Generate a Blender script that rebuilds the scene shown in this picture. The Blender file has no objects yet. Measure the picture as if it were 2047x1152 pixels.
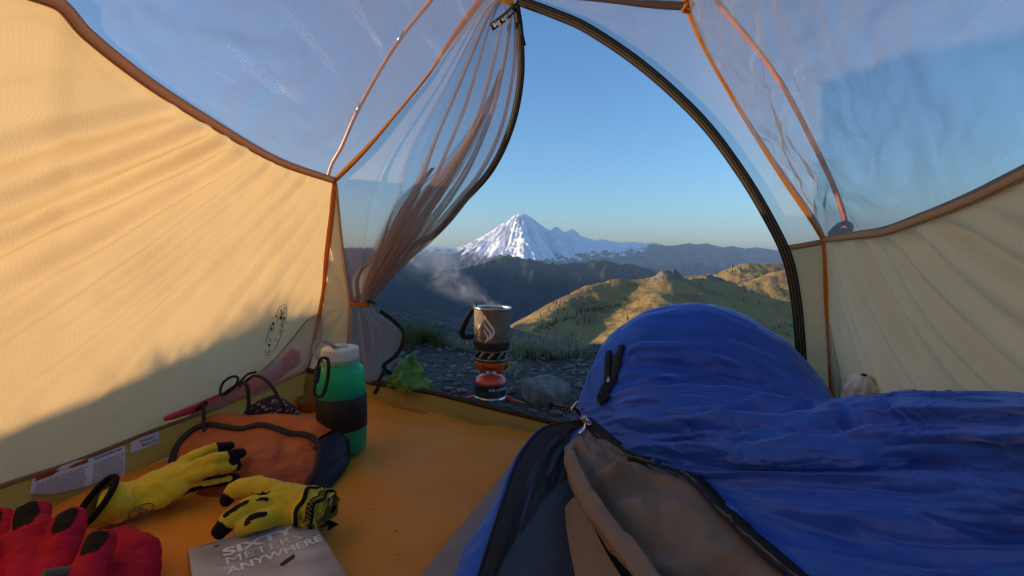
import bpy, bmesh, math, random
import numpy as np
from mathutils import Vector, Matrix
from mathutils.bvhtree import BVHTree

random.seed(7)
RNG = np.random.default_rng(7)
scene = bpy.context.scene
COL = scene.collection

# ------------------------------------------------------------------ camera
FPX, CX, CY = 900.0, 1023.5, 576.0          # focal length and centre in pixels of a 2047 px wide frame
CAM = np.array([0.0, 0.0, 0.40])            # lens height above the tent floor
PITCH = math.atan(71.0 / FPX)               # looking slightly down
cam_data = bpy.data.cameras.new('camera')
cam = bpy.data.objects.new('camera', cam_data)
COL.objects.link(cam)
cam_data.sensor_width = 36.0
cam_data.lens = 36.0 * FPX / 2047.0
cam_data.clip_start = 0.02
cam_data.clip_end = 60000.0
cam.location = CAM
cam.rotation_euler = (math.pi / 2 - PITCH, 0, 0)
scene.camera = cam

# ------------------------------------------------------------------ sky and sun (low morning sun from the left, a little behind)
SUN_EL, SUN_ROT = math.radians(7.0), math.radians(-89.0)
TO_SUN = np.array([math.sin(SUN_ROT) * math.cos(SUN_EL), math.cos(SUN_ROT) * math.cos(SUN_EL), math.sin(SUN_EL)])
world = bpy.data.worlds.new('World')
scene.world = world
world.use_nodes = True
wn = world.node_tree
sky = wn.nodes.new('ShaderNodeTexSky')
sky.sky_type = 'NISHITA'
sky.sun_disc = False
sky.sun_elevation = SUN_EL
sky.sun_rotation = SUN_ROT
sky.altitude = 0.0
sky.air_density = 1.0
sky.dust_density = 0.8
sky.ozone_density = 4.0
wn.links.new(sky.outputs['Color'], wn.nodes['Background'].inputs['Color'])
wn.nodes['Background'].inputs['Strength'].default_value = 0.15
sun_data = bpy.data.lights.new('sun', 'SUN')
sun_data.energy = 4.2
sun_data.color = (1.0, 0.74, 0.48)
sun_data.angle = math.radians(0.55)
sun = bpy.data.objects.new('sun', sun_data)
COL.objects.link(sun)
sun.rotation_euler = Vector(TO_SUN).to_track_quat('Z', 'Y').to_euler()

scene.view_settings.view_transform = 'Standard'
scene.view_settings.look = 'None'
scene.view_settings.gamma = 1.0
scene.view_settings.use_curve_mapping = False
scene.view_settings.exposure = 1.2
scene.cycles.use_denoising = True
scene.cycles.max_bounces = 12
scene.cycles.diffuse_bounces = 7
scene.cycles.glossy_bounces = 3
scene.cycles.transmission_bounces = 6
scene.cycles.transparent_max_bounces = 24
scene.cycles.volume_bounces = 0
scene.cycles.sample_clamp_indirect = 4.0
scene.cycles.caustics_reflective = False
scene.cycles.caustics_refractive = False

# ------------------------------------------------------------------ helpers: points
_F = np.array([0, math.cos(PITCH), -math.sin(PITCH)])
_U = np.array([0, math.sin(PITCH), math.cos(PITCH)])
_R = np.array([1.0, 0, 0])

def ray(px, py):
    return _F + _R * (px - CX) / FPX + _U * (CY - py) / FPX

def P(px, py, d):
    return CAM + d * ray(px, py)

def onplane(px, py, p0, n):
    r = ray(px, py)
    return CAM + r * (np.dot(np.asarray(p0) - CAM, n) / np.dot(r, n))

def floorz(x):
    return np.where(np.asarray(x) < -0.35, -0.03 * (np.asarray(x) + 0.35), -0.12 * (np.asarray(x) + 0.35))

def GF(px, py, h=0.0):
    """point on the (slightly sloping) tent floor plus a height h"""
    z = 0.0
    for _ in range(12):
        r = ray(px, py)
        p = CAM + r * ((z + h - CAM[2]) / r[2])
        z = float(floorz(p[0]))
    return p

def pchip(t, ts, vs):
    """monotone cubic through (ts, vs); vs (n,3)"""
    ts = np.asarray(ts, float); vs = np.asarray(vs, float); t = np.asarray(t, float)
    h = np.diff(ts)[:, None]
    dl = np.diff(vs, axis=0) / h
    m = np.zeros_like(vs)
    for i in range(1, len(ts) - 1):
        a, b = dl[i - 1], dl[i]
        w1 = 2 * h[i] + h[i - 1]; w2 = h[i] + 2 * h[i - 1]
        ok = a * b > 0
        m[i] = np.where(ok, (w1 + w2) / (w1 / np.where(a == 0, 1, a) + w2 / np.where(b == 0, 1, b) + 1e-30), 0)
    m[0] = dl[0]; m[-1] = dl[-1]
    k = np.clip(np.searchsorted(ts, t, side='right') - 1, 0, len(ts) - 2)
    hh = h[k]; s = ((t - ts[k])[:, None]) / hh
    h00 = 2 * s**3 - 3 * s**2 + 1; h10 = s**3 - 2 * s**2 + s
    h01 = -2 * s**3 + 3 * s**2; h11 = s**3 - s**2
    return h00 * vs[k] + h10 * hh * m[k] + h01 * vs[k + 1] + h11 * hh * m[k + 1]

def crom(pts, n, closed=False):
    """Catmull-Rom through pts, n samples"""
    p = np.asarray(pts, float)
    if closed:
        q = np.vstack([p[-1:], p, p[:2]])
        u = np.linspace(0, len(p), n, endpoint=False)
    else:
        q = np.vstack([2 * p[:1] - p[1:2], p, 2 * p[-1:] - p[-2:-1]])
        u = np.linspace(0, len(p) - 1, n)
    i = np.minimum(u.astype(int), len(q) - 4)
    f = (u - i)[:, None]
    a, b, c, d = q[i], q[i + 1], q[i + 2], q[i + 3]
    return 0.5 * (2 * b + (c - a) * f + (2 * a - 5 * b + 4 * c - d) * f**2 + (3 * b - a - 3 * c + d) * f**3)

def patch(ctrl, nv, nu):
    """ctrl[rows][cols] of 3-D points -> (nv, nu, 3) smooth grid"""
    c = np.asarray(ctrl, float)
    rows = np.stack([crom(r, nu) for r in c])
    return np.stack([crom(rows[:, j], nv) for j in range(nu)], axis=1)

def normals(G):
    du = np.gradient(G, axis=1); dv = np.gradient(G, axis=0)
    n = np.cross(du, dv)
    return n / (np.linalg.norm(n, axis=2, keepdims=True) + 1e-12)

def unit(v):
    v = np.asarray(v, float)
    return v / (np.linalg.norm(v) + 1e-12)

# ------------------------------------------------------------------ helpers: noise
def _hash(ix, iy, seed):
    h = (ix.astype(np.int64) * 374761393 + iy.astype(np.int64) * 668265263 + seed * 974634777) & 0xFFFFFFFF
    h = ((h ^ (h >> 13)) * 1274126177) & 0xFFFFFFFF
    return ((h ^ (h >> 16)) & 0xFFFF) / 65535.0

def noise2(x, y, seed=0):
    x, y = np.broadcast_arrays(np.asarray(x, float), np.asarray(y, float))
    x0 = np.floor(x); y0 = np.floor(y); fx = x - x0; fy = y - y0
    def g(ix, iy, dx, dy):
        a = _hash(ix, iy, seed) * 2 * np.pi
        return np.cos(a) * dx + np.sin(a) * dy
    u = fx**3 * (fx * (fx * 6 - 15) + 10); v = fy**3 * (fy * (fy * 6 - 15) + 10)
    a = g(x0, y0, fx, fy); b = g(x0 + 1, y0, fx - 1, fy)
    c = g(x0, y0 + 1, fx, fy - 1); d = g(x0 + 1, y0 + 1, fx - 1, fy - 1)
    return 1.4 * ((a * (1 - u) + b * u) * (1 - v) + (c * (1 - u) + d * u) * v)

def fbm(x, y, oct=4, seed=0, gain=0.5, lac=2.03):
    s = 0; a = 1.0
    for k in range(oct):
        s = s + a * noise2(x * lac**k + 17.3 * k, y * lac**k - 9.1 * k, seed + k); a *= gain
    return s

def ridged(x, y, oct=4, seed=0, gain=0.5, lac=2.1):
    s = 0; a = 1.0
    for k in range(oct):
        s = s + a * (1 - np.abs(noise2(x * lac**k + 31.7 * k, y * lac**k + 11.9 * k, seed + k)) * 1.6); a *= gain
    return s

# ------------------------------------------------------------------ helpers: objects
ORIGIN = {}

def tag(o, label=None, cat=None, group=None, kind=None):
    if label: o['label'] = label
    if cat: o['category'] = cat
    if group: o['group'] = group
    if kind: o['kind'] = kind
    return o

def thing(name, loc, label, cat, group=None):
    o = bpy.data.objects.new(name, None)
    COL.objects.link(o)
    o.empty_display_size = 0.05
    o.location = [float(c) for c in loc]
    ORIGIN[o.name] = np.array(loc, float)
    return tag(o, label, cat, group)

def obj(name, verts, faces, mat, parent=None, smooth=True, uv=None, cols=None, origin=None):
    v = np.asarray(verts, float)
    o_ = ORIGIN[parent.name] if parent is not None else (np.zeros(3) if origin is None else np.asarray(origin, float))
    v = v - o_
    me = bpy.data.meshes.new(name)
    if isinstance(faces, np.ndarray):
        nf, k = faces.shape
        me.vertices.add(len(v)); me.vertices.foreach_set('co', v.astype(np.float32).ravel())
        me.loops.add(nf * k); me.loops.foreach_set('vertex_index', faces.astype(np.int32).ravel())
        me.polygons.add(nf)
        me.polygons.foreach_set('loop_start', np.arange(0, nf * k, k, dtype=np.int32))
        me.polygons.foreach_set('loop_total', np.full(nf, k, dtype=np.int32))
        me.update(calc_edges=True)
    else:
        me.from_pydata([tuple(map(float, p)) for p in v], [], faces)
    me.validate()
    if smooth:
        me.polygons.foreach_set('use_smooth', np.ones(len(me.polygons), dtype=bool))
    if uv is not None:
        lay = me.uv_layers.new(name='UVMap')
        li = np.empty(len(me.loops), dtype=np.int32); me.loops.foreach_get('vertex_index', li)
        lay.data.foreach_set('uv', np.asarray(uv, np.float32)[li].ravel())
    if cols:
        for nm, arr in cols.items():
            at = me.attributes.new(nm, 'FLOAT', 'POINT')
            at.data.foreach_set('value', np.asarray(arr, np.float32).ravel())
    me.update()
    o = bpy.data.objects.new(name, me)
    COL.objects.link(o)
    if mat is not None: me.materials.append(mat)
    if parent is not None:
        o.parent = parent
        ORIGIN[o.name] = o_
    else:
        o.location = [float(c) for c in o_]
        ORIGIN[o.name] = o_
    return o

def grid_faces(nv, nu, closed_u=False):
    i, j = np.meshgrid(np.arange(nv - 1), np.arange(nu if closed_u else nu - 1), indexing='ij')
    j2 = (j + 1) % nu
    a = i * nu + j; b = i * nu + j2; c = (i + 1) * nu + j2; d = (i + 1) * nu + j
    return np.stack([a, b, c, d], axis=-1).reshape(-1, 4)

def grid_uv(G):
    nv, nu = G.shape[:2]
    du = np.concatenate([np.zeros((nv, 1)), np.cumsum(np.linalg.norm(np.diff(G, axis=1), axis=2), axis=1)], axis=1)
    dv = np.concatenate([np.zeros((1, nu)), np.cumsum(np.linalg.norm(np.diff(G, axis=0), axis=2), axis=0)], axis=0)
    return np.stack([du, dv], axis=-1).reshape(-1, 2)

def sheet(name, G, mat, parent=None, flip=False, cols=None, **k):
    f = grid_faces(*G.shape[:2])
    if flip: f = f[:, ::-1]
    return obj(name, G.reshape(-1, 3), f, mat, parent, uv=grid_uv(G), cols=cols, **k)

def frames(path, up=(0, 0, 1)):
    p = np.asarray(path, float)
    t = np.gradient(p, axis=0)
    t /= np.linalg.norm(t, axis=1, keepdims=True) + 1e-12
    if np.ndim(up) == 1: up = np.tile(np.asarray(up, float), (len(p), 1))
    s = np.cross(t, up)
    s /= np.linalg.norm(s, axis=1, keepdims=True) + 1e-12
    n = np.cross(s, t)
    return t, s, n

def strip_geo(path, w, th, up):
    """flat webbing / tape: rectangular section, uv = (across 0..1, metres along)"""
    p = np.asarray(path, float)
    t, s, n = frames(p, up)
    w = np.broadcast_to(np.asarray(w, float), (len(p),))[:, None]
    L = np.concatenate([[0], np.cumsum(np.linalg.norm(np.diff(p, axis=0), axis=1))])
    ring = [p - s * w / 2 + n * th / 2, p + s * w / 2 + n * th / 2, p + s * w / 2 - n * th / 2, p - s * w / 2 - n * th / 2]
    V = np.stack(ring, axis=1).reshape(-1, 3)
    f = grid_faces(len(p), 4, True)[:, ::-1]
    caps = np.array([[0, 1, 2, 3], [len(V) - 1, len(V) - 2, len(V) - 3, len(V) - 4]])
    uv = np.zeros((len(p), 4, 2)); uv[:, :, 0] = [0, 1, 1, 0]; uv[:, :, 1] = L[:, None]
    return V, np.vstack([f, caps]), uv.reshape(-1, 2)

def strip(name, path, w, mat, parent=None, up=(0, 0, 1), th=0.0012, **k):
    V, f, uv = strip_geo(path, w, th, up)
    return obj(name, V, f, mat, parent, smooth=False, uv=uv, **k)

def tube_geo(path, r, seg=10, closed=False, caps=True):
    p = np.asarray(path, float)
    t = np.gradient(p, axis=0) if not closed else (np.roll(p, -1, 0) - np.roll(p, 1, 0))
    t /= np.linalg.norm(t, axis=1, keepdims=True) + 1e-12
    ref = np.array([0, 0, 1.0]) if abs(t[0][2]) < 0.9 else np.array([1.0, 0, 0])
    N = []
    n = ref - t[0] * np.dot(ref, t[0]); n /= np.linalg.norm(n)
    for k in range(len(p)):
        n = n - t[k] * np.dot(n, t[k]); n /= np.linalg.norm(n) + 1e-12
        N.append(n.copy())
    N = np.array(N); B = np.cross(t, N)
    r = np.broadcast_to(np.asarray(r, float), (len(p),))
    a = np.linspace(0, 2 * np.pi, seg, endpoint=False)
    V = p[:, None] + r[:, None, None] * (np.cos(a)[None, :, None] * N[:, None] + np.sin(a)[None, :, None] * B[:, None])
    f = grid_faces(len(p), seg, True)
    V = V.reshape(-1, 3)
    F = f.tolist()
    if closed:
        m = (len(p) - 1) * seg
        F += [[m + j, m + (j + 1) % seg, (j + 1) % seg, j] for j in range(seg)]
    elif caps:
        F.append(list(range(seg))[::-1]); F.append(list(range(len(V) - seg, len(V))))
    return V, F

def tube(name, path, r, mat, parent=None, seg=10, closed=False, **k):
    V, F = tube_geo(path, r, seg, closed)
    return obj(name, V, F, mat, parent, **k)

def merge(parts):
    V, F, o = [], [], 0
    for v, f in parts:
        v = np.asarray(v, float)
        V.append(v)
        F += [[i + o for i in q] for q in (f.tolist() if isinstance(f, np.ndarray) else f)]
        o += len(v)
    return np.vstack(V), F

def lathe_geo(prof, seg=48, centre=(0, 0, 0), up=(0, 0, 1), caps=True):
    """prof: (r, h) pairs"""
    pr = np.asarray(prof, float)
    up = unit(up); x = unit(np.cross([0, 1, 0.01], up)); y = np.cross(up, x)
    a = np.linspace(0, 2 * np.pi, seg, endpoint=False)
    V = (np.asarray(centre)[None, None] + pr[:, 0][:, None, None] * (np.cos(a)[None, :, None] * x + np.sin(a)[None, :, None] * y)
         + pr[:, 1][:, None, None] * up)
    F = grid_faces(len(pr), seg, True).tolist()
    if caps:
        n = len(pr) * seg
        if pr[0, 0] > 1e-6: F.append(list(range(seg))[::-1])
        if pr[-1, 0] > 1e-6: F.append(list(range(n - seg, n)))
    return V.reshape(-1, 3), F

def lathe(name, prof, mat, parent=None, seg=48, centre=(0, 0, 0), up=(0, 0, 1), caps=True, **k):
    V, F = lathe_geo(prof, seg, centre, up, caps)
    return obj(name, V, F, mat, parent, **k)

def autosmooth(o, ang=35):
    me = o.data
    bm = bmesh.new(); bm.from_mesh(me)
    lim = math.radians(ang)
    for e in bm.edges:
        if len(e.link_faces) == 2 and e.calc_face_angle(0) > lim: e.smooth = False
    bm.to_mesh(me); bm.free()
    return o

def text_geo(body, size=1.0, bold=0.0, shear=0.0, align='LEFT', xscale=1.0):
    cu = bpy.data.curves.new('t', 'FONT')
    cu.body = body; cu.size = size; cu.offset = bold * size; cu.shear = shear; cu.align_x = align
    cu.resolution_u = 3
    o = bpy.data.objects.new('t', cu); COL.objects.link(o)
    bpy.context.view_layer.update()
    me = bpy.data.meshes.new_from_object(o.evaluated_get(bpy.context.evaluated_depsgraph_get()))
    V = np.array([v.co[:] for v in me.vertices]); F = [list(p.vertices) for p in me.polygons]
    bpy.data.objects.remove(o); bpy.data.curves.remove(cu); bpy.data.meshes.remove(me)
    if len(V): V[:, 0] *= xscale
    return V, F

# ------------------------------------------------------------------ helpers: materials
MATS = {}

def mat(name, col, rough=0.7, metal=0.0, var=0.15, scale=40.0, bump=0.0, bscale=200.0, spec=0.3, sheen=0.0,
        trans=0.0, coat=0.0, col2=None, detail=4.0, tcol=None, ripstop=0.0):
    """principled material with procedural mottling, bump and optional cloth translucency"""
    m = bpy.data.materials.new(name); m.use_nodes = True
    N, L = m.node_tree.nodes, m.node_tree.links
    b = N['Principled BSDF']
    b.inputs['Roughness'].default_value = rough
    b.inputs['Metallic'].default_value = metal
    b.inputs['Specular IOR Level'].default_value = spec
    if sheen: b.inputs['Sheen Weight'].default_value = sheen; b.inputs['Sheen Roughness'].default_value = 0.4
    if coat: b.inputs['Coat Weight'].default_value = coat; b.inputs['Coat Roughness'].default_value = 0.15
    tc = N.new('ShaderNodeTexCoord')
    nz = N.new('ShaderNodeTexNoise'); nz.inputs['Scale'].default_value = scale; nz.inputs['Detail'].default_value = detail
    L.new(tc.outputs['Object'], nz.inputs['Vector'])
    mx = N.new('ShaderNodeMix'); mx.data_type = 'RGBA'
    c = np.array(col, float)
    if col2 is None:
        a1, a2 = c * (1 - var), np.minimum(c * (1 + var), 0.95)
    else:
        a1, a2 = c, np.array(col2, float)
    mx.inputs[6].default_value = (*a1, 1); mx.inputs[7].default_value = (*a2, 1)
    rp = N.new('ShaderNodeMapRange'); rp.inputs[1].default_value = 0.3; rp.inputs[2].default_value = 0.7
    L.new(nz.outputs['Fac'], rp.inputs[0]); L.new(rp.outputs[0], mx.inputs[0])
    L.new(mx.outputs[2], b.inputs['Base Color'])
    nrm = None
    if bump:
        bn = N.new('ShaderNodeTexNoise'); bn.inputs['Scale'].default_value = bscale; bn.inputs['Detail'].default_value = 3
        L.new(tc.outputs['Object'], bn.inputs['Vector'])
        bp = N.new('ShaderNodeBump'); bp.inputs['Strength'].default_value = bump; bp.inputs['Distance'].default_value = 0.002
        L.new(bn.outputs['Fac'], bp.inputs['Height']); L.new(bp.outputs['Normal'], b.inputs['Normal'])
        nrm = bp
    out = N['Material Output']
    if trans:
        tr = N.new('ShaderNodeBsdfTranslucent')
        if tcol is None: L.new(mx.outputs[2], tr.inputs['Color'])
        else: tr.inputs['Color'].default_value = (*tcol, 1)
        if nrm: L.new(nrm.outputs['Normal'], tr.inputs['Normal'])
        ms = N.new('ShaderNodeMixShader'); ms.inputs[0].default_value = trans
        L.new(b.outputs[0], ms.inputs[1]); L.new(tr.outputs[0], ms.inputs[2]); L.new(ms.outputs[0], out.inputs['Surface'])
    MATS[name] = m
    return m
# ------------------------------------------------------------------ cloth materials
def node_new(m, t): return m.node_tree.nodes.new(t)

def math_node(m, op, a, b=None):
    n = m.node_tree.nodes.new('ShaderNodeMath'); n.operation = op
    for i, x in enumerate((a, b)):
        if x is None: continue
        if isinstance(x, (int, float)): n.inputs[i].default_value = x
        else: m.node_tree.links.new(x, n.inputs[i])
    return n.outputs[0]

def ripstop_mat(name, col, tcol, trans, pitch=0.0055, line=0.1, rough=0.55, lineamt=0.07, wbump=0.35, spec=0.3):
    """thin nylon: diffuse + light shining through, a woven grid of thicker yarns"""
    m = bpy.data.materials.new(name); m.use_nodes = True
    N, L = m.node_tree.nodes, m.node_tree.links
    b = N['Principled BSDF']; b.inputs['Roughness'].default_value = rough; b.inputs['Specular IOR Level'].default_value = spec
    uv = N.new('ShaderNodeUVMap')
    sp = N.new('ShaderNodeSeparateXYZ'); L.new(uv.outputs[0], sp.inputs[0])
    wob = N.new('ShaderNodeTexNoise'); wob.inputs['Scale'].default_value = 6.0
    L.new(uv.outputs[0], wob.inputs['Vector'])
    lines = []
    for k in (0, 1):
        x = math_node(m, 'ADD', sp.outputs[k], math_node(m, 'MULTIPLY', wob.outputs['Fac'], 0.01))
        fr = math_node(m, 'FRACT', math_node(m, 'DIVIDE', x, pitch if k else pitch * 1.05))
        lines.append(math_node(m, 'LESS_THAN', fr, line if k else line * 0.55))
    ln = math_node(m, 'MAXIMUM', lines[0], lines[1])
    big = N.new('ShaderNodeTexNoise'); big.inputs['Scale'].default_value = 7.0; big.inputs['Detail'].default_value = 5
    L.new(uv.outputs[0], big.inputs['Vector'])
    fine = N.new('ShaderNodeTexNoise'); fine.inputs['Scale'].default_value = 420.0; fine.inputs['Detail'].default_value = 2
    L.new(uv.outputs[0], fine.inputs['Vector'])
    f1 = math_node(m, 'MULTIPLY', ln, lineamt)
    f2 = math_node(m, 'MULTIPLY', math_node(m, 'SUBTRACT', big.outputs['Fac'], 0.5), 0.25)
    f3 = math_node(m, 'MULTIPLY', math_node(m, 'SUBTRACT', fine.outputs['Fac'], 0.5), 0.12)
    val = math_node(m, 'SUBTRACT', math_node(m, 'ADD', math_node(m, 'ADD', f2, f3), 1.0), f1)
    def tinted(c):
        mx = N.new('ShaderNodeMix'); mx.data_type = 'RGBA'; mx.blend_type = 'MULTIPLY'; mx.inputs[0].default_value = 1
        mx.inputs[6].default_value = (*c, 1)
        cc = N.new('ShaderNodeCombineColor')
        for i in range(3): L.new(val, cc.inputs[i])
        L.new(cc.outputs[0], mx.inputs[7])
        return mx.outputs[2]
    L.new(tinted(col), b.inputs['Base Color'])
    bp = N.new('ShaderNodeBump'); bp.inputs['Strength'].default_value = wbump; bp.inputs['Distance'].default_value = 0.001
    hgt = math_node(m, 'ADD', math_node(m, 'MULTIPLY', ln, 0.5), fine.outputs['Fac'])
    L.new(hgt, bp.inputs['Height']); L.new(bp.outputs[0], b.inputs['Normal'])
    tr = N.new('ShaderNodeBsdfTranslucent'); L.new(tinted(tcol), tr.inputs['Color']); L.new(bp.outputs[0], tr.inputs['Normal'])
    ms = N.new('ShaderNodeMixShader'); ms.inputs[0].default_value = trans
    L.new(b.outputs[0], ms.inputs[1]); L.new(tr.outputs[0], ms.inputs[2])
    L.new(ms.outputs[0], N['Material Output'].inputs['Surface'])
    return m

def netting_mat(name, col, cover, glint=0.5, tcol=None):
    """fine no-see-um netting: mostly holes, yarns scatter and glint"""
    m = bpy.data.materials.new(name); m.use_nodes = True
    N, L = m.node_tree.nodes, m.node_tree.links
    N.remove(N['Principled BSDF'])
    uv = N.new('ShaderNodeUVMap')
    di = N.new('ShaderNodeBsdfDiffuse'); di.inputs['Color'].default_value = (*col, 1)
    tr = N.new('ShaderNodeBsdfTranslucent'); tr.inputs['Color'].default_value = (*(tcol or col), 1)
    m1 = N.new('ShaderNodeMixShader'); m1.inputs[0].default_value = 0.5
    L.new(di.outputs[0], m1.inputs[1]); L.new(tr.outputs[0], m1.inputs[2])
    # glinting creases: shiny yarns with a very uneven lie
    gl = N.new('ShaderNodeBsdfGlossy'); gl.inputs['Roughness'].default_value = 0.32
    gl.inputs['Color'].default_value = (0.95, 0.9, 0.85, 1)
    fine = N.new('ShaderNodeTexNoise'); fine.inputs['Scale'].default_value = 900.0; fine.inputs['Detail'].default_value = 1
    L.new(uv.outputs[0], fine.inputs['Vector'])
    bp = N.new('ShaderNodeBump'); bp.inputs['Strength'].default_value = 1.0; bp.inputs['Distance'].default_value = 0.004
    L.new(fine.outputs['Fac'], bp.inputs['Height']); L.new(bp.outputs[0], gl.inputs['Normal'])
    m2 = N.new('ShaderNodeMixShader'); m2.inputs[0].default_value = glint * 0.3
    L.new(m1.outputs[0], m2.inputs[1]); L.new(gl.outputs[0], m2.inputs[2])
    tp = N.new('ShaderNodeBsdfTransparent')
    # denser at grazing angles, as a real net is
    lw = N.new('ShaderNodeLayerWeight'); lw.inputs['Blend'].default_value = 0.35
    big = N.new('ShaderNodeTexNoise'); big.inputs['Scale'].default_value = 5.0; big.inputs['Detail'].default_value = 4
    L.new(uv.outputs[0], big.inputs['Vector'])
    cov = math_node(m, 'ADD', math_node(m, 'MULTIPLY', lw.outputs['Facing'], 0.46), cover)
    cov = math_node(m, 'MULTIPLY', cov, math_node(m, 'ADD', math_node(m, 'MULTIPLY', big.outputs['Fac'], 0.3), 0.85))
    cl = math_node(m, 'MINIMUM', cov, 0.92)
    # glints painted into the colour: pale, denser speckles in streaky patches
    cz = N.new('ShaderNodeTexNoise'); cz.inputs['Scale'].default_value = 9.0; cz.inputs['Detail'].default_value = 4; cz.inputs['Distortion'].default_value = .5
    mpz = N.new('ShaderNodeMapping'); mpz.inputs['Scale'].default_value = (2.6, .5, 1); mpz.inputs['Rotation'].default_value = (0, 0, .6)
    L.new(uv.outputs[0], mpz.inputs[0]); L.new(mpz.outputs[0], cz.inputs['Vector'])
    rr0 = N.new('ShaderNodeMapRange'); rr0.inputs[1].default_value = .56; rr0.inputs[2].default_value = .70; L.new(cz.outputs['Fac'], rr0.inputs[0])
    mb = N.new('ShaderNodeTexNoise'); mb.inputs['Scale'].default_value = 3.1; mb.inputs['Detail'].default_value = 2; L.new(uv.outputs[0], mb.inputs['Vector'])
    rr1 = N.new('ShaderNodeMapRange'); rr1.inputs[1].default_value = .40; rr1.inputs[2].default_value = .56; L.new(mb.outputs['Fac'], rr1.inputs[0])
    spk = N.new('ShaderNodeTexNoise'); spk.inputs['Scale'].default_value = 420.0; spk.inputs['Detail'].default_value = 1; L.new(uv.outputs[0], spk.inputs['Vector'])
    rr2 = N.new('ShaderNodeMapRange'); rr2.inputs[1].default_value = .50; rr2.inputs[2].default_value = .60; L.new(spk.outputs['Fac'], rr2.inputs[0])
    painted_glint = math_node(m, 'MULTIPLY', math_node(m, 'MULTIPLY', rr0.outputs[0], rr1.outputs[0]), math_node(m, 'MULTIPLY', rr2.outputs[0], min(1.0, glint * 1.3)))
    for sh_, c_ in ((di, col), (tr, tcol or col)):
        mc_ = N.new('ShaderNodeMix'); mc_.data_type = 'RGBA'; mc_.inputs[6].default_value = (*c_, 1); mc_.inputs[7].default_value = (.92, .9, .88, 1)
        L.new(painted_glint, mc_.inputs[0]); L.new(mc_.outputs[2], sh_.inputs['Color'])
    cl = math_node(m, 'MAXIMUM', cl, math_node(m, 'MULTIPLY', painted_glint, .85))
    m3 = N.new('ShaderNodeMixShader'); L.new(cl, m3.inputs[0])
    L.new(tp.outputs[0], m3.inputs[1]); L.new(m2.outputs[0], m3.inputs[2])
    L.new(m3.outputs[0], N['Material Output'].inputs['Surface'])
    return m

def tape_mat(name, col, stitch, cols_at=(0.3, 0.7), w=0.035, rough=0.75, coil=None, dash=0.004, trans=0.0):
    """webbing or zip tape; uv.x across, uv.y metres along; dashed stitch lines and a ribbed coil in the middle"""
    m = bpy.data.materials.new(name); m.use_nodes = True
    N, L = m.node_tree.nodes, m.node_tree.links
    b = N['Principled BSDF']; b.inputs['Roughness'].default_value = rough; b.inputs['Specular IOR Level'].default_value = 0.25
    uv = N.new('ShaderNodeUVMap'); sp = N.new('ShaderNodeSeparateXYZ'); L.new(uv.outputs[0], sp.inputs[0])
    line = None
    for c in cols_at:
        d = math_node(m, 'ABSOLUTE', math_node(m, 'SUBTRACT', sp.outputs[0], c))
        x = math_node(m, 'LESS_THAN', d, w)
        line = x if line is None else math_node(m, 'MAXIMUM', line, x)
    fr = math_node(m, 'FRACT', math_node(m, 'DIVIDE', sp.outputs[1], dash))
    line = math_node(m, 'MULTIPLY', line, math_node(m, 'LESS_THAN', fr, 0.72))
    nz = N.new('ShaderNodeTexNoise'); nz.inputs['Scale'].default_value = 90; L.new(uv.outputs[0], nz.inputs['Vector'])
    mx0 = N.new('ShaderNodeMix'); mx0.data_type = 'RGBA'
    mx0.inputs[6].default_value = (*(np.array(col) * 0.75), 1); mx0.inputs[7].default_value = (*(np.array(col) * 1.25), 1)
    L.new(nz.outputs['Fac'], mx0.inputs[0])
    mx = N.new('ShaderNodeMix'); mx.data_type = 'RGBA'
    L.new(line, mx.inputs[0]); L.new(mx0.outputs[2], mx.inputs[6]); mx.inputs[7].default_value = (*stitch, 1)
    L.new(mx.outputs[2], b.inputs['Base Color'])
    rib = math_node(m, 'SINE', math_node(m, 'MULTIPLY', sp.outputs[1], 2 * math.pi / 0.0022))
    hg = math_node(m, 'ADD', math_node(m, 'MULTIPLY', rib, 0.3), math_node(m, 'MULTIPLY', line, 0.6))
    bp = N.new('ShaderNodeBump'); bp.inputs['Strength'].default_value = 0.5; bp.inputs['Distance'].default_value = 0.0006
    L.new(hg, bp.inputs['Height']); L.new(bp.outputs[0], b.inputs['Normal'])
    if trans:
        tr = N.new('ShaderNodeBsdfTranslucent'); L.new(mx.outputs[2], tr.inputs['Color'])
        ms = N.new('ShaderNodeMixShader'); ms.inputs[0].default_value = trans
        L.new(b.outputs[0], ms.inputs[1]); L.new(tr.outputs[0], ms.inputs[2]); L.new(ms.outputs[0], N['Material Output'].inputs['Surface'])
    return m

M_CREAM = ripstop_mat('cream_ripstop', (0.84, 0.66, 0.41), (0.86, 0.60, 0.27), 0.36)
M_CREAM_R = M_CREAM
M_NET = netting_mat('grey_netting', (0.29, 0.25, 0.26), 0.36, glint=0.7)
M_NET_DOOR = netting_mat('door_netting', (0.46, 0.32, 0.27), 0.46, glint=0.6)
M_NET_SLACK = netting_mat('door_netting_slack', (0.60, 0.42, 0.36), 0.20, glint=0.5)
M_FLOOR = ripstop_mat('ochre_floor_nylon', (0.80, 0.28, 0.026), (0.55, 0.2, 0.02), 0.10, pitch=0.004, lineamt=0.04, rough=0.5, wbump=0.15, spec=0.2)
M_TUB = ripstop_mat('mustard_tub_nylon', (0.52, 0.30, 0.05), (0.55, 0.32, 0.06), 0.40, pitch=0.004, lineamt=0.08, rough=0.5)
M_ORANGE_WEB = tape_mat('orange_webbing', (0.78, 0.30, 0.03), (0.6, 0.2, 0.02), (0.2, 0.8), 0.03, trans=0.5)
M_BROWN_TAPE = tape_mat('brown_seam_tape', (0.74, 0.46, 0.24), (0.20, 0.10, 0.04), (0.1, 0.9), 0.04, trans=0.5)
M_ZIP = tape_mat('black_zip_tape', (0.035, 0.026, 0.018), (0.30, 0.20, 0.08), (0.22, 0.5, 0.78), 0.03)
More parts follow.
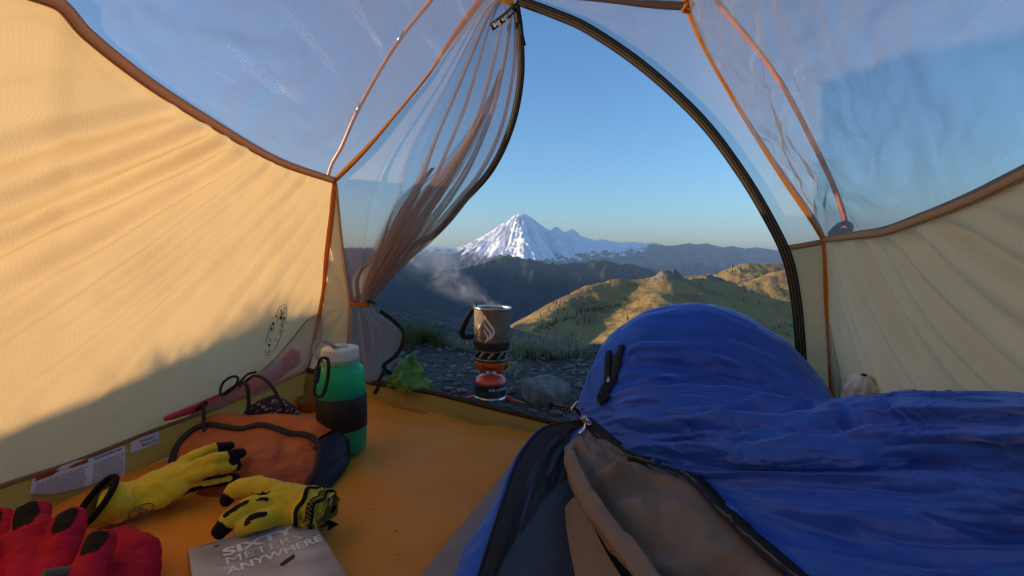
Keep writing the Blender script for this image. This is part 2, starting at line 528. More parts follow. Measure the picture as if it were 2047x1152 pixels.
M_ZIP_PLAIN = tape_mat('black_zip_plain', (0.022, 0.020, 0.022), (0.05, 0.045, 0.04), (0.25, 0.75), 0.03)
M_BLACK = mat('black_webbing', (0.018, 0.017, 0.018), 0.8, var=0.2, bump=0.4, bscale=900)
M_WHITE_PRINT = mat('white_print', (0.75, 0.74, 0.70), 0.7, var=0.05)
M_BLACK_PRINT = mat('black_print', (0.02, 0.018, 0.015), 0.7, var=0.05)
# ------------------------------------------------------------------ far terrain
def SZ(py, D): return CAM[2] + (505.0 - py) / FPX * D

def terrain_mat(name, bands, rough=0.9, bump=0.0, bscale=0.02, bdist=8.0, coord='Object'):
    """bands: list of (attribute or None, colour a, colour b, noise scale, contrast) layered in order"""
    m = bpy.data.materials.new(name); m.use_nodes = True
    N, L = m.node_tree.nodes, m.node_tree.links
    b = N['Principled BSDF']; b.inputs['Roughness'].default_value = rough; b.inputs['Specular IOR Level'].default_value = 0.15
    tc = N.new('ShaderNodeTexCoord')
    cur = None
    for (att, ca, cb, sc, con) in bands:
        nz = N.new('ShaderNodeTexNoise'); nz.inputs['Scale'].default_value = sc; nz.inputs['Detail'].default_value = 8
        nz.inputs['Roughness'].default_value = .62
        L.new(tc.outputs[coord], nz.inputs['Vector'])
        mr = N.new('ShaderNodeMapRange'); mr.inputs[1].default_value = .5 - con; mr.inputs[2].default_value = .5 + con
        L.new(nz.outputs['Fac'], mr.inputs[0])
        mx = N.new('ShaderNodeMix'); mx.data_type = 'RGBA'
        mx.inputs[6].default_value = (*ca, 1); mx.inputs[7].default_value = (*cb, 1)
        L.new(mr.outputs[0], mx.inputs[0])
        if cur is None: cur = mx.outputs[2]
        else:
            at = N.new('ShaderNodeAttribute'); at.attribute_name = att
            n2 = N.new('ShaderNodeTexNoise'); n2.inputs['Scale'].default_value = sc * 2.3; n2.inputs['Detail'].default_value = 9
            n2.inputs['Roughness'].default_value = .7
            L.new(tc.outputs[coord], n2.inputs['Vector'])
            s = math_node(m, 'ADD', at.outputs['Fac'], math_node(m, 'MULTIPLY', math_node(m, 'SUBTRACT', n2.outputs['Fac'], .5), 1.1))
            r = N.new('ShaderNodeMapRange'); r.inputs[1].default_value = .42; r.inputs[2].default_value = .58; L.new(s, r.inputs[0])
            m2 = N.new('ShaderNodeMix'); m2.data_type = 'RGBA'
            L.new(r.outputs[0], m2.inputs[0]); L.new(cur, m2.inputs[6]); L.new(mx.outputs[2], m2.inputs[7]); cur = m2.outputs[2]
    L.new(cur, b.inputs['Base Color'])
    if bump:
        bn = N.new('ShaderNodeTexNoise'); bn.inputs['Scale'].default_value = bscale; bn.inputs['Detail'].default_value = 9; bn.inputs['Roughness'].default_value = .65
        L.new(tc.outputs[coord], bn.inputs['Vector'])
        bp = N.new('ShaderNodeBump'); bp.inputs['Strength'].default_value = bump; bp.inputs['Distance'].default_value = bdist
        L.new(bn.outputs['Fac'], bp.inputs['Height']); L.new(bp.outputs[0], b.inputs['Normal'])
    return m

def ss(x, a, b):
    t = np.clip((x - a) / (b - a), 0, 1); return t * t * (3 - 2 * t)

def ridge_terrain(name, D, sil, depth, back, nx, ny, slope, noise_amp, seed, mat_, spur=1.0, xr=None, colf=None, jag=6.0, base=-1500., gl=.045, radial=None):
    """a mountain range: crest follows the skyline, spurs and gullies run down both faces"""
    sx = np.array([(p[0] - CX) / FPX * D for p in sil]); sz = np.array([SZ(p[1], D) for p in sil])
    x = np.linspace(sx[0], sx[-1], nx) if xr is None else np.linspace(xr[0], xr[1], nx)
    q = np.concatenate([-(np.linspace(1, 0, int(ny * .78)) ** 1.5) * depth, (np.linspace(0, 1, ny - int(ny * .78) + 1)[1:] ** 1.2) * back])
    X, Q = np.meshgrid(x, q)
    bend = 0.05 * D * fbm(X / (D * .22), X * 0 + seed, 2, seed)
    crest = np.interp(X, sx, sz)
    wsm = np.gradient(x)[0]
    dist = np.abs(Q)
    L = D * gl
    rg = ridged(X / L + .35 * fbm(X / L, Q / L, 2, seed + 3), Q / (L * 3.4), 6, seed + 1, .58) - 1.35
    if radial is not None:
        x0 = (radial - CX) / FPX * D
        th = np.arctan2(X - x0, dist + 500.0); rr = np.hypot(X - x0, dist)
        w = np.exp(-((X - x0) / 2600.0) ** 2)
        rg2 = ridged(th * 7 + .25 * fbm(X / 600, Q / 600, 2, seed + 3), rr / 2600, 6, seed + 2, .55) - 1.35
        rg = rg * (1 - w) + rg2 * w
    grow = 1 - np.exp(-dist / (D * .02))
    Z = crest - slope * dist * (1 - .18 * ss(dist, 0, depth)) + noise_amp * spur * rg * grow * 1.3
    Z += jag * fbm(X / (L * .22), Q / (L * .22), 4, seed + 7)
    Z = np.maximum(Z, base)
    Y = D + Q + bend * 0
    # keep nearer ground from rising above the skyline as seen from the camp
    lim = CAM[2] + (crest - CAM[2]) * Y / D
    Z = np.where((Q < -1), np.minimum(Z, lim - .012 * dist), Z)
    Xw = X * (1.0)
    G = np.stack([Xw, Y, Z], -1)
    cols = colf(Xw, Y, Z, Q, G) if colf else None
    o = obj(name, G.reshape(-1, 3), grid_faces(*X.shape), mat_, None, cols={k: v_.ravel() for k, v_ in (cols or {}).items()})
    o['kind'] = 'structure'
    return o, G

# the snow-covered volcano and the range that carries it
sil_v = [(-900, 540), (200, 520), (560, 508), (640, 505), (700, 506), (760, 510), (815, 504), (845, 488), (858, 495), (872, 493), (890, 497), (912, 495), (935, 489), (955, 478),
         (975, 467), (990, 458), (1002, 449), (1008, 445), (1012, 447), (1022, 437), (1030, 430), (1040, 429.5), (1052, 430), (1063, 437), (1078, 448), (1092, 458), (1100, 462), (1106, 456), (1113, 453), (1121, 461), (1130, 465),
         (1136, 462), (1142, 458), (1147, 461), (1152, 464), (1160, 472), (1175, 477), (1190, 481), (1203, 479), (1222, 483), (1240, 486), (1262, 484), (1285, 487), (1305, 485), (1330, 492), (1350, 491), (1372, 487),
         (1392, 489), (1412, 487), (1440, 495), (1462, 492), (1485, 498), (1510, 495), (1535, 499), (1560, 502), (1700, 506), (2100, 515), (2900, 530)]
DV = 12000.0
def col_v(X, Y, Z, Q, G):
    px = CX + FPX * X / DV
    n = normals(G); n = n * np.sign(n[..., 2:3])
    main = np.exp(-((px - 1045) / 120) ** 2)
    line = 120 - 400 * main - 190 * ss(px, 1290, 800) * (1 - main) + 520 * ss(px, 1260, 1440) - 190 * np.exp(-((px - 1215) / 100) ** 2)   # snow line
    s = (Z - line) / 260.0 + .25
    s = s + 1.5 * (n[..., 2] - .86)
    s = s + .5 * fbm(X / 260, Y / 260, 4, 19)
    s -= 1.2 * ss(px, 1330, 1430)
    s -= 0.9 * np.exp(-((px - 1118) / 16) ** 2) * ss(Z, 250, 420) + .9 * np.exp(-((px - 1145) / 14) ** 2) * ss(Z, 330, 430)
    veg = ss(Z + 90 * fbm(X / 500, Y / 500, 3, 23), -150, -480)
    return {'snow': np.clip(s, -.6, 1.6), 'veg': veg}
M_VOLC = terrain_mat('snow_and_rock', [(None, (.17, .13, .10), (.28, .21, .16), .004, .2), ('veg', (.035, .05, .03), (.09, .08, .045), .006, .25), ('snow', (.80, .82, .86), (.88, .88, .90), .002, .3)],
                     bump=.5, bscale=.02, bdist=22)
ridge_terrain('snowy_mountain', DV, sil_v, 5200, 2500, 760, 300, .40, 150, 5, M_VOLC, colf=col_v, jag=12, gl=.03, radial=1040, xr=(-9000, 13000), base=-1300)
# forested ridge across the valley
sil_m = [(-1400, 560), (200, 520), (560, 500), (640, 497), (700, 496), (740, 499), (775, 508), (810, 528), (850, 538), (880, 541), (915, 540), (950, 532), (968, 526), (985, 517), (1000, 511), (1018, 513), (1040, 516), (1068, 522),
         (1090, 527), (1115, 529), (1150, 527), (1175, 524), (1205, 521), (1225, 524), (1240, 530), (1252, 527), (1270, 530), (1300, 539), (1340, 552), (1400, 566), (1500, 580), (1700, 600), (2300, 640)]
DM = 5200.0
def col_m(X, Y, Z, Q, G):
    g = ss(-Q, 260, 20) * ss(Z, -160, -40) + .35 * fbm(X / 200, Y / 200, 3, 29)
    return {'meadow': np.clip(g - .25, -.5, 1.2)}
M_FOREST = terrain_mat('forested_slope', [(None, (.016, .026, .018), (.034, .045, .028), .02, .25), ('meadow', (.10, .085, .035), (.16, .11, .05), .01, .3)], bump=.9, bscale=.035, bdist=26)
ridge_terrain('forested_ridge', DM, sil_m, 3000, 1800, 420, 220, .52, 150, 12, M_FOREST, colf=col_m, jag=7, base=-1250, xr=(-7500, 5200))

# nearer grassy hills on the right: crests as polylines in plan, slopes fall away from them
def hill_pts(l): return np.array([P(px, py, d) for px, py, d in l])
HILLS = [
    (hill_pts([(980, 700, 480), (1060, 652, 560), (1105, 612, 640), (1150, 580, 700), (1180, 564, 730), (1232, 552, 760), (1290, 554, 770), (1322, 552, 760), (1340, 549, 752), (1358, 557, 760),
               (1390, 553, 800), (1415, 549, 830), (1440, 552, 840), (1470, 566, 800), (1540, 590, 740), (1640, 610, 700), (1800, 640, 640)]), .60, 1.0),
    (hill_pts([(1338, 551, 750), (1330, 572, 690), (1312, 598, 630), (1300, 630, 560), (1262, 668, 480), (1180, 716, 400), (1050, 770, 330), (880, 840, 270)]), .42, 1.0),
    (hill_pts([(1340, 556, 1500), (1385, 547, 1500), (1430, 544, 1480), (1465, 532, 1460), (1490, 523, 1450), (1530, 524, 1450), (1575, 522, 1450), (1640, 526, 1400), (1800, 535, 1300), (2100, 560, 1200)]), .5, 1.0),
    (hill_pts([(1480, 566, 1050), (1505, 556, 1060), (1540, 545, 1070), (1565, 535, 1080), (1600, 528, 1080), (1680, 520, 1050), (1850, 520, 1000)]), .55, 1.0),
    (hill_pts([(1700, 640, 700), (1640, 690, 600), (1560, 760, 500), (1450, 830, 420)]), .45, 1.0),
]
def hill_height(x, y):
    out = np.full(x.shape, -1e4)
    for pts, sl, _ in HILLS:
        best = np.full(x.shape, -1e4)
        for a, b in zip(pts[:-1], pts[1:]):
            d = b[:2] - a[:2]; L2 = d @ d
            t = np.clip(((x - a[0]) * d[0] + (y - a[1]) * d[1]) / L2, 0, 1)
            dist = np.hypot(x - a[0] - t * d[0], y - a[1] - t * d[1])
            z = a[2] + t * (b[2] - a[2]) - sl * (np.sqrt(dist ** 2 + 14.0 ** 2) - 14.0)
            best = np.maximum(best, z)
        k = 9.0
        m_ = np.maximum(out, best); out = m_ + k * np.log(np.exp(np.clip((out - m_) / k, -30, 0)) + np.exp(np.clip((best - m_) / k, -30, 0))) - 0
    g = ridged(x / 70 + .3 * fbm(x / 50, y / 50, 2, 3), y / 110, 4, 14, .5) - 1.2
    out = out + 3.2 * g + 1.8 * fbm(x / 26, y / 26, 4, 15)
    # rocky knobs on the crest
    for px, py, d, r, h in ((1336, 552, 752, 20, 6), (1320, 556, 745, 13, 4), (1350, 556, 755, 12, 4), (1415, 551, 830, 18, 5), (1392, 556, 810, 13, 3), (1436, 554, 838, 11, 3)):
        c = P(px, py, d)
        dd = np.hypot(x - c[0], y - c[1]) / r
        out += h * np.exp(-dd ** 4) * (1 + .55 * fbm(x / 5, y / 5, 3, 16))
    return np.maximum(out, -420)
xs = np.linspace(-260, 1500, 620); ys = np.linspace(230, 1800, 470)
XX, YY = np.meshgrid(xs, ys)
ZZ = hill_height(XX, YY) - 6.0
GH = np.stack([XX, YY, ZZ], -1)
nh = normals(GH); nh = nh * np.sign(nh[..., 2:3])
rock = np.zeros_like(ZZ)
for px, py, d, r in ((1335, 552, 752, 24), (1322, 556, 745, 18), (1415, 551, 830, 22), (1392, 556, 810, 18), (1436, 554, 838, 15)):
    c = P(px, py, d); rock = np.maximum(rock, np.exp(-(np.hypot(XX - c[0], YY - c[1]) / r) ** 4))
rock = np.maximum(rock * .95, .75 * ss(nh[..., 2], .80, .66))
red = .5 + .45 * fbm(XX / 90, YY / 90, 3, 25)
scrub = ss(ZZ + 16 * fbm(XX / 60, YY / 60, 3, 26), -40, -110) * .38 + .32 * fbm(XX / 45, YY / 45, 4, 27) - .06 + .25 * ss(XX, 420, 700)
M_HILL = terrain_mat('alpine_meadow', [(None, (.24, .165, .052), (.34, .235, .08), .02, .22), ('red', (.20, .12, .055), (.25, .155, .075), .03, .25), ('scrub', (.035, .055, .02), (.09, .10, .035), .08, .25), ('rock', (.13, .105, .085), (.24, .20, .16), .09, .2)],
                     bump=.8, bscale=.14, bdist=4.5)
o = obj('grassy_hills', GH.reshape(-1, 3), grid_faces(*XX.shape), M_HILL, None, cols={'rock': rock.ravel(), 'red': np.clip(red, -.2, 1.0).ravel() - .12, 'scrub': np.clip(scrub, -.4, 1).ravel()})
o['kind'] = 'structure'
# ground that joins everything: valley floor out to the horizon
V = []; nr, na = 30, 72
rad = np.geomspace(60, 16500, nr); aa = np.linspace(0, 2 * np.pi, na, endpoint=False)
for r in rad:
    for a in aa:
        V.append((r * math.cos(a), r * math.sin(a), -1320.0 if r > 4000 else -430 - 890 * float(ss(np.array(r), 600, 4000))))
V = np.array(V); F = grid_faces(nr, na, True).tolist(); F.append(list(range(na)))
o = obj('valley', V, F, M_FOREST, None, cols={'meadow': np.full(len(V), -.3)}); o['kind'] = 'structure'
# unseen ridges added on the left to shade the valley and lower hillside
def shade_ridge(name, p0, p1, h, seed, width, m_):
    n, k = 90, 24
    t = np.linspace(0, 1, n); s = np.linspace(-1, 1, k)
    a = np.array(p0, float); b = np.array(p1, float); d = (b - a); nrm = unit(np.array([-d[1], d[0]]))
    T, S = np.meshgrid(t, s, indexing='ij')
    X = a[0] + T * d[0] + S * width * nrm[0]; Y = a[1] + T * d[1] + S * width * nrm[1]
    L = np.hypot(*d)
    hz = h(T) + L * .02 * fbm(T * 9, T * 0 + seed, 4, seed)
    Z = hz - np.abs(S) ** 1.1 * (hz + min(1400, width * .9)) + width * .05 * fbm(X / width * 3, Y / width * 3, 3, seed) * np.abs(S)
    o = obj(name, np.stack([X, Y, Z], -1).reshape(-1, 3), grid_faces(n, k), m_, None, cols={'meadow': np.full(n * k, -.3)}); o['kind'] = 'structure'
shade_ridge('added_shade_ridge', (-7600, 1200), (-7900, 8200), lambda T: 850 + 50 * np.sin(T * 9), 51, 1800, M_FOREST)  # added out of view, high enough to keep sun off the valley
shade_ridge('added_shade_spur', (-620, 120), (-640, 690), lambda T: -4 + 9 * np.sin(T * 5), 52, 260, M_FOREST)  # added out of view to shade the foot of the near hill
# ------------------------------------------------------------------ the stony ledge the tent stands on
EDGE = 2.35
def ground_z(x, y):
    x = np.asarray(x, float); y = np.asarray(y, float)
    z = -.052 - .085 * (x + .1) * np.where(x < .4, 1, 1) + .0 * y
    z = z + .05 * ss(-x, .2, .8) * ss(y, 1.5, 2.1)
    edge = EDGE + .22 * noise2(x * 1.1, x * 0 + 3, 5) - .10 * ss(-x, .3, .8)
    drop = np.maximum(0, y - edge)
    z = z - .62 * drop ** 1.25 * ss(drop, 0, .35) - .15 * drop
    z = z + .018 * fbm(x * 2.2, y * 2.2, 4, 8) * ss(y, 1.15, 1.4) + .02 * ss(y, edge - .5, edge - .1)
    # bank to the left of the tent, between it and the rising sun
    crest = np.interp(y, [-60, -6, -.5, .3, .65, .9, 1.25, 1.6, 3.0, 5.0, 7.0, 40.0], [-30, .30, .36, .40, .455, .50, .54, .58, .62, .30, -3., -80.])
    bankz = crest + .035 * noise2(x * 1.2, y * 2.2, 9) - .24 * np.maximum(0, np.abs(x + 3.4) - .25)
    z = np.maximum(z, bankz)
    far = np.maximum(0, np.hypot(x, np.minimum(y, 0)) - 14)
    z = z - .35 * far
    return z
nx, ny = 300, 260
xa = np.concatenate([-np.geomspace(2.2, 60, 90)[::-1], np.linspace(-2.18, 2.2, 130), np.geomspace(2.22, 60, 80)])
ya = np.concatenate([-np.geomspace(1.3, 60, 50)[::-1], np.linspace(-1.28, 1.0, 50), np.linspace(1.02, 3.2, 110), np.geomspace(3.25, 120, 50)])
XX, YY = np.meshgrid(xa, ya)
ZZ = np.maximum(ground_z(XX, YY), -60)
under = (XX > -1.0) & (XX < .75) & (YY > -1.2) & (YY < 1.2)
ZZ = np.where(under, np.minimum(ZZ, floorz(XX) - .02), ZZ)
M_GRAVEL = mat('dark_slate_gravel', (.040, .034, .030), .9, var=.0, scale=45, col2=(.115, .098, .085), bump=.9, bscale=120, detail=8)
M_GRAVEL.node_tree.nodes['Bump'].inputs['Distance'].default_value = .012
o = obj('ground', np.stack([XX, YY, ZZ], -1).reshape(-1, 3), grid_faces(*XX.shape), M_GRAVEL, None); o['kind'] = 'structure'

def rock_geo(r, seed, sub=1, sq=(1, .8, .55), rough=.35):
    bm = bmesh.new(); bmesh.ops.create_icosphere(bm, subdivisions=sub, radius=1.0)
    V = np.array([v.co[:] for v in bm.verts]); F = [[v.index for v in f.verts] for f in bm.faces]; bm.free()
    n = fbm(V[:, 0] * 1.3 + V[:, 2] * .7 + seed * 3.1, V[:, 1] * 1.3 - V[:, 2] * .9 + seed, 4, seed)
    V = V * (1 + rough * n)[:, None]
    # a few flat cleavage faces
    rg = np.random.default_rng(seed)
    for _ in range(4):
        a = unit(rg.normal(size=3)); d = .62 + .2 * rg.random()
        s = V @ a; V = V - np.maximum(0, s - d)[:, None] * a * .85
    return V * np.array(sq) * r, F
# gravel: loose chips as one mass
rg = np.random.default_rng(3)
chips = [rock_geo(1, k, 1, (1, .8, .45)) for k in range(6)]
nch = 6500
AV, AF, off = [], [], 0
Fc = [np.array(c[1]) for c in chips]
for i in range(nch):
    k = i % 6
    y = 1.15 + (rg.random() ** .8) * 1.75; x = -.75 * (y / 1.2) + rg.random() * (1.45 * y / 1.2 + .0)
    r = .0035 + .015 * rg.random() ** 3
    a = rg.random() * 6.28; ca, sa = math.cos(a), math.sin(a)
    v = chips[k][0] * r * (.7 + .6 * rg.random())
    v = np.stack([v[:, 0] * ca - v[:, 1] * sa, v[:, 0] * sa + v[:, 1] * ca, v[:, 2]], -1)
    v += [x, y, float(ground_z(x, y)) + r * .12]
    AV.append(v); AF.append(Fc[k] + off); off += len(v)
M_CHIP = mat('slate_chips', (.035, .033, .035), .65, var=0, scale=40, col2=(.26, .235, .215), bump=.5, bscale=150, detail=3)
o = obj('gravel', np.vstack(AV), np.vstack(AF), M_CHIP, None, smooth=False); tag(o, 'dark slate gravel covering the ledge outside the tent', 'gravel', kind='stuff')
# single stones one can pick out
M_STONE = mat('grey_stone', (.10, .095, .09), .85, var=0, scale=22, col2=(.24, .215, .19), bump=.8, bscale=70, detail=8)
smesh = []
for k in range(6):
    V, F = rock_geo(1.0, 40 + k, 2, (1, .75, .5), .3)
    me = bpy.data.meshes.new('stone'); me.from_pydata(V.tolist(), [], F); me.materials.append(M_STONE); smesh.append(me)
spots = [(1050, 862, .016), (1020, 842, .014), (905, 700, .022), (1055, 705, .05), (1010, 690, .03), (1110, 712, .03), (880, 760, .016), (915, 770, .013), (830, 700, .018), (858, 690, .014), (1085, 720, .02),
         (1140, 735, .022), (1155, 775, .018), (1110, 830, .018), (1070, 825, .012), (870, 735, .012), (930, 800, .012), (1120, 770, .02), (845, 740, .012), (900, 745, .012), (1040, 735, .014), (1090, 845, .012),
         (1015, 815, .011), (860, 790, .012), (885, 725, .011), (940, 690, .016), (1140, 820, .014), (1095, 735, .012), (1165, 745, .014), (815, 690, .02)]
for i, (px, py, r) in enumerate(spots):
    z = -.05
    for _ in range(8):
        q = ray(px, py); p = CAM + q * ((z - CAM[2]) / q[2]); z = float(ground_z(p[0], p[1]))
    so = bpy.data.objects.new('stone', smesh[i % 6]); COL.objects.link(so)
    so.location = (p[0], p[1], z + r * .25); so.scale = (r, r, r * (.8 + .4 * rg.random())); so.rotation_euler = (rg.normal() * .15, rg.normal() * .15, rg.random() * 6.28)
    tag(so, 'small angular grey stone lying on the dark gravel outside the tent', 'stone', 'loose stones on the gravel')
def ground_at(px, py):
    z = -.05
    for _ in range(10):
        q = ray(px, py); p = CAM + q * ((z - CAM[2]) / q[2]); z = float(ground_z(p[0], p[1]))
    return np.array([p[0], p[1], z])
# the big round rock right of the stove
c = ground_at(1092, 800)
V, F = rock_geo(1.0, 77, 4, (1.08, .85, .86), .22)
wob = fbm(V[:, 0] * 5, V[:, 1] * 5 + V[:, 2] * 5, 4, 79)
V = V * (1 + .05 * wob)[:, None] * .080
V[:, 2] = np.maximum(V[:, 2], -.03)
M_ROCK = mat('lichen_rock', (.11, .10, .09), .9, var=0, scale=35, col2=(.26, .23, .20), bump=1.0, bscale=90, detail=9)
o = obj('rock', V + c + [0, .0, .012], F, M_ROCK, None, origin=c); tag(o, 'rounded grey brown rock on the gravel right of the camp stove', 'rock')

# ---- grass
def grass(name, tufts, seed, mat_, label, kind='stuff', cat='grass', group=None):
    rg = np.random.default_rng(seed); V, F, off = [], [], 0
    for (x, y, n, h, spread, lean) in tufts:
        for _ in range(n):
            a = rg.random() * 6.28; rr = spread * rg.random() ** .6
            bx, by = x + rr * math.cos(a), y + rr * math.sin(a); bz = float(ground_z(bx, by)) - .004
            hh = h * (.45 + .75 * rg.random()); out = lean * (.3 + rg.random()); a2 = a + rg.normal() * .6
            w = .0010 + .0010 * rg.random()
            d = np.array([math.cos(a2), math.sin(a2), 0]); s = np.array([-d[1], d[0], 0])
            pts = [np.array([bx, by, bz]) + d * (out * hh * t ** 1.8) + np.array([0, 0, hh * (t - .25 * out * t ** 2.5)]) for t in (0, .35, .7, 1)]
            ws = [w, w * .85, w * .55, w * .12]
            for p_, w_ in zip(pts, ws): V += [p_ - s * w_, p_ + s * w_]
            for k in range(3): F.append([off + 2 * k, off + 2 * k + 1, off + 2 * k + 3, off + 2 * k + 2])
            off += 8
    o = obj(name, np.array(V), F, mat_, None, smooth=False)
    return tag(o, label, cat, group, kind)
M_DRYGRASS = mat('dry_grass', (.26, .21, .10), .8, var=0, scale=30, col2=(.52, .44, .26), trans=.35)
M_GREENGRASS = mat('green_grass', (.07, .09, .025), .8, var=0, scale=25, col2=(.22, .20, .07), trans=.35)
def G2(px, py): p = ground_at(px, py); return p[0], p[1]
tf = []
rg = np.random.default_rng(5)
for i in range(34):
    px = 1025 + 175 * (i / 45) + rg.normal() * 4; py = 700 + 12 * rg.random() - 6 * math.sin(i)
    tf.append((*G2(px, py), 9, .07 + .07 * rg.random(), .06, 1.0))
for i in range(26):
    px = 1020 + 70 * rg.random(); tf.append((*G2(px, 690 + 30 * rg.random()), 7, .09 + .12 * rg.random() * (i % 3 == 0), .03, .8))
for (px, py) in ((930, 700), (915, 695), (900, 692), (945, 700), (890, 690), (1000, 715), (1010, 735), (1000, 740), (1015, 750)):
    tf.append((*G2(px, py), 40, .06, .05, 1.0))
grass('grass', tf, 5, M_DRYGRASS, 'pale dry grass along the lip of the ledge behind the stove')
tf = []
for i in range(9):
    px = 800 + 9 * i; tf.append((*G2(px, 690 - 10 * math.sin(i * .4)), 130, .07 + .025 * math.sin(i * .4), .06, .75))
for i in range(16):
    px = 1040 + 150 * rg.random(); tf.append((*G2(px, 712), 40, .03, .06, .8))
grass('grass_tuft', tf, 6, M_GREENGRASS, 'bushy green and tan grass clump left of the camp stove')
# low heather on the bank outside the left wall (its shadow falls on the cloth)
rgb_ = np.random.default_rng(21); tf = []
for i in range(60):
    y = -.6 + 2.6 * rgb_.random(); tf.append((-3.4 + .25 * rgb_.normal(), y, 26, .035 + .06 * rgb_.random() ** 2, .10, .7))
for (y, h) in ((1.05, .11), (1.12, .13), (.98, .09), (.55, .07), (.25, .08)):
    tf.append((-3.4, y, 90, h, .06, .5))
grass('bank_heather', tf, 22, M_GREENGRASS, 'heather and grass on the bank left of the tent')
# ------------------------------------------------------------------ the tent
FL = np.array([-0.567, 1.264, float(floorz(-0.567))])
FR = np.array([0.675, 0.954, float(floorz(0.675))])
BL = np.array([-1.10, -0.77, 0.01]); BR = np.array([-0.08, -1.09, -0.02])
APM = np.array([0.19, 0.998, 0.955])
NF = unit(np.cross(FR - FL, APM - FL))           # normal of the front (door) plane
if NF[1] > 0: NF = -NF                           # towards the camera

def FP(px, py, off=0.0):
    """point on the tent front, off metres towards the inside"""
    return onplane(px, py, FL + NF * off, NF)

tent = thing('tent', (0.0, 0.0, 0.0), 'cream and grey mesh backpacking tent with ochre floor, seen from inside', 'tent')

# ---- side curves, front (t=0) to foot (t=1)
wl = unit(np.cross(BL - FL, [0, 0, 1.0]))
def LW(px, py): return onplane(px, py, FL, wl)
rimL_t = [0, .2, .3, .45, .6, 1]
rimL_p = [LW(612, 741), LW(401, 826), LW(319, 855), LW(154, 920), LW(0, 971), BL + [0, 0, .08]]
def PX(px, py, x): return P(px, py, x / ((px - CX) / FPX))
JL = FP(668, 362)
seamL_t = [0, .12, .3, .4, .52, .6, 1]
seamL_p = [JL, PX(560, 325, -.505), PX(410, 240, -.520), PX(300, 170, -.532), PX(170, 68, -.542), PX(100, 0, -.55), np.array([-1.0, -.72, .38])]
AL = FP(1000, -8); AR = FP(1376, 8)
ridgeL_t = [0, .6, 1]; ridgeL_p = [AL, np.array([-.26, .30, .96]), np.array([-.66, -.90, .46])]
JR = FP(1648, 480)
seamR_t = [0, .2, .35, .5, .6, .72, 1]
seamR_p = [JR, P(1750, 467, .622), P(1850, 436, .496), P(1950, 396, .413), P(2047, 350, .355), P(2240, 258, .285), np.array([-.10, -1.02, .36])]
rimR_t = [0, 1]; rimR_p = [FR + [0, 0, .06], BR + [0, 0, .08]]
ridgeR_t = [0, .6, 1]; ridgeR_p = [AR, np.array([.06, .20, .93]), np.array([-.46, -.97, .46])]

def side(tA, pA, tB, pB, nt, nv, bulge, tpow=1.6):
    t = np.linspace(0, 1, nt) ** tpow
    A = pchip(t, tA, pA); B = pchip(t, tB, pB)
    v = np.linspace(0, 1, nv)
    G = A[:, None] * (1 - v)[None, :, None] + B[:, None] * v[None, :, None]
    n = normals(G)
    return G + n * (bulge * np.sin(np.pi * v))[None, :, None] * np.minimum(1, t * 6)[:, None, None], t, v, n

def fan(G, n, apex, angs, amp, width, fade, seed, ext=1.0, side=1):
    """tension folds that radiate from a point of the frame"""
    rel = G - apex
    ang = np.arctan2(-rel[..., 2], np.sqrt(rel[..., 0]**2 + rel[..., 1]**2))
    d = np.linalg.norm(rel, axis=2)
    h = np.zeros(ang.shape)
    for k, (a, s, w) in enumerate(angs):
        wob = 0.012 * noise2(d * 5 + k * 3.3, np.full_like(d, k * 1.7), seed)
        x = (ang - a + wob) / w
        h += s * np.exp(-x * x)
    h += 0.35 * noise2(ang * 46, d * 2.2, seed + 5) + 0.2 * noise2(ang * 90, d * 3, seed + 6)
    return G + n * (amp * h * fade)[..., None]

def bend_front(G, t, v, curve, k=14):
    """make the front edge of a side panel follow the strap it is sewn to"""
    c = crom(curve, 400); l = np.concatenate([[0], np.cumsum(np.linalg.norm(np.diff(c, axis=0), axis=1))]); l /= l[-1]
    e = np.stack([np.interp(v, l, c[:, q]) for q in range(3)], -1)
    return G + (e - G[0])[None] * np.exp(-t * k)[:, None, None]
# left wall
G, t, v, n = side(rimL_t, rimL_p, seamL_t, seamL_p, 260, 150, -0.012)
G = bend_front(G, t, v, [LW(612, 741), FP(628, 680), FP(645, 590), FP(652, 520), FP(661, 440), FP(668, 362)])
fadeL = (np.clip((v - 0.02) / 0.45, 0, 1) ** 0.8 * np.clip((1.0 - v) / 0.05, 0, 1) + 0.05)[None, :] * np.clip(t * 16, 0, 1)[:, None]
# tension folds: straight creases that fan out from above the front corner of the wall
pA, pB, pC = rimL_p[2], seamL_p[1], seamL_p[4]
nw = unit(np.cross(pB - pA, pC - pA)); C0 = onplane(944, -16, pA, nw)
e2 = unit(np.array([0, 0, 1.0]) - nw * nw[2]); e1 = np.cross(nw, e2)
if e1[1] > 0: e1 = -e1
def pang(p):
    r = np.asarray(p) - C0; return np.arctan2(-(r @ e2), r @ e1)
ang = pang(G); dst = np.linalg.norm(G - C0, axis=2)
h = np.zeros(ang.shape)
for k, (px, py, s_, w_) in enumerate([(160, 270, 1.3, .011), (190, 345, 1.2, .010), (260, 305, .5, .006), (260, 372, 1.0, .010), (300, 345, .5, .006), (310, 400, .9, .009), (350, 385, .6, .007), (380, 410, .9, .009), (410, 425, .6, .007),
                                      (440, 440, .9, .009), (470, 450, .6, .008), (500, 470, .8, .009), (530, 480, .6, .008), (560, 490, .6, .009), (590, 500, .5, .010), (230, 480, .5, .02), (330, 500, .5, .016)]):
    x = (ang - pang(onplane(px, py, pA, nw)) + .006 * noise2(dst * 4 + k * 3.3, dst * 0 + k * 1.7, 11)) / w_
    ln = np.clip((2.2 - dst) / .5, 0, 1)
    h += s_ * np.exp(-x * x)
h += .30 * noise2(ang * 42, dst * 1.6, 16) + .18 * noise2(ang * 95, dst * 2.2, 17)
G = G + n * (.018 * h * fadeL)[..., None]
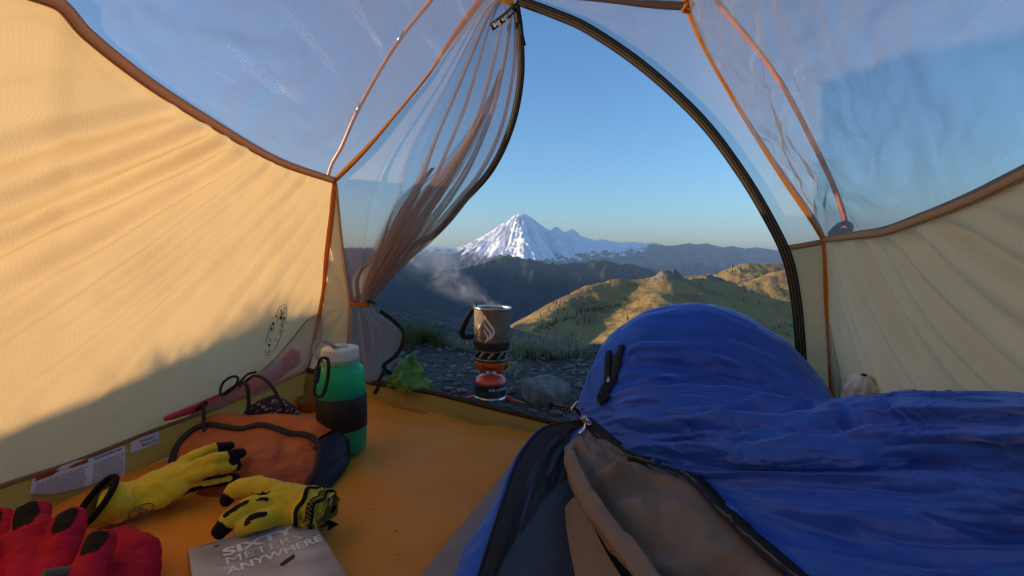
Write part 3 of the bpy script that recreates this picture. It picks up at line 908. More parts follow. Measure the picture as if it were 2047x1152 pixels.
G += n * (0.004 * fbm(G[..., 1] * 7, G[..., 2] * 7, 3, 3) * fadeL)[..., None]
sheet('side_wall', G, M_CREAM, tent)
WALL_L = G
# right wall
G, t, v, n = side(rimR_t, rimR_p, seamR_t, seamR_p, 200, 110, 0.01)
G = bend_front(G, t, v, [FR + [0, 0, .06], FP(1668, 830), FP(1660, 720), FP(1656, 640), FP(1653, 560), FP(1648, 480)])
fadeR = (np.clip((1 - v) / 0.05, 0, 1) * (0.35 + 0.65 * v))[None, :] * np.clip(t * 16, 0, 1)[:, None]
u_ = np.linalg.norm(np.diff(G[:, -1], axis=0), axis=1); u_ = np.concatenate([[0], np.cumsum(u_)])[:, None]
hh = (1 - v)[None, :] * 0.45
ph = u_ - 0.75 * hh - 0.35 * hh**2 * 2              # folds run down and back from the seam
fold = np.zeros_like(ph)
for k, c in enumerate([.03, .075, .10, .155, .20, .225, .29, .33, .40, .47]):
    w = .012 + .006 * ((k * 7) % 3)
    fold += (0.6 + 0.5 * ((k * 5) % 3) / 2) * np.exp(-((ph - c + .01 * noise2(hh * 6, np.full_like(hh, k), 4)) / w) ** 2)
fold += 0.5 * noise2(ph * 22, hh * 3, 8)
G = G + n * (0.020 * fold * fadeR)[..., None]
sheet('side_wall', G, M_CREAM_R, tent)
# netting above the walls
def creases(G, n, amp, seed, fu=3.0, fv=14.0):
    uv = grid_uv(G).reshape(G.shape[0], G.shape[1], 2)
    c = ridged(uv[..., 0] * fu + .6 * fbm(uv[..., 1] * 4, uv[..., 0] * 3, 2, seed + 9), uv[..., 1] * fv, 3, seed) - 1.2
    e = np.minimum(1, 8 * np.minimum.outer(np.minimum(np.linspace(0, 1, G.shape[0]), np.linspace(1, 0, G.shape[0])),
                                           np.minimum(np.linspace(0, 1, G.shape[1]), np.linspace(1, 0, G.shape[1])) * 1.0))
    return G + n * (amp * c * e)[..., None]
G, t, v, n = side(seamL_t, seamL_p, ridgeL_t, ridgeL_p, 160, 100, 0.015)
G = creases(G, n, 0.008, 21, 2.6, 6.0)
sheet('roof_netting', G, M_NET, tent)
G, t, v, n = side(seamR_t, seamR_p, ridgeR_t, ridgeR_p, 180, 130, -0.012)
_c = crom([FP(1648, 480), FP(1625, 440), FP(1580, 375), FP(1520, 285), FP(1455, 180), FP(1405, 90), FP(1380, 30), FP(1376, 8)], 400)
_l = np.concatenate([[0], np.cumsum(np.linalg.norm(np.diff(_c, axis=0), axis=1))]); _l /= _l[-1]
_e = np.stack([np.interp(v, _l, _c[:, k]) for k in range(3)], -1)
G = G + (_e - G[0])[None] * np.exp(-t * 14)[:, None, None]
n = normals(G)
G = creases(G, n, 0.010, 33, 9.0, 3.0)
G += n * (.004 * (ridged(grid_uv(G)[:, 0].reshape(G.shape[:2]) * 5 - grid_uv(G)[:, 1].reshape(G.shape[:2]) * 9, grid_uv(G)[:, 1].reshape(G.shape[:2]) * 6, 3, 37) - 1.1) * np.clip(t * 10, 0, 1)[:, None] * np.sin(np.pi * v)[None, :] ** .5)[..., None]
dR = np.linalg.norm(G - JR, axis=2); aR = np.arctan2(G[..., 2] - JR[2], np.linalg.norm(G[..., :2] - JR[:2], axis=2))
G += n * (0.010 * np.clip(dR * 4, 0, 1) * np.exp(-dR * 2.2) * (noise2(aR * 9, dR * 2, 41) + .6 * noise2(aR * 21, dR * 2.6, 42)))[..., None]
sheet('roof_netting', G, M_NET, tent)
t = np.linspace(0, 1, 60) ** 1.5
A = pchip(t, ridgeL_t, ridgeL_p); B = pchip(t, ridgeR_t, ridgeR_p)
v = np.linspace(0, 1, 16)
Groof = A[:, None] * (1 - v)[None, :, None] + B[:, None] * v[None, :, None]
sheet('roof_netting', Groof, M_NET, tent)
# foot end
Gf = patch([[BL, (BL + BR) / 2 + [-.06, -.1, 0], BR], [seamL_p[-1], (seamL_p[-1] + seamR_p[-1]) / 2 + [-.05, -.08, 0], seamR_p[-1]],
            [ridgeL_p[-1], (ridgeL_p[-1] + ridgeR_p[-1]) / 2, ridgeR_p[-1]]], 16, 16)
sheet('foot_wall', Gf, M_CREAM, tent)

# seam tapes along the top of the walls
ts = np.linspace(0, .75, 90)
SL = pchip(ts, seamL_t, seamL_p); SR = pchip(ts, seamR_t, seamR_p)
inL = np.array([.9, -.2, .0]); inR = np.array([-.9, .3, .1])
strip('seam_tape', SL + inL * .003, np.linspace(.017, .021, 90), M_BROWN_TAPE, tent, up=inL, th=.002)
strip('seam_tape', SR + inR * .003, np.linspace(.013, .013, 90), M_BROWN_TAPE, tent, up=inR, th=.002)

# floor and its raised rim
nu_, nv_ = 130, 150
u = np.linspace(0, 1, nu_); w = np.linspace(0, 1, nv_)
sill_px = [(745, 768), (860, 787), (970, 814), (1095, 846)]
frontE = np.array([FL * (1 - a) + FR * a for a in u])
frontE[:, 1] -= 0.03 * np.sin(np.pi * u)
backE = np.array([BL * (1 - a) + BR * a for a in u])
G = frontE[None] * (1 - w ** 1.3)[:, None, None] + backE[None] * (w ** 1.3)[:, None, None]
G[..., 2] = floorz(G[..., 0])
edge = np.minimum.outer(np.ones(nv_), np.minimum(u, 1 - u))
G[..., 2] += 0.004 * fbm(G[..., 0] * 6, G[..., 1] * 6, 3, 60) + .004 * (ridged(G[..., 0] * 4 + G[..., 1] * 5, G[..., 1] * 2.5 - G[..., 0] * 4, 3, 62) - 1.1) + 0.004 * ridged(G[..., 0] * 3 + G[..., 1] * 2, G[..., 1] * 7, 2, 61) * np.exp(-((G[..., 1] - frontE[None, :, 1]) / .16) ** 2)
sheet('floor', G, M_FLOOR, tent)
def rim(A, B, name='rim_wall', nv=14, flare=None):
    s = np.linspace(0, 1, nv)
    G = A[:, None] * (1 - s)[None, :, None] + B[:, None] * s[None, :, None]
    G[..., 2] -= (0.25 * np.sin(np.pi * s) * 0.05)[None, :]
    return G
t = np.linspace(0, 1, 120) ** 1.4
fl = FL[None] * (1 - t)[:, None] + BL[None] * t[:, None]; fl[:, 2] = floorz(fl[:, 0])
fl[:, 0] += 0.022; 
rl = pchip(t, rimL_t, rimL_p)
G = rim(fl, rl); G += normals(G) * (0.003 * fbm(G[..., 1] * 9, G[..., 2] * 9, 3, 71))[..., None]
RIM_L = G
sheet('rim_wall', G, M_TUB, tent)
strip('rim_tape', (rl + [0.004, -.001, 0]), .007, mat('rim_tape_brown', (.30, .13, .04), .8), tent, up=(1, 0, 0.1), th=.002)
fr_ = FR[None] * (1 - t)[:, None] + BR[None] * t[:, None]; fr_[:, 2] = floorz(fr_[:, 0])
rr = pchip(t, rimR_t, rimR_p)
sheet('rim_wall', rim(fr_, rr), M_TUB, tent)
# front sill (low ochre rim across the door)
sp_ = [LW(612, 741), FP(690, 756, -.0), FP(745, 767, -.0), FP(860, 786), FP(970, 813), FP(1095, 844), FP(1240, 880), FP(1450, 925), FR + [0, 0, .05]]
sill_top = crom(sp_, 140)
base = []
for p in sill_top:
    r = p - NF * -1.0 * 0.0
    q = p + NF * 0.045; q = np.array([q[0], q[1], float(floorz(q[0])) + .002]); base.append(q)
base = np.array(base)
s = np.linspace(0, 1, 16)
G = sill_top[:, None] * (1 - s)[None, :, None] + base[:, None] * s[None, :, None]
G[..., 2] -= (0.012 * np.sin(np.pi * s))[None, :]
G += NF * (0.006 * fbm(grid_uv(G)[:, 1].reshape(G.shape[:2]) * 5, s[None, :] * 2 + 0 * G[..., 0], 3, 77) * np.sin(np.pi * s)[None, :])[..., None]
sheet('sill', G, M_TUB, tent)
strip('sill_zip', sill_top + NF * .002 + [0, 0, .003], .013, M_ZIP, tent, up=NF, th=.003)

# front panel frame straps
strapL = crom([FP(976, -20, .004), FP(960, 0, .004), FP(905, 75, .004), FP(850, 158, .004), FP(782, 240, .004), FP(725, 305, .004), FP(668, 362, .004)], 90)
strapL2 = crom([FP(668, 362, .005), FP(661, 440, .006), FP(652, 520, .006), FP(645, 590, .006), FP(628, 680, .006), FP(604, 768, .006)], 80)
wv = .011 + .004 * np.sin(np.linspace(0, 9, 90))
twist = np.stack([unit(NF + _R * .9 * math.sin(a * 2.2) * .8) for a in np.linspace(0, 3, 90)])
strip('edge_strap', strapL, wv, M_ORANGE_WEB, tent, up=twist, th=.0015)
strip('edge_strap', strapL2, .009 + .005 * np.sin(np.linspace(0.5, 5, 80)) ** 2, M_ORANGE_WEB, tent, up=unit(NF + _R * .5), th=.0015)
strapR = crom([FP(1376, 0, .004), FP(1378, 25, .004), FP(1405, 90, .004), FP(1455, 180, .004), FP(1520, 285, .004), FP(1580, 375, .004), FP(1625, 440, .004), FP(1648, 482, .004)], 90)
strapR2 = crom([FP(1648, 480, .005), FP(1653, 560, .006), FP(1656, 640, .006), FP(1660, 720, .006), FP(1668, 830, .006), FP(1675, 900, .006)], 80)
strip('edge_strap', strapR, .010 + .004 * np.cos(np.linspace(0, 8, 90)) * np.linspace(.4, 1, 90), M_ORANGE_WEB, tent, up=unit(NF - _R * .4), th=.0015)
strip('edge_strap', strapR2, .009 + .004 * np.sin(np.linspace(0, 6, 80)) ** 2, M_ORANGE_WEB, tent, up=unit(NF - _R * .3), th=.0015)
kn = []
for k in range(3):
    c = FP(1374 + 4 * (k % 2), 2 + 8 * k, .006)
    a = np.linspace(0, 2 * np.pi, 14, endpoint=False)
    ring = c + np.outer(np.cos(a) * .010, _R) + np.outer(np.sin(a) * .006 + .003 * np.cos(a), _F) + np.outer(np.sin(a + k) * .004, _U)
    kn.append(tube_geo(ring, .0032, 8, True))
V, F = merge(kn); obj('strap_knot', V, F, M_ORANGE_WEB, tent)
ridge_front = crom([FP(1005, -10, .003), FP(1100, -12, .003), FP(1200, -4, .003), FP(1300, 8, .003), FP(1376, 13, .003)], 60)
strip('ridge_tape', ridge_front, .016, tape_mat('grey_brown_tape', (.13, .085, .07), (.05, .03, .02), (.12, .88), .04), tent, up=NF, th=.002)
G = patch([[FP(985, -14, .006), FP(1010, -14, .006), FP(1032, -6, .006)], [FP(990, 0, .008), FP(1012, 6, .009), FP(1028, 6, .008)], [FP(1006, 6, .006), FP(1018, 12, .007), FP(1028, 12, .006)]], 8, 8)
sheet('apex_patch', G, M_ORANGE_WEB, tent)

# front left cloth panel, between the strap and the door
stp = crom([FP(668, 364), FP(661, 440), FP(652, 520), FP(645, 590), FP(628, 680), FP(604, 770)], 70)
brn = crom([FP(673, 366), FP(680, 440), FP(690, 530), FP(700, 602), FP(697, 680), FP(694, 762)], 70)
s = np.linspace(0, 1, 50)
G = stp[:, None] * (1 - s)[None, :, None] + brn[:, None] * s[None, :, None]
tie = FP(700, 606)
rel = G - tie
an = np.arctan2(rel[..., 2], -rel[..., 0]); dd = np.linalg.norm(rel, axis=2)
G = G + NF * (0.007 * np.clip(dd * 8, 0, 1) * np.exp(-dd * 3.5) * (np.sin(an * 15) + .6 * noise2(an * 9, dd * 4, 91)))[..., None]
sheet('front_panel', G, M_CREAM, tent)
strip('door_seam', brn + NF * .003, .007, M_BROWN_TAPE, tent, up=NF, th=.0015)
# front right: netting above, cloth below
zipR = crom([FP(1034, 2), FP(1110, 30), FP(1180, 62), FP(1290, 138), FP(1400, 240), FP(1480, 345), FP(1540, 445), FP(1574, 520), FP(1590, 600), FP(1598, 680), FP(1602, 760), FP(1604, 850)], 200)
za = crom([FP(1034, 2), FP(1110, 30), FP(1180, 62), FP(1290, 138), FP(1400, 240), FP(1480, 345), FP(1540, 445), FP(1566, 498)], 80)
zb = crom([FP(1012, -10), FP(1120, -10), FP(1250, 0), FP(1374, 13), FP(1440, 150), FP(1520, 285), FP(1600, 405), FP(1648, 480)], 80)
s = np.linspace(0, 1, 30)
G = za[:, None] * (1 - s)[None, :, None] + zb[:, None] * s[None, :, None]
sheet('front_netting', G, M_NET, tent)
zc = crom([FP(1566, 498), FP(1585, 575), FP(1597, 660), FP(1603, 760), FP(1605, 850)], 60)
zd = crom([FP(1648, 482), FP(1655, 560), FP(1660, 650), FP(1665, 760), FP(1672, 870)], 60)
s = np.linspace(0, 1, 40)
G = zc[:, None] * (1 - s)[None, :, None] + zd[:, None] * s[None, :, None]
uvp = grid_uv(G).reshape(60, 40, 2)
G += NF * (0.0035 * np.sin((uvp[..., 1] * 1.0 - uvp[..., 0] * .55) * 190 + 3 * noise2(uvp[..., 0] * 12, uvp[..., 1] * 8, 5)) * np.clip((uvp[..., 1] - .08) * 9, 0, 1) * np.sin(np.pi * s)[None, :])[..., None]
sheet('front_panel', G, M_CREAM, tent)
strip('seam_tape', crom([FP(1574, 496, .003), FP(1610, 490, .003), FP(1648, 483, .003)], 20), .011, M_BROWN_TAPE, tent, up=NF, th=.0015)
dz = strip('door_zip', zipR + NF * .004, .020, M_ZIP, tent, up=NF, th=.003)

# ---- the rolled-back door: netting gathered to a tie on the left
NV, NU = 190, 230
Lb = crom([FP(1008, 0), FP(960, 6), FP(850, 164), FP(725, 310), FP(671, 366), FP(680, 440), FP(690, 530), FP(702, 604)], NV)
Mb = crom([FP(1031, 7), FP(1036, 70, .012), FP(1034, 160, .022), FP(1014, 255, .022), FP(972, 340, .01), FP(915, 415, .0), FP(860, 478, -.01), FP(815, 525, -.01), FP(772, 568, -.008), FP(744, 604, -.006)], NV)
Rb = crom([FP(1032, 8), FP(1040, 70, .01), FP(1041, 160, .02), FP(1022, 255, .02), FP(982, 340, .0), FP(925, 405, -.02), FP(872, 466, -.03), FP(810, 497, -.05), FP(740, 525, -.06), FP(712, 560, -.04), FP(716, 604, -.02)], NV)
vv = np.linspace(0, 1, NV); uu = np.linspace(0, 1, NU)
V2, U2 = np.meshgrid(vv, uu, indexing='ij')
lat = unit(np.cross(NF, [0, 0, 1]))
if lat[0] < 0: lat = -lat
wid = np.linalg.norm(Mb - Lb, axis=1)[:, None]
# a flat clear part near the strap, then slack cloth packed into the right-hand side
pk_ = .60 * np.clip((V2 - .05) / .5, 0, 1)
c0 = .25 + .25 * (1 - pk_ / .6)
frac = np.where(U2 < c0, U2 / c0 * (.25 + pk_ * .55), (.25 + pk_ * .55) + (1 - (.25 + pk_ * .55)) * np.clip((U2 - c0) / (.84 - c0), 0, 1))
u2 = np.clip((uu - .84) / .16, 0, 1)[None, :, None]
Gd = (Lb[:, None] * (1 - frac[..., None]) + Mb[:, None] * frac[..., None]) * (1 - u2) + Rb[:, None] * u2
gath = np.clip((V2 - .10) / .9, 0, 1)
ph_ = 2 * np.pi * 9.0 * U2 + 1.6 * noise2(U2 * 4, V2 * 1.6, 101) + .6 * noise2(U2 * 9, V2 * 4, 102)
side_ = np.clip((U2 - .12) * 5, 0, 1) * np.clip((.97 - U2) * 9, 0, 1)
amp = (.004 + .011 * gath) * side_
Gd = Gd + NF * (amp * np.sin(ph_) + .3 * amp * np.sin(2.3 * ph_ + 1))[..., None]
Gd = Gd + lat * (np.minimum(amp * 1.8, wid * .075) * np.sin(ph_ + 1.9))[..., None]
door = sheet('door', Gd, M_NET_DOOR, tent)
# the gathered slack lies in several overlapping layers
for lay_, (f0, f1, v0_, sd_) in enumerate(((.48, 1.0, .22, 5), (.56, .97, .32, 6), (.40, .80, .45, 7))):
    k0_ = int(NV * v0_); lv_ = np.linspace(0, 1, NV - k0_)[:, None]; lu_ = np.linspace(0, 1, 110)[None, :]
    fr_l = f0 + (f1 - f0) * lu_ + (1 - lv_) ** 1.3 * (f1 - f0) * (.5 - lu_) * .985
    Gx = Lb[k0_:, None] * (1 - fr_l[..., None]) + Mb[k0_:, None] * fr_l[..., None]
    pz_ = 2 * np.pi * 5.5 * lu_ + 2.0 * noise2(lu_ * 4, lv_ * 1.5, 110 + sd_) + sd_
    ax_l = (.003 + .010 * lv_) * np.sin(np.pi * np.clip(lu_, .02, .98)) ** .4
    Gx = Gx + NF * (ax_l * np.sin(pz_) + (.012 if lay_ == 1 else -.010))[..., None] + lat * (np.minimum(ax_l * 1.6, wid[k0_:] * .06) * np.sin(pz_ + 1.9))[..., None]
    sheet('door_fold', Gx, M_NET_SLACK, door)
strip('door_zip', Rb + NF * .003, .016, M_ZIP, door, up=NF, th=.003)
# below the tie the cloth flares out over the sill
NV2 = 70
T0 = Gd[-1]
ctrl = []
tw = np.linspace(0, 1, 9)
row_b = [FP(697, 700), FP(705, 720, .0), FP(716, 730, .01), FP(730, 742, .0), FP(740, 752, .012), FP(752, 752, -.01), FP(760, 745, -.03), FP(782, 728, -.05), FP(800, 690, -.06)]
row_m = [FP(698, 650), FP(706, 660, .012), FP(715, 662, -.005), FP(724, 665, .014), FP(738, 668, -.002), FP(752, 668, .008), FP(768, 662, -.02), FP(785, 655, -.03), FP(803, 662, -.06)]
row_h = [FP(700, 628), FP(706, 630, .010), FP(712, 630, -.004), FP(720, 632, .010), FP(728, 632, -.004), FP(736, 632, .006), FP(744, 630, -.01), FP(752, 628, -.02), FP(760, 630, -.03)]
row_t = [FP(701, 606), FP(706, 607, .009), FP(711, 608, -.004), FP(717, 608, .008), FP(722, 608, -.004), FP(728, 608, .006), FP(733, 607, -.006), FP(738, 607, -.012), FP(742, 606, -.02)]
row_e = [FP(694, 762), FP(704, 764), FP(714, 766, .004), FP(726, 768), FP(738, 768, .004), FP(750, 764, -.006), FP(764, 752, -.04), FP(775, 742, -.05), FP(790, 722, -.06)]
Gs = patch([row_t, row_h, row_m, row_b, row_e], NV2, 90)
Gs += NF * (.004 * np.sin(np.linspace(0, 34, 90))[None, :] * np.sin(np.linspace(0.3, np.pi, NV2))[:, None])[..., None]
sheet('door_skirt', Gs, M_NET_DOOR, door)
strip('door_zip', crom([FP(760, 622, -.03), FP(785, 640, -.05), FP(803, 662, -.06), FP(802, 690, -.06), FP(790, 712, -.05), FP(768, 730, -.03), FP(770, 738, -.03), FP(785, 748, -.05), FP(800, 738, -.07)], 80), .011, M_ZIP_PLAIN, door, up=NF, th=.003)
strip('zip_tail', crom([FP(770, 736, -.02), FP(764, 750, -.01), FP(756, 764, .004)], 16), .010, M_BLACK, door, up=NF, th=.002)
# tie strap round the bundle
a = np.linspace(0, 2 * np.pi, 40, endpoint=True)
c = FP(721, 607, .0)
ring = c + np.outer(np.cos(a) * .030, lat) + np.outer(np.sin(a) * .017, NF) + np.outer(-.003 * np.cos(a), [0, 0, 1])
strip('tie_strap', ring, .008, M_ORANGE_WEB, tent, up=np.cross(np.gradient(ring, axis=0), [0, 0, 1]), th=.0015)
tube('tie_toggle', crom([FP(736, 603, .008), FP(742, 604, .01), FP(750, 608, .006)], 10), np.array([.0035] * 8 + [.0045, .003]), M_BLACK, tent, seg=8)

# zip pull tags with woven lettering
def ribbon_tag(name, path, w, up, text, parent, tsize, s0):
    path = crom(path, 30)
    o = strip(name, path, w, M_BLACK, parent, up=up, th=.0012)
    t_, s_, n_ = frames(path, up)
    L = np.concatenate([[0], np.cumsum(np.linalg.norm(np.diff(path, axis=0), axis=1))])
    V, F = text_geo(text, tsize, .01)
    out = []
    for x, y, z in V:
        k = min(np.searchsorted(L, s0 + x), len(L) - 1)
        out.append(path[k] + t_[k] * 0 + s_[k] * -(y - tsize * .35) + n_[k] * .0012)
        if k > 0: out[-1] = out[-1] + (path[k] - path[k - 1]) * ((s0 + x - L[k]) / (L[k] - L[k - 1] + 1e-9))
    obj('lettering', np.array(out), F, M_WHITE_PRINT, o, smooth=False)
    return o
ribbon_tag('pull_tag', [FP(982, 55, .02), FP(995, 45, .022), FP(1012, 32, .02), FP(1030, 14, .012)], .017, NF, 'big agnes', tent, .0145, .006)
strip('pull_tag', crom([FP(1036, 16, .012), FP(1040, 45, .014), FP(1043, 70, .014), FP(1048, 92, .012)], 20), .009, M_BLACK, tent, up=NF, th=.0012)
ribbon_tag('pull_tag', [FP(743, 798, .015), FP(750, 785, .014), FP(757, 770, .010)], .009, NF, 'Fly', tent, .008, .002)

# ---- poles outside the netting
pole_m = mat('orange_anodised_pole', (.85, .22, .05), .35, metal=.25, var=.05, spec=.6)
HUB = (AL + AR) / 2 + np.array([0.02, -.02, .06])
pl = thing('tent_pole', (-.66, 1.36, 0.0), 'orange metal tent pole curving down outside the left netting', 'tent pole')
pathL = crom([HUB, P(900, -60, 1.03), P(862, 0, 1.08), P(790, 92, 1.13), P(720, 212, 1.2), P(684, 292, 1.26), P(658, 345, 1.31), P(640, 450, 1.36), P(622, 600, 1.39), P(604, 770, 1.40)], 90)
tube('pole_tube', pathL, .0047, pole_m, pl, seg=12)
for (px, py, d) in [(800, 78, 1.122), (716, 219, 1.204)]:
    k = np.argmin(np.linalg.norm(pathL - P(px, py, d), axis=1))
    tube('ferrule', pathL[k - 1:k + 2], .0053, mat('pole_ferrule', (.35, .3, .28), .3, metal=.9), pl, seg=12)
pr = thing('tent_pole', (.72, 1.02, -.12), 'brown shaded tent pole seen through the right netting', 'tent pole')
pathR = crom([HUB, P(1400, -60, 1.0), P(1432, 0, 1.03), P(1500, 82, 1.04), P(1565, 172, 1.045), P(1625, 285, 1.045), P(1665, 370, 1.04), P(1690, 446, 1.03), P(1702, 560, 1.03), P(1708, 700, 1.03), P(1712, 860, 1.03)], 90)
tube('pole_tube', pathR, .0055, pole_m, pr, seg=12)
clip_m = mat('grey_plastic_clip', (.10, .10, .12), .6)
cl = [tube_geo(crom([P(1660, 468, 1.0), P(1675, 452, 1.01), P(1690, 446, 1.015), P(1700, 452, 1.015), P(1698, 466, 1.0)], 14), .006, 8),
      tube_geo(crom([P(1664, 474, .985), P(1684, 462, .995), P(1700, 470, .99)], 10), .008, 8)]
V, F = merge(cl); obj('pole_clip', V, F, clip_m, tent)
# ------------------------------------------------------------------ sleeping pad
M_PAD = mat('grey_pad_fabric', (.20, .18, .175), .75, var=.08, scale=15, bump=.25, bscale=500)
M_PADBASE = mat('navy_pad_base', (.035, .028, .05), .8, var=.1, bump=.3, bscale=600)
pa, pb = GF(1082, 872, .0), GF(846, 1180, .0)
pdir = unit(pa - pb); pside = unit(np.cross(pdir, [0, 0, 1])); 
if pside[0] < 0: pside = -pside
pad = thing('sleeping_pad', pb, 'grey sleeping pad with dark navy edge under the blue sleeping bag', 'sleeping pad')
Lp = np.linspace(-1.0, .455, 60)
def pad_sec(l):
    end = ss(np.array(l), .455, .36)
    th = .018 + .014 * end
    c = pb + pdir * l
    out = []
    wv = .010 * math.sin(l * 70)
    for (s, h) in [(.012, 0), (.0, .014), (.0, .020), (.006, th * .7), (.022, th), (.09, th + .006 + wv * .3), (.2, th + .004), (.35, th + .006), (.46, th), (.5, th * .5), (.5, 0)]:
        p = c + pside * s; p = np.array([p[0], p[1], float(floorz(p[0])) + .004 + h * float(np.clip(end * 1.0 + .45, 0, 1))]); out.append(p)
    return out
S = np.array([pad_sec(l) for l in Lp])
# far end of the pad stands up a little against the sill
curl = ss(Lp, .30, .455)[:, None]
S[:, 3:9, 2] += .022 * curl
sheet('top_sheet', S[:, 2:], M_PAD, pad)
sheet('base_sheet', S[:, :3], M_PADBASE, pad)
obj('end_cap', np.vstack([S[-1], S[-1].mean(0, keepdims=True)]), [[i, (i + 1) % 11, 11] for i in range(11)], M_PAD, pad)

# ------------------------------------------------------------------ sleeping bag
def shell_mat(name, col, col2, rough=.5, sheen=.6):
    m = bpy.data.materials.new(name); m.use_nodes = True
    N, L = m.node_tree.nodes, m.node_tree.links
    b = N['Principled BSDF']; b.inputs['Roughness'].default_value = rough; b.inputs['Specular IOR Level'].default_value = .45
    b.inputs['Sheen Weight'].default_value = sheen; b.inputs['Sheen Roughness'].default_value = .35; b.inputs['Sheen Tint'].default_value = (.6, .6, 1, 1)
    uv = N.new('ShaderNodeUVMap')
    nz = N.new('ShaderNodeTexNoise'); nz.inputs['Scale'].default_value = 9; nz.inputs['Detail'].default_value = 5; L.new(uv.outputs[0], nz.inputs['Vector'])
    mx = N.new('ShaderNodeMix'); mx.data_type = 'RGBA'; mx.inputs[6].default_value = (*col, 1); mx.inputs[7].default_value = (*col2, 1)
    L.new(nz.outputs['Fac'], mx.inputs[0]); L.new(mx.outputs[2], b.inputs['Base Color'])
    mp = N.new('ShaderNodeMapping'); mp.inputs['Scale'].default_value = (14, 60, 1); L.new(uv.outputs[0], mp.inputs[0])
    n2 = N.new('ShaderNodeTexNoise'); n2.inputs['Scale'].default_value = 1.0; n2.inputs['Detail'].default_value = 4; n2.inputs['Distortion'].default_value = .6; L.new(mp.outputs[0], n2.inputs['Vector'])
    n3 = N.new('ShaderNodeTexNoise'); n3.inputs['Scale'].default_value = 700; n3.inputs['Detail'].default_value = 2; L.new(uv.outputs[0], n3.inputs['Vector'])
    h = math_node(m, 'ADD', math_node(m, 'MULTIPLY', n2.outputs['Fac'], 1.0), math_node(m, 'MULTIPLY', n3.outputs['Fac'], .10))
    bp = N.new('ShaderNodeBump'); bp.inputs['Strength'].default_value = .16; bp.inputs['Distance'].default_value = .006
    L.new(h, bp.inputs['Height']); L.new(bp.outputs[0], b.inputs['Normal'])
    return m
M_BLUE = shell_mat('blue_nylon_shell', (.014, .078, .38), (.026, .110, .52))
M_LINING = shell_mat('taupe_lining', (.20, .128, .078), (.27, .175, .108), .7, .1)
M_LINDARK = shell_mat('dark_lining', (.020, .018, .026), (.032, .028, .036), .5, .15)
M_COIL = mat('brass_coil', (.16, .12, .05), .5, var=.1)
M_COILDARK = mat('dark_coil', (.05, .045, .05), .5, var=.1)
M_METAL = mat('bright_metal', (.72, .68, .62), .22, metal=1.0, var=.08, scale=200)
bag = thing('sleeping_bag', GF(1300, 1000, .0), 'royal blue sleeping bag half unzipped with taupe lining', 'sleeping bag')

rows = [
    [(1205, 800, 1.06), (1250, 780, 1.10), (1310, 760, 1.12), (1390, 750, 1.12), (1480, 770, 1.08), (1560, 800, 1.0), (1630, 840, .93), (1700, 880, .85)],
    [(1207, 700, 1.06), (1246, 668, 1.07), (1300, 640, 1.07), (1390, 626, 1.05), (1480, 648, 1.01), (1560, 690, .96), (1615, 738, .91), (1665, 806, .84)],
    [(1203, 690, 1.02), (1243, 655, 1.01), (1298, 627, .99), (1390, 613, .97), (1478, 633, .94), (1556, 678, .90), (1610, 724, .86), (1662, 796, .80)],
    [(1183, 735, .97), (1238, 712, .94), (1300, 688, .92), (1390, 678, .90), (1490, 694, .87), (1570, 732, .83), (1622, 770, .79), (1665, 808, .745)],
    [(1173, 788, .93), (1224, 780, .89), (1300, 770, .86), (1390, 767, .84), (1490, 777, .81), (1585, 794, .77), (1640, 806, .735), (1690, 826, .695)],
    [(1168, 832, .905), (1218, 800, .855), (1300, 778, .805), (1400, 778, .775), (1500, 788, .74), (1595, 803, .705), (1660, 810, .675), (1745, 822, .64)],
    [(1178, 842, .87), (1245, 830, .80), (1330, 818, .75), (1430, 818, .705), (1540, 818, .665), (1655, 803, .63), (1765, 788, .57), (1920, 785, .43)],
    [(1212, 872, .80), (1300, 872, .735), (1400, 868, .68), (1500, 860, .63), (1620, 848, .585), (1760, 832, .54), (1900, 822, .435), (2120, 815, .30)],
    [(1258, 908, .745), (1330, 912, .69), (1420, 912, .64), (1520, 908, .59), (1640, 898, .545), (1770, 886, .50), (1900, 880, .43), (2160, 872, .29)],
    [(1300, 925, .700), (1390, 952, .645), (1490, 956, .595), (1610, 952, .55), (1740, 946, .505), (1870, 938, .465), (2010, 934, .385), (2250, 930, .28)],
    [(1392, 962, .625), (1470, 1000, .575), (1580, 1010, .53), (1700, 1012, .49), (1840, 1010, .45), (1970, 1008, .39), (2100, 1008, .345), (2350, 1008, .265)],
    [(1470, 1040, .535), (1560, 1082, .50), (1670, 1092, .465), (1800, 1096, .43), (1940, 1096, .40), (2070, 1096, .365), (2200, 1096, .33), (2450, 1096, .27)],
    [(1556, 1122, .465), (1640, 1170, .43), (1760, 1190, .40), (1890, 1200, .375), (2030, 1200, .35), (2160, 1200, .32), (2300, 1200, .295), (2550, 1200, .25)],
    [(1680, 1222, .40), (1780, 1290, .37), (1900, 1320, .345), (2040, 1340, .32), (2180, 1340, .30), (2300, 1340, .28), (2440, 1340, .26), (2700, 1340, .22)],
    [(1850, 1400, .33), (1980, 1480, .30), (2100, 1520, .28), (2250, 1560, .26), (2400, 1560, .24), (2540, 1560, .22), (2700, 1560, .20), (2950, 1560, .18)],
]
for k_, r in enumerate(rows):
    x_, y_, d_ = r[-1]
    r.append((x_ + 14, y_ + 95, d_) if k_ < 6 else ((2200, 830, .28) if k_ == 6 else (x_ + 220, y_ + 14, d_ * .84)))
ctrl = [[P(*c) for c in r] for r in rows]
NVb, NUb = 420, 290
Gb = patch(ctrl, NVb, NUb)
nb = normals(Gb)
if nb[NVb // 2, NUb // 2, 2] < 0: nb = -nb
V01, U01 = np.meshgrid(np.linspace(0, 14, NVb), np.linspace(0, 8, NUb), indexing='ij')   # in control-row units
H = np.zeros((NVb, NUb))
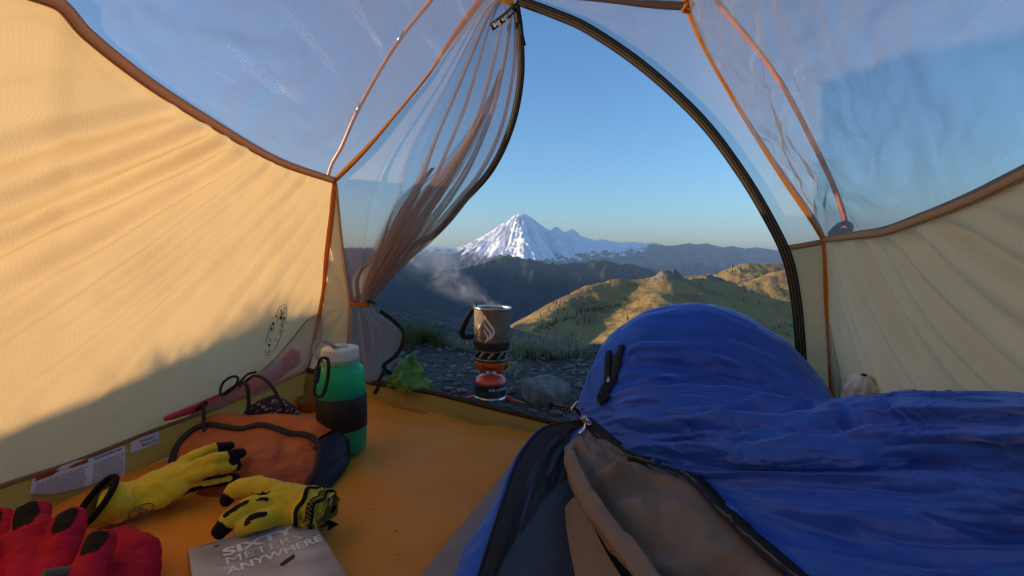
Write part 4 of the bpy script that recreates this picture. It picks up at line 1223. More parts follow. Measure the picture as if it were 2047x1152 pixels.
def crease(v0, u0, v1, u1, amp, w, sag=0.0, asym=0.0):
    """a fold running from (row, col) to (row, col); positive = ridge, negative = groove"""
    global H
    t = np.clip(((U01 - u0) * (u1 - u0) + (V01 - v0) * (v1 - v0)) / ((u1 - u0) ** 2 + (v1 - v0) ** 2), 0, 1)
    cv = v0 + t * (v1 - v0) + sag * np.sin(np.pi * t); cu = u0 + t * (u1 - u0)
    d = np.sqrt(((V01 - cv) * 1.0) ** 2 + (np.maximum(0, np.abs(U01 - cu)) * .9) ** 2)
    s = np.sign(V01 - cv)
    prof = np.exp(-(d / w) ** 2) * (1 + asym * s * np.clip(d / w, 0, 1))
    H += amp * prof * np.sin(np.pi * np.clip(t * .94 + .03, 0, 1)) ** .45
# footbox: taut drape folds fanning right from the zip
for (a, b, c_, d, am, w, sg) in [(3.0, 1.1, 4.1, 6.2, .007, .14, -.1), (3.3, 1.2, 4.5, 6.3, -.007, .12, -.1), (3.6, 1.1, 4.8, 6.4, .008, .16, -.15), (3.95, 1.2, 5.0, 6.4, -.008, .12, -.1),
                                 (4.3, 1.1, 5.2, 6.6, .008, .15, -.15), (4.55, 1.4, 5.35, 6.5, -.007, .12, -.1), (2.75, 1.5, 3.6, 6.0, -.004, .12, -.1), (4.75, 1.0, 5.5, 6.2, .007, .14, -.1), (5.0, 1.2, 5.65, 6.5, -.004, .13, 0),
                                 (5.35, 1.0, 5.8, 5.2, .007, .14, 0), (5.6, 2.0, 6.0, 6.8, -.004, .16, 0),
                                 (2.3, 2.0, 3.0, 5.5, -.003, .18, 0), (3.2, .2, 3.4, .8, -.004, .1, 0), (4.0, .1, 4.2, .8, -.004, .1, 0), (4.6, .1, 4.8, .8, -.004, .12, 0)]:
    crease(a, b, c_, d, am, w, sg, .25)
# crumpled area in front of the footbox
for (a, b, c_, d, am, w, sg) in [(6.2, .6, 6.5, 3.2, .006, .16, 0), (6.6, .6, 6.8, 3.6, -.006, .14, .1), (6.9, .5, 7.2, 3.0, .006, .15, 0), (7.3, .8, 7.3, 3.6, -.006, .16, .1), (6.5, 3.0, 7.4, 4.2, -.010, .20, .1), (6.3, 4.0, 6.9, 4.6, .008, .18, 0),
                                 (6.8, 3.4, 7.6, 3.9, .008, .16, 0), (7.5, .4, 7.9, 2.2, .006, .18, 0), (7.0, 4.3, 7.3, 6.5, -.007, .25, 0), (6.7, 5.2, 7.0, 7.0, .006, .22, 0), (7.5, 4.4, 7.9, 7.0, .008, .3, 0), (7.9, 4.8, 8.4, 7.0, -.007, .25, 0),
                                 (8.3, .3, 9.2, 5.0, -.010, .20, 0), (8.7, .2, 9.6, 6.0, .009, .28, 0), (8.85, .2, 9.05, 1.6, -.012, .15, 0), (10.0, .5, 10.6, 2.4, -.006, .16, 0), (9.8, .4, 10.3, 4.2, .005, .3, 0),
                                 (10.9, 1.0, 11.4, 6.0, -.008, .22, 0), (11.2, .6, 11.9, 4.0, .006, .3, 0), (9.6, 3.0, 10.6, 7.0, -.005, .3, 0)]:
    crease(a, b, c_, d, am, w, sg, .3)
rgc = np.random.default_rng(77)
for _ in range(30):         # fine drape creases on the footbox, fanning from the zip
    v0 = 2.9 + 2.6 * rgc.random(); u0 = 1.0 + .6 * rgc.random(); ln = 1.2 + 3.6 * rgc.random()
    crease(v0, u0, v0 + (.16 + .12 * rgc.random()) * ln, u0 + ln, (.0026 + .0022 * rgc.random()) * (1 if rgc.random() < .45 else -1), .045 + .05 * rgc.random(), -.08, .4)
for _ in range(46):         # crumpled cloth in front of it
    v0 = 5.3 + 2.8 * rgc.random(); u0 = .3 + 4.6 * rgc.random() ** 1.2; a_ = rgc.normal() * .5 + .12; ln = .5 + 1.3 * rgc.random()
    crease(v0, u0, v0 + math.sin(a_) * ln * .6, u0 + math.cos(a_) * ln, (.003 + .003 * rgc.random()) * (1 if rgc.random() < .5 else -1), .06 + .07 * rgc.random(), .1 * rgc.normal(), .4)
for _ in range(20):         # long soft creases nearer the camera
    v0 = 8.3 + 4 * rgc.random(); u0 = .2 + 4 * rgc.random(); ln = 1.2 + 2.5 * rgc.random()
    crease(v0, u0, v0 + .12 * ln + .1 * rgc.normal(), u0 + ln, (.0025 + .0025 * rgc.random()) * (1 if rgc.random() < .5 else -1), .07 + .1 * rgc.random(), .08 * rgc.normal(), .4)
for _ in range(26):         # puckers along the zip seams
    v0 = 6.3 + 5.5 * rgc.random(); crease(v0, .05, v0 + .1 * rgc.normal(), .35 + .35 * rgc.random(), .0028 * (1 if rgc.random() < .5 else -1), .05, 0, 0)
for _ in range(14):
    v0 = 2.9 + 2.2 * rgc.random(); crease(v0, 1.1, v0 + .1 * rgc.normal(), 1.4 + .4 * rgc.random(), .0025 * (1 if rgc.random() < .5 else -1), .05, 0, 0)
def fold_px(pl, amp, w, asym=.35):
    """a fold along a drawn line on the cloth; widths in metres"""
    global H
    rel = Gb - CAM
    dd = rel @ _F; px_ = CX + FPX * (rel @ _R) / dd; py_ = CY - FPX * (rel @ _U) / dd
    ok = V01 > 1.9
    pts = []
    for (x_, y_) in crom(np.array([(a_, b_, 0) for a_, b_ in pl]), 8 * len(pl))[:, :2]:
        e_ = np.where(ok, (px_ - x_) ** 2 + (py_ - y_) ** 2, 1e9); k_ = np.unravel_index(np.argmin(e_), e_.shape); pts.append(Gb[k_])
    pts = crom(np.array(pts)[::4], 40)
    best = np.full(H.shape, 1e9); tt = np.zeros(H.shape); sg = np.zeros(H.shape)
    for k_ in range(40):
        q = Gb - pts[k_]; e_ = (q ** 2).sum(-1); m_ = e_ < best
        best = np.where(m_, e_, best); tt = np.where(m_, k_ / 39, tt); sg = np.where(m_, np.sign(q[..., 2] * .7 + q[..., 1]), sg)
    d_ = np.sqrt(best)
    H += amp * np.exp(-(d_ / w) ** 2) * (1 + asym * sg * np.clip(d_ / w, 0, 1)) * np.sin(np.pi * np.clip(tt * .9 + .05, 0, 1)) ** .5
for pl, am, w in [
    ([(1205, 806), (1228, 785), (1312, 770), (1430, 772), (1575, 796)], .010, .018), ([(1228, 768), (1312, 752), (1430, 755), (1565, 780)], -.009, .010),
    ([(1300, 838), (1400, 830), (1500, 816), (1571, 824)], -.010, .010), ([(1240, 852), (1350, 842), (1465, 838), (1560, 838)], .009, .015), ([(1250, 870), (1340, 862), (1420, 868)], -.006, .008),
    ([(1600, 858), (1724, 838), (1842, 855), (2047, 915)], -.012, .013), ([(1600, 842), (1724, 822), (1842, 838), (2047, 892)], .008, .018), ([(1860, 815), (1960, 838), (2047, 850)], -.008, .012), ([(1790, 803), (1755, 828), (1700, 848)], -.008, .010),
    ([(1300, 893), (1430, 910), (1600, 932), (1724, 950), (1900, 982), (2047, 1015)], .012, .026), ([(1300, 906), (1390, 924), (1470, 934)], -.013, .010), ([(1520, 905), (1650, 915), (1800, 930), (1980, 960)], -.006, .02),
    ([(1518, 1054), (1650, 1064), (1724, 1074), (1900, 1102)], -.011, .013), ([(1440, 985), (1500, 1000), (1570, 1012)], -.009, .009), ([(1500, 1030), (1640, 1042), (1800, 1058)], .006, .016),
    ([(1571, 824), (1620, 806), (1660, 800)], -.010, .009), ([(1660, 800), (1720, 806), (1780, 800)], -.006, .010), ([(1470, 845), (1480, 870), (1475, 895)], -.005, .006),
    ([(1260, 690), (1400, 672), (1520, 690), (1600, 735)], -.005, .012), ([(1262, 712), (1400, 702), (1520, 728), (1610, 770)], -.006, .010), ([(1262, 738), (1400, 733), (1520, 752), (1610, 786)], -.006, .009)]:
    fold_px(pl, am, w)
uvb = grid_uv(Gb).reshape(NVb, NUb, 2)
soft = .0035 * fbm(U01 * .7, V01 * 1.4, 4, 121) + .0010 * (ridged(U01 * .9 + .5 * V01, V01 * 3.2 - U01 * .35, 3, 122) - 1.1) * ss(V01, 8.2, 6.0) + .0005 * (ridged(U01 * .5, V01 * 2.5 - U01 * .25, 3, 123) - 1.1)
edgeU = np.clip(U01 * 3, 0, 1) * .85 + .15
Gb = Gb + nb * ((H + soft) * edgeU)[..., None]
shell = sheet('shell', Gb, M_BLUE, bag)
shell.modifiers.new('thickness', 'SOLIDIFY').thickness = -.004
# left flank of the footbox, from the shell edge down to the pad
e = Gb[:int(NVb * 6.2 / 14), 0]
fl_ = []
for k, p in enumerate(e):
    q = p + np.array([-.012, .0, 0]); q[2] = float(floorz(q[0])) + .045
    if q[2] > p[2] - .01: q[2] = p[2] - .01
    fl_.append([p, p * .6 + q * .4 + np.array([-.022, -.012, .0]), p * .25 + q * .75 + np.array([-.020, -.012, 0]), q + np.array([.02, .0, -.004])])
Gl = patch(np.array(fl_)[::8], 120, 26)
nl_ = normals(Gl)
Gl += nl_ * (.003 * fbm(Gl[..., 2] * 26, Gl[..., 1] * 14, 3, 131))[..., None]
sheet('flank', Gl, M_BLUE, bag)
# under-side so the bag is a closed quilt
Gu = patch([[GF(1200, 905, .05), GF(1420, 960, .05), GF(1640, 1000, .05)], [GF(1100, 990, .05), GF(1400, 1100, .05), GF(1800, 1200, .05)], [GF(1000, 1230, .05), GF(1500, 1600, .05), GF(2400, 1900, .05)]], 12, 12)
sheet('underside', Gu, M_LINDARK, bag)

# zip along the upper layer's edge
k0, k1 = int(NVb * 6.0 / 14), int(NVb * 13.2 / 14)
ez = Gb[k0:k1:3, 0]; en = nb[k0:k1:3, 0]
outw = Gb[k0:k1:3, 0] - Gb[k0:k1:3, 3]; outw /= np.linalg.norm(outw, axis=1, keepdims=True)
upz = en * .8 + np.array([0, -.3, .3])
ztape = strip('zip_tape', ez + outw * .006 + en * .002, .022, M_ZIP_PLAIN, bag, up=upz, th=.002)
def coil(name, path, r, pitch, m, parent):
    p = crom(path, max(20, int(np.sum(np.linalg.norm(np.diff(np.asarray(path), axis=0), axis=1)) / pitch) * 2))
    rr = np.where(np.arange(len(p)) % 2 == 0, r, r * .62)
    return tube(name, p, rr, m, parent, seg=6)
coil('zip_teeth', ez + outw * .0175 + en * .0025, .0017, .0032, M_COIL, ztape)

# lower layer: blue outer, zip, and dark inside
LK = .962
tape_px = [(1172, 836, .90), (1150, 842, .93), (1118, 846, .96), (1088, 856, .965), (1056, 886, .905), (1030, 930, .825), (1008, 990, .735), (986, 1055, .655), (966, 1118, .595), (946, 1185, .54), (920, 1300, .46)]
zl = crom([P(a_, b_, c_ * LK) for a_, b_, c_ in tape_px], 140)
inner = crom([P(1176, 846, .90 * LK), P(1160, 852, .92 * LK), P(1140, 858, .93 * LK), P(1112, 872, .93 * LK), P(1084, 902, .875 * LK), P(1060, 945, .80 * LK), P(1036, 1005, .715 * LK), P(1012, 1068, .64 * LK), P(994, 1130, .585 * LK), P(975, 1195, .53 * LK), P(955, 1310, .45 * LK)], 140)
wt = np.linalg.norm(inner - zl, axis=1)
zt2 = sheet('zip_tape', np.stack([zl, zl * .5 + inner * .5 + [0, 0, .002], inner], 1), M_ZIP_PLAIN, bag)
coil('zip_teeth', zl[::3] + [0, 0, .0015], .0016, .0032, M_COILDARK, zt2)
outer_l = crom([P(1168, 838, .91 * LK), P(1140, 850, .955 * LK), P(1112, 862, .985 * LK), P(1082, 872, .975 * LK), P(1048, 900, .905 * LK), P(1018, 946, .83 * LK), P(982, 1010, .745 * LK), P(936, 1076, .668 * LK), P(888, 1142, .605 * LK), P(842, 1210, .55 * LK), P(780, 1330, .47 * LK)], 140)
s = np.linspace(0, 1, 18)
G = zl[:, None] * (1 - s)[None, :, None] + outer_l[:, None] * s[None, :, None]
G[..., 2] += (.010 * np.sin(np.pi * s))[None, :] - (s ** 2 * .008)[None, :]
uvq = np.linspace(0, 1, 140)[:, None]
G[..., 2] += .005 * noise2(uvq * 16, s[None, :] * 2, 141) * np.sin(np.pi * s)[None, :]
sheet('lower_shell', G, M_BLUE, bag)
inn2 = crom([P(1180, 862, .92 * LK), P(1170, 872, .93 * LK), P(1158, 888, .93 * LK), P(1142, 912, .90 * LK), P(1120, 950, .84 * LK), P(1096, 1005, .76 * LK), P(1070, 1065, .68 * LK), P(1050, 1125, .62 * LK), P(1030, 1190, .57 * LK), P(1010, 1260, .52 * LK), P(1000, 1380, .44 * LK)], 140)
inn3 = crom([P(1190, 872, .92 * LK), P(1190, 890, .93 * LK), P(1190, 915, .92 * LK), P(1190, 950, .88 * LK), P(1180, 1000, .82 * LK), P(1180, 1065, .74 * LK), P(1180, 1125, .67 * LK), P(1180, 1190, .61 * LK), P(1180, 1250, .56 * LK), P(1180, 1330, .51 * LK), P(1180, 1450, .44 * LK)], 140)
inn4 = crom([P(1230, 882, .92), P(1270, 905, .9), P(1310, 940, .88), P(1350, 990, .82), P(1400, 1050, .74), P(1450, 1120, .66), P(1500, 1190, .6), P(1550, 1260, .55), P(1600, 1330, .5), P(1650, 1400, .46), P(1700, 1500, .4)], 140)
rows_i = np.stack([inner, inn2, inn3, inn4], 1)
G = np.stack([crom(r, 50) for r in rows_i])
su = np.linspace(0, 1, 50)[None, :]
ww = np.linspace(0, 1, 140)[:, None]
G[..., 2] += (.009 * noise2(su * 9 - ww * 3, ww * 7, 151) + .006 * (ridged(su * 5 - ww * 2, ww * 6, 2, 152) - 1)) * np.clip(su * 5, 0, 1)
G[..., 2] = np.maximum(G[..., 2], floorz(G[..., 0]) + .046)
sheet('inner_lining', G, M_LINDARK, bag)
# loose taupe lining that spills from under the upper layer
top = np.array([P(*c) for c in [(1182, 850, .865), (1212, 876, .797), (1262, 914, .738), (1296, 934, .700), (1376, 966, .628), (1456, 1044, .538), (1540, 1126, .468), (1660, 1226, .403), (1800, 1380, .34)]])
m1 = np.array([P(*c) for c in [(1174, 858, .855), (1190, 884, .790), (1222, 930, .722), (1252, 958, .676), (1310, 1010, .598), (1376, 1086, .518), (1440, 1160, .455), (1540, 1260, .39), (1640, 1420, .33)]])
m2 = np.array([P(*c) for c in [(1166, 864, .850), (1166, 890, .785), (1182, 934, .712), (1206, 985, .648), (1256, 1046, .572), (1316, 1120, .503), (1376, 1196, .445), (1460, 1300, .38), (1540, 1470, .33)]])
m3 = np.array([P(*c) for c in [(1160, 868, .852), (1146, 892, .788), (1150, 930, .712), (1170, 980, .645), (1210, 1040, .573), (1262, 1108, .508), (1318, 1180, .45), (1400, 1290, .38), (1480, 1460, .33)]])
m4 = np.array([P(*c) for c in [(1157, 870, .858), (1134, 893, .797), (1130, 922, .722), (1144, 968, .655), (1176, 1024, .585), (1226, 1090, .517), (1282, 1164, .455), (1360, 1280, .385), (1440, 1440, .33)]])
m5 = np.array([P(*c) for c in [(1158, 871, .87), (1136, 896, .812), (1134, 930, .745), (1150, 985, .675), (1186, 1050, .60), (1236, 1120, .53), (1296, 1195, .47), (1370, 1300, .40), (1450, 1460, .34)]])
m6 = np.array([P(*c) for c in [(1170, 873, .885), (1160, 905, .84), (1168, 950, .775), (1190, 1010, .705), (1230, 1075, .63), (1280, 1145, .56), (1340, 1215, .50), (1410, 1320, .43), (1490, 1480, .36)]])
Gt = patch(np.stack([top, m1, m2, m3, m4, m5, m6], 1), 200, 120)
nt_ = normals(Gt)
if nt_[80, 30, 2] < 0: nt_ = -nt_
A_, B_ = np.meshgrid(np.linspace(0, 8, 200), np.linspace(0, 6, 120), indexing='ij')
def bumpline(a0, b0, a1, b1, amp, w):
    t = np.clip(((A_ - a0) * (a1 - a0) + (B_ - b0) * (b1 - b0)) / ((a1 - a0) ** 2 + (b1 - b0) ** 2), 0, 1)
    d = np.hypot(A_ - a0 - t * (a1 - a0), B_ - b0 - t * (b1 - b0)); return amp * np.exp(-(d / w) ** 2)
Ht = bumpline(3.0, 2.3, 8, 2.6, -.014, .45) + bumpline(2.0, 3.3, 8, 3.5, .012, .5) + bumpline(2.6, 1.9, 3.0, .2, .012, .35) + bumpline(3.0, 2.0, 3.6, .2, -.008, .3) + bumpline(3.6, 1.9, 4.5, .3, .006, .35) \
     + bumpline(.8, 2.2, 2.6, 1.0, .006, .35) + bumpline(1.4, 2.6, 2.6, 2.0, -.007, .3) + bumpline(4.5, 1.8, 6, .6, -.006, .3)
Ht = Ht * 1.5 + bumpline(5.0, 2.2, 5.6, .4, .006, .25) + bumpline(5.4, 2.2, 6.2, .4, -.006, .25) + bumpline(2.2, 1.6, 2.9, .6, -.005, .2) + bumpline(1.0, 1.6, 1.8, .4, .004, .2)
Ht += .004 * fbm(A_ * 1.1, B_ * 1.1, 4, 161)
Gt = Gt + nt_ * (Ht * np.clip(B_ * 2, .1, 1))[..., None]
sheet('lining', Gt, M_LINING, bag)
# second, lower fold of lining in the shadow under the first
a1_ = np.array([P(*c) for c in [(1160, 985, .69), (1180, 1040, .62), (1215, 1110, .55), (1260, 1180, .49), (1330, 1290, .42)]])
a2_ = np.array([P(*c) for c in [(1140, 1000, .70), (1150, 1060, .63), (1175, 1125, .56), (1215, 1195, .50), (1280, 1300, .43)]])
a3_ = np.array([P(*c) for c in [(1125, 1020, .72), (1122, 1080, .65), (1125, 1140, .59), (1130, 1210, .53), (1160, 1320, .45)]])
G2_ = patch(np.stack([a1_, a2_, a3_], 1), 50, 30)
sheet('lining', G2_, M_LINING, bag)

# closed zip on the footbox, with its second slider
zc_ = int(NUb * 1.0 / 7)
def on_bag(v, u, off=.003):
    i = int(np.clip(v / 14 * (NVb - 1), 0, NVb - 1)); j = int(np.clip(u / 8 * (NUb - 1), 0, NUb - 1))
    return Gb[i, j] + nb[i, j] * off, nb[i, j]
def zpath(vs, us, off): 
    pts, ns = zip(*[on_bag(v, u, off) for v, u in zip(vs, us)])
    return crom(pts, 40), np.stack(crom(ns, 40))
pth, nn = zpath(np.linspace(3.75, 5.15, 8), np.linspace(.90, .92, 8), .005)
zt = strip('zip_tape', pth, .026, M_ZIP_PLAIN, bag, up=nn, th=.003)
for off_, w_ in ((.0, .006), (-.007, .003), (.007, .003)):
    t_, s_, n_ = frames(pth, nn)
    strip('zip_rib', pth + s_ * off_ + n_ * .0015, w_, M_BLACK, zt, up=nn, th=.0035)
for side_, us in ((-1, np.linspace(.62, .80, 7)), (1, np.linspace(1.08, .98, 7))):
    pth, nn = zpath(np.linspace(2.75, 3.75, 7), us, .004)
    strip('zip_tape', pth, .013, M_ZIP_PLAIN, bag, up=nn, th=.004)
pth, nn = zpath(np.linspace(2.9, 3.72, 6), np.linspace(.86, .88, 6), .001)
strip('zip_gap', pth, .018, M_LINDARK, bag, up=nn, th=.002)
def slider(c, up, fwd, scale, name='zip_slider'):
    up = unit(up); f = unit(fwd - up * np.dot(fwd, up)); s = np.cross(f, up)
    prof = [(-1, .35), (-.6, .75), (.2, .8), (.7, .5), (1, .35)]
    V, F = [], []
    for x, w in prof:
        for h, ww_ in ((-.3, 1), (.15, 1), (.42, .6)):
            V.append(c + f * x * .009 * scale + s * w * ww_ * .007 * scale + up * h * .009 * scale)
            V.append(c + f * x * .009 * scale - s * w * ww_ * .007 * scale + up * h * .009 * scale)
    for i in range(4):
        a = i * 6; b = a + 6
        for (p, q) in ((0, 2), (2, 4), (4, 5), (5, 3), (3, 1), (1, 0)): F.append([a + p, a + q, b + q, b + p])
    F.append([0, 1, 3, 5, 4, 2]); F.append([24, 26, 28, 29, 27, 25])
    br = tube_geo(crom([c + f * .007 * scale + up * .003 * scale, c + f * .003 * scale + up * .009 * scale, c - f * .005 * scale + up * .008 * scale, c - f * .007 * scale + up * .003 * scale], 12), .0015 * scale, 8)
    v_, f_ = merge([(np.array(V), F), br]); return autosmooth(obj(name, v_, f_, M_METAL, bag))
p_, n_ = on_bag(3.74, .88, .008)
slider(p_, n_ * .6 + [0, -.6, .4], np.array([0, .3, 1.]), .8)
# main slider with hourglass pull and cord
cs = P(1178, 838, .845)
slider(P(1172, 842, .85), np.array([-.1, -.75, .65]), np.array([-.55, .35, .6]), 1.25)
pl_px = [(1142, 820), (1150, 826), (1153, 832), (1162, 838), (1172, 833), (1172, 826), (1162, 816), (1161, 808), (1154, 804), (1148, 810)]
pull = np.array([P(x, y, .838 + .0002 * (x - 1160)) for x, y in pl_px])
tube('zip_pull', crom(pull, 60, True), .0017, M_METAL, bag, seg=8, closed=True)
tube('zip_pull', crom([P(1166, 836, .84), P(1170, 846, .84), P(1168, 858, .838), P(1158, 868, .836)], 14), np.linspace(.0022, .0042, 14), M_METAL, bag, seg=8)
cordm = mat('speckled_cord', (.02, .018, .016), .8, var=.3, bump=.5, bscale=900)
for dy in (-2.2, 2.6):
    tube('pull_cord', crom([P(1104, 811 + dy * .5, .87), P(1118, 815 + dy, .86), P(1134, 818 + dy, .85), P(1150, 819 + dy, .84), P(1160, 828 + dy, .838)], 30), .0024, cordm, bag, seg=8)
kn = [tube_geo(crom([P(1100 + 3 * math.cos(a + k), 811 + 5 * math.sin(a * 2 + k), .868 + .004 * math.sin(a)) for a in np.linspace(0, 6.28, 7)[:-1]], 20, True), .0026, 8, True) for k in range(3)]
V, F = merge(kn); obj('cord_knot', V, F, cordm, bag)
sp_ = []
for i in range(16):
    t = i / 15; c = P(1106 + 46 * t, 812 + 7 * t + (-3 if i % 2 else 3), .862 - .028 * t)
    v_, f_ = rock_geo(.0011, i, 0, (1, 1, 1), 0); sp_.append((v_ + c + np.array([0, -.0018, .001]), f_))
V, F = merge(sp_); obj('cord_fleck', V, F, mat('cord_fleck', (.6, .5, .3), .6), bag)
# ------------------------------------------------------------------ camp stove with pot, outside on the gravel
sc_ = P(980, 797, 1.30)
UPS = unit([.030, .01, 1.0])
stove = thing('camp_stove', sc_, 'dark pot on orange canister stove steaming on the gravel', 'camp stove')
sx = unit(np.cross([0, 1, 0], UPS)); sy = np.cross(UPS, sx)       # sx to the right, sy away
sx = np.array([1, 0, 0]) - UPS * UPS[0]; sx = unit(sx); sy = np.cross(UPS, sx)
def ST(x, y, h): return sc_ + sx * x + sy * y + UPS * h
def cyl(s, h, r, a0=0.0):
    """decal: s metres round the cylinder from the camera-facing line, h height"""
    a = s / r + a0
    return sc_ + sx * (math.sin(a) * r) - sy * (math.cos(a) * r) + UPS * h
M_CAN = mat('black_canister_print', (.020, .022, .028), .4, var=.15, spec=.4)
M_REDPAINT = mat('orange_red_paint', (.72, .085, .025), .3, var=.06, spec=.5, coat=.3)
M_STEEL = mat('brushed_steel', (.55, .53, .50), .32, metal=1.0, var=.1, scale=120)
M_DKSTEEL = mat('heat_stained_steel', (.20, .17, .13), .42, metal=.9, var=.25, scale=60)
M_ORPLAST = mat('orange_plastic', (.58, .10, .025), .45, var=.1, scale=80)
M_COZY = mat('brown_neoprene', (.20, .15, .11), .85, var=.22, scale=55, bump=.45, bscale=700)
M_BURNT = mat('charred_band', (.03, .025, .02), .9, var=.4, scale=90, bump=.5, bscale=300)
can = lathe('fuel_canister', [(.0, .004), (.040, .004), (.0455, .006), (.0455, .012), (.0440, .014), (.0448, .018), (.0452, .046), (.0450, .050)], M_CAN, stove, centre=sc_, up=UPS)
lathe('canister_rim', [(.044, .003), (.0475, .004), (.0478, .009), (.0455, .0125)], M_STEEL, can, centre=sc_, up=UPS, caps=False)
lathe('canister_dome', [(.0451, .0495), (.0448, .054), (.042, .060), (.036, .066), (.028, .070), (.020, .072), (.016, .073), (.0, .074)], M_REDPAINT, can, centre=sc_, up=UPS)
V, F = text_geo('FUEL CARTRIDGE', .0095, .02, xscale=.92)
obj('lettering', np.array([cyl(x - .003, .034 + y, .0456) for x, y, z in V]), F, M_WHITE_PRINT, can, smooth=False)
for i in range(6):
    hh = .030 - .0032 * i
    pts = [cyl(s_, hh, .04545) for s_ in np.linspace(-.036, .036, 14)]
    strip('print_line', pts, .0006, mat('grey_print', (.22, .22, .22), .6), can, up=np.array([cyl(s_, hh, .06) - cyl(s_, hh, .04) for s_ in np.linspace(-.036, .036, 14)]), th=.0002)
lathe('valve', [(.012, .072), (.014, .074), (.014, .077), (.010, .079), (.010, .084), (.013, .086), (.013, .090), (.008, .094)], M_STEEL, stove, centre=sc_, up=UPS, seg=24)
tube('valve_wire', [ST(-.012, -.008, .078), ST(-.024, -.012, .079), ST(-.034, -.008, .077), ST(-.036, .0, .078)], .0011, M_STEEL, stove, seg=6)
lathe('burner_ring', [(.0450, .100), (.0475, .103), (.0478, .113), (.0462, .115), (.0445, .112), (.0440, .103)], M_ORPLAST, stove, centre=sc_, up=UPS, caps=False)
lathe('burner_bowl', [(.012, .084), (.024, .087), (.034, .095), (.040, .103), (.0440, .108)], M_ORPLAST, stove, centre=sc_, up=UPS, caps=False)
for k in range(5):
    a = -1.95 + k * 1.256
    pth = crom([ST(math.sin(a) * .0468, -math.cos(a) * .0468, .112), ST(math.sin(a) * .046, -math.cos(a) * .046, .098), ST(math.sin(a + .1) * .041, -math.cos(a + .1) * .041, .086), ST(math.sin(a + .1) * .030, -math.cos(a + .1) * .030, .081)], 14)
    rad = np.array([ST(math.sin(a), -math.cos(a), 0) - ST(0, 0, 0)] * 14)
    strip('burner_strut', pth, np.linspace(.026, .011, 14), M_ORPLAST, stove, up=rad, th=.003)
lathe('burner_head', [(.0, .092), (.018, .092), (.020, .100), (.018, .106), (.0, .106)], M_DKSTEEL, stove, centre=sc_, up=UPS, seg=24)
# pot
pot = lathe('pot', [(.044, .142), (.0475, .143), (.0490, .160), (.0497, .166), (.0505, .168), (.0520, .225), (.0527, .262)], M_COZY, stove, centre=sc_, up=UPS, caps=False, seg=72)
lathe('pot_rim', [(.0524, .260), (.0540, .2625), (.0542, .2655), (.0528, .2675), (.0510, .2660), (.0505, .262)], M_STEEL, pot, centre=sc_, up=UPS, caps=False, seg=72)
lathe('pot_inside', [(.0515, .2655), (.0505, .24), (.049, .17), (.046, .15), (.0, .148)], M_DKSTEEL, pot, centre=sc_, up=UPS, caps=False, seg=48)
lathe('charred_band', [(.0492, .146), (.0500, .150), (.0502, .156), (.0513, .160), (.0518, .165), (.0512, .170), (.0506, .1705)], M_BURNT, pot, centre=sc_, up=UPS, caps=False, seg=72)
lathe('flux_ring', [(.0455, .114), (.0492, .1145), (.0495, .1215), (.0480, .1235), (.0470, .1235)], M_DKSTEEL, pot, centre=sc_, up=UPS, caps=False, seg=64)
lathe('flux_ring', [(.0470, .1405), (.0484, .141), (.0490, .147), (.0470, .148)], M_DKSTEEL, pot, centre=sc_, up=UPS, caps=False, seg=64)
lathe('heat_exchanger', [(.0400, .116), (.0400, .144)], mat('dark_exchanger', (.02, .022, .03), .6, var=.3, scale=200), pot, centre=sc_, up=UPS, caps=False, seg=64)  # plain dark cylinder behind the slots
for k in range(11):
    a = k * 2 * math.pi / 11 - .15
    pth = np.array([cyl((t * .34) * .048, .1225 + t * .0195, .0479, a) for t in np.linspace(0, 1, 8)])
    up_ = pth - ST(0, 0, .13); up_ = up_ - np.outer(up_ @ UPS, UPS)
    strip('flux_bar', pth, .0105, M_DKSTEEL, pot, up=up_, th=.0016)
# handle
hx = -.0505
hp = crom([ST(-.0525, .004, .258), ST(-.060, .002, .250), ST(-.072, -.002, .228), ST(-.083, -.004, .200), ST(-.0845, -.004, .186), ST(-.078, -.003, .179), ST(-.064, .0, .178), ST(-.051, .002, .181)], 50)
hu = np.cross(np.gradient(hp, axis=0), sy); hu = hu / np.linalg.norm(hu, axis=1, keepdims=True) * .75 - sy * .75
strip('handle', hp, np.interp(np.linspace(0, 1, 50), [0, .3, .7, 1], [.010, .018, .018, .012]), M_BLACK, pot, up=hu, th=.003)
tube('handle_hook', crom([ST(-.053, .0, .256), ST(-.053, -.001, .268), ST(-.049, -.001, .274), ST(-.0455, -.001, .270), ST(-.046, -.001, .264)], 20), .0022, mat('dark_wire', (.05, .045, .04), .4, metal=.7), pot, seg=8)
# brand mark on the pot: letters running up and three flame blades
def cozy_r(h): return .0506 + (h - .168) / .094 * .0021 + .0004
def PC(s, h): return cyl(s, h, cozy_r(h))
M_LOGO = mat('pale_print', (.78, .70, .58), .7, var=.06)
V, F = text_geo('JETBOIL', .0125, .012, xscale=1.12)
obj('lettering', np.array([PC(-.0335 - y, .1755 + x) for x, y, z in V]), F, M_LOGO, pot, smooth=False)
def blade(pts, ws):
    c = crom(np.array([(a, b, 0) for a, b in pts]), 30); w = np.interp(np.linspace(0, 1, 30), np.linspace(0, 1, len(ws)), ws)
    t = np.gradient(c, axis=0); t /= np.linalg.norm(t, axis=1, keepdims=True); n = np.stack([-t[:, 1], t[:, 0]], -1)
    V = []
    for k in range(30):
        for sgn in (1, -1): V.append(PC(c[k, 0] + sgn * n[k, 0] * w[k], c[k, 1] + sgn * n[k, 1] * w[k]))
    return np.array(V), [[2 * k, 2 * k + 1, 2 * k + 3, 2 * k + 2] for k in range(29)]
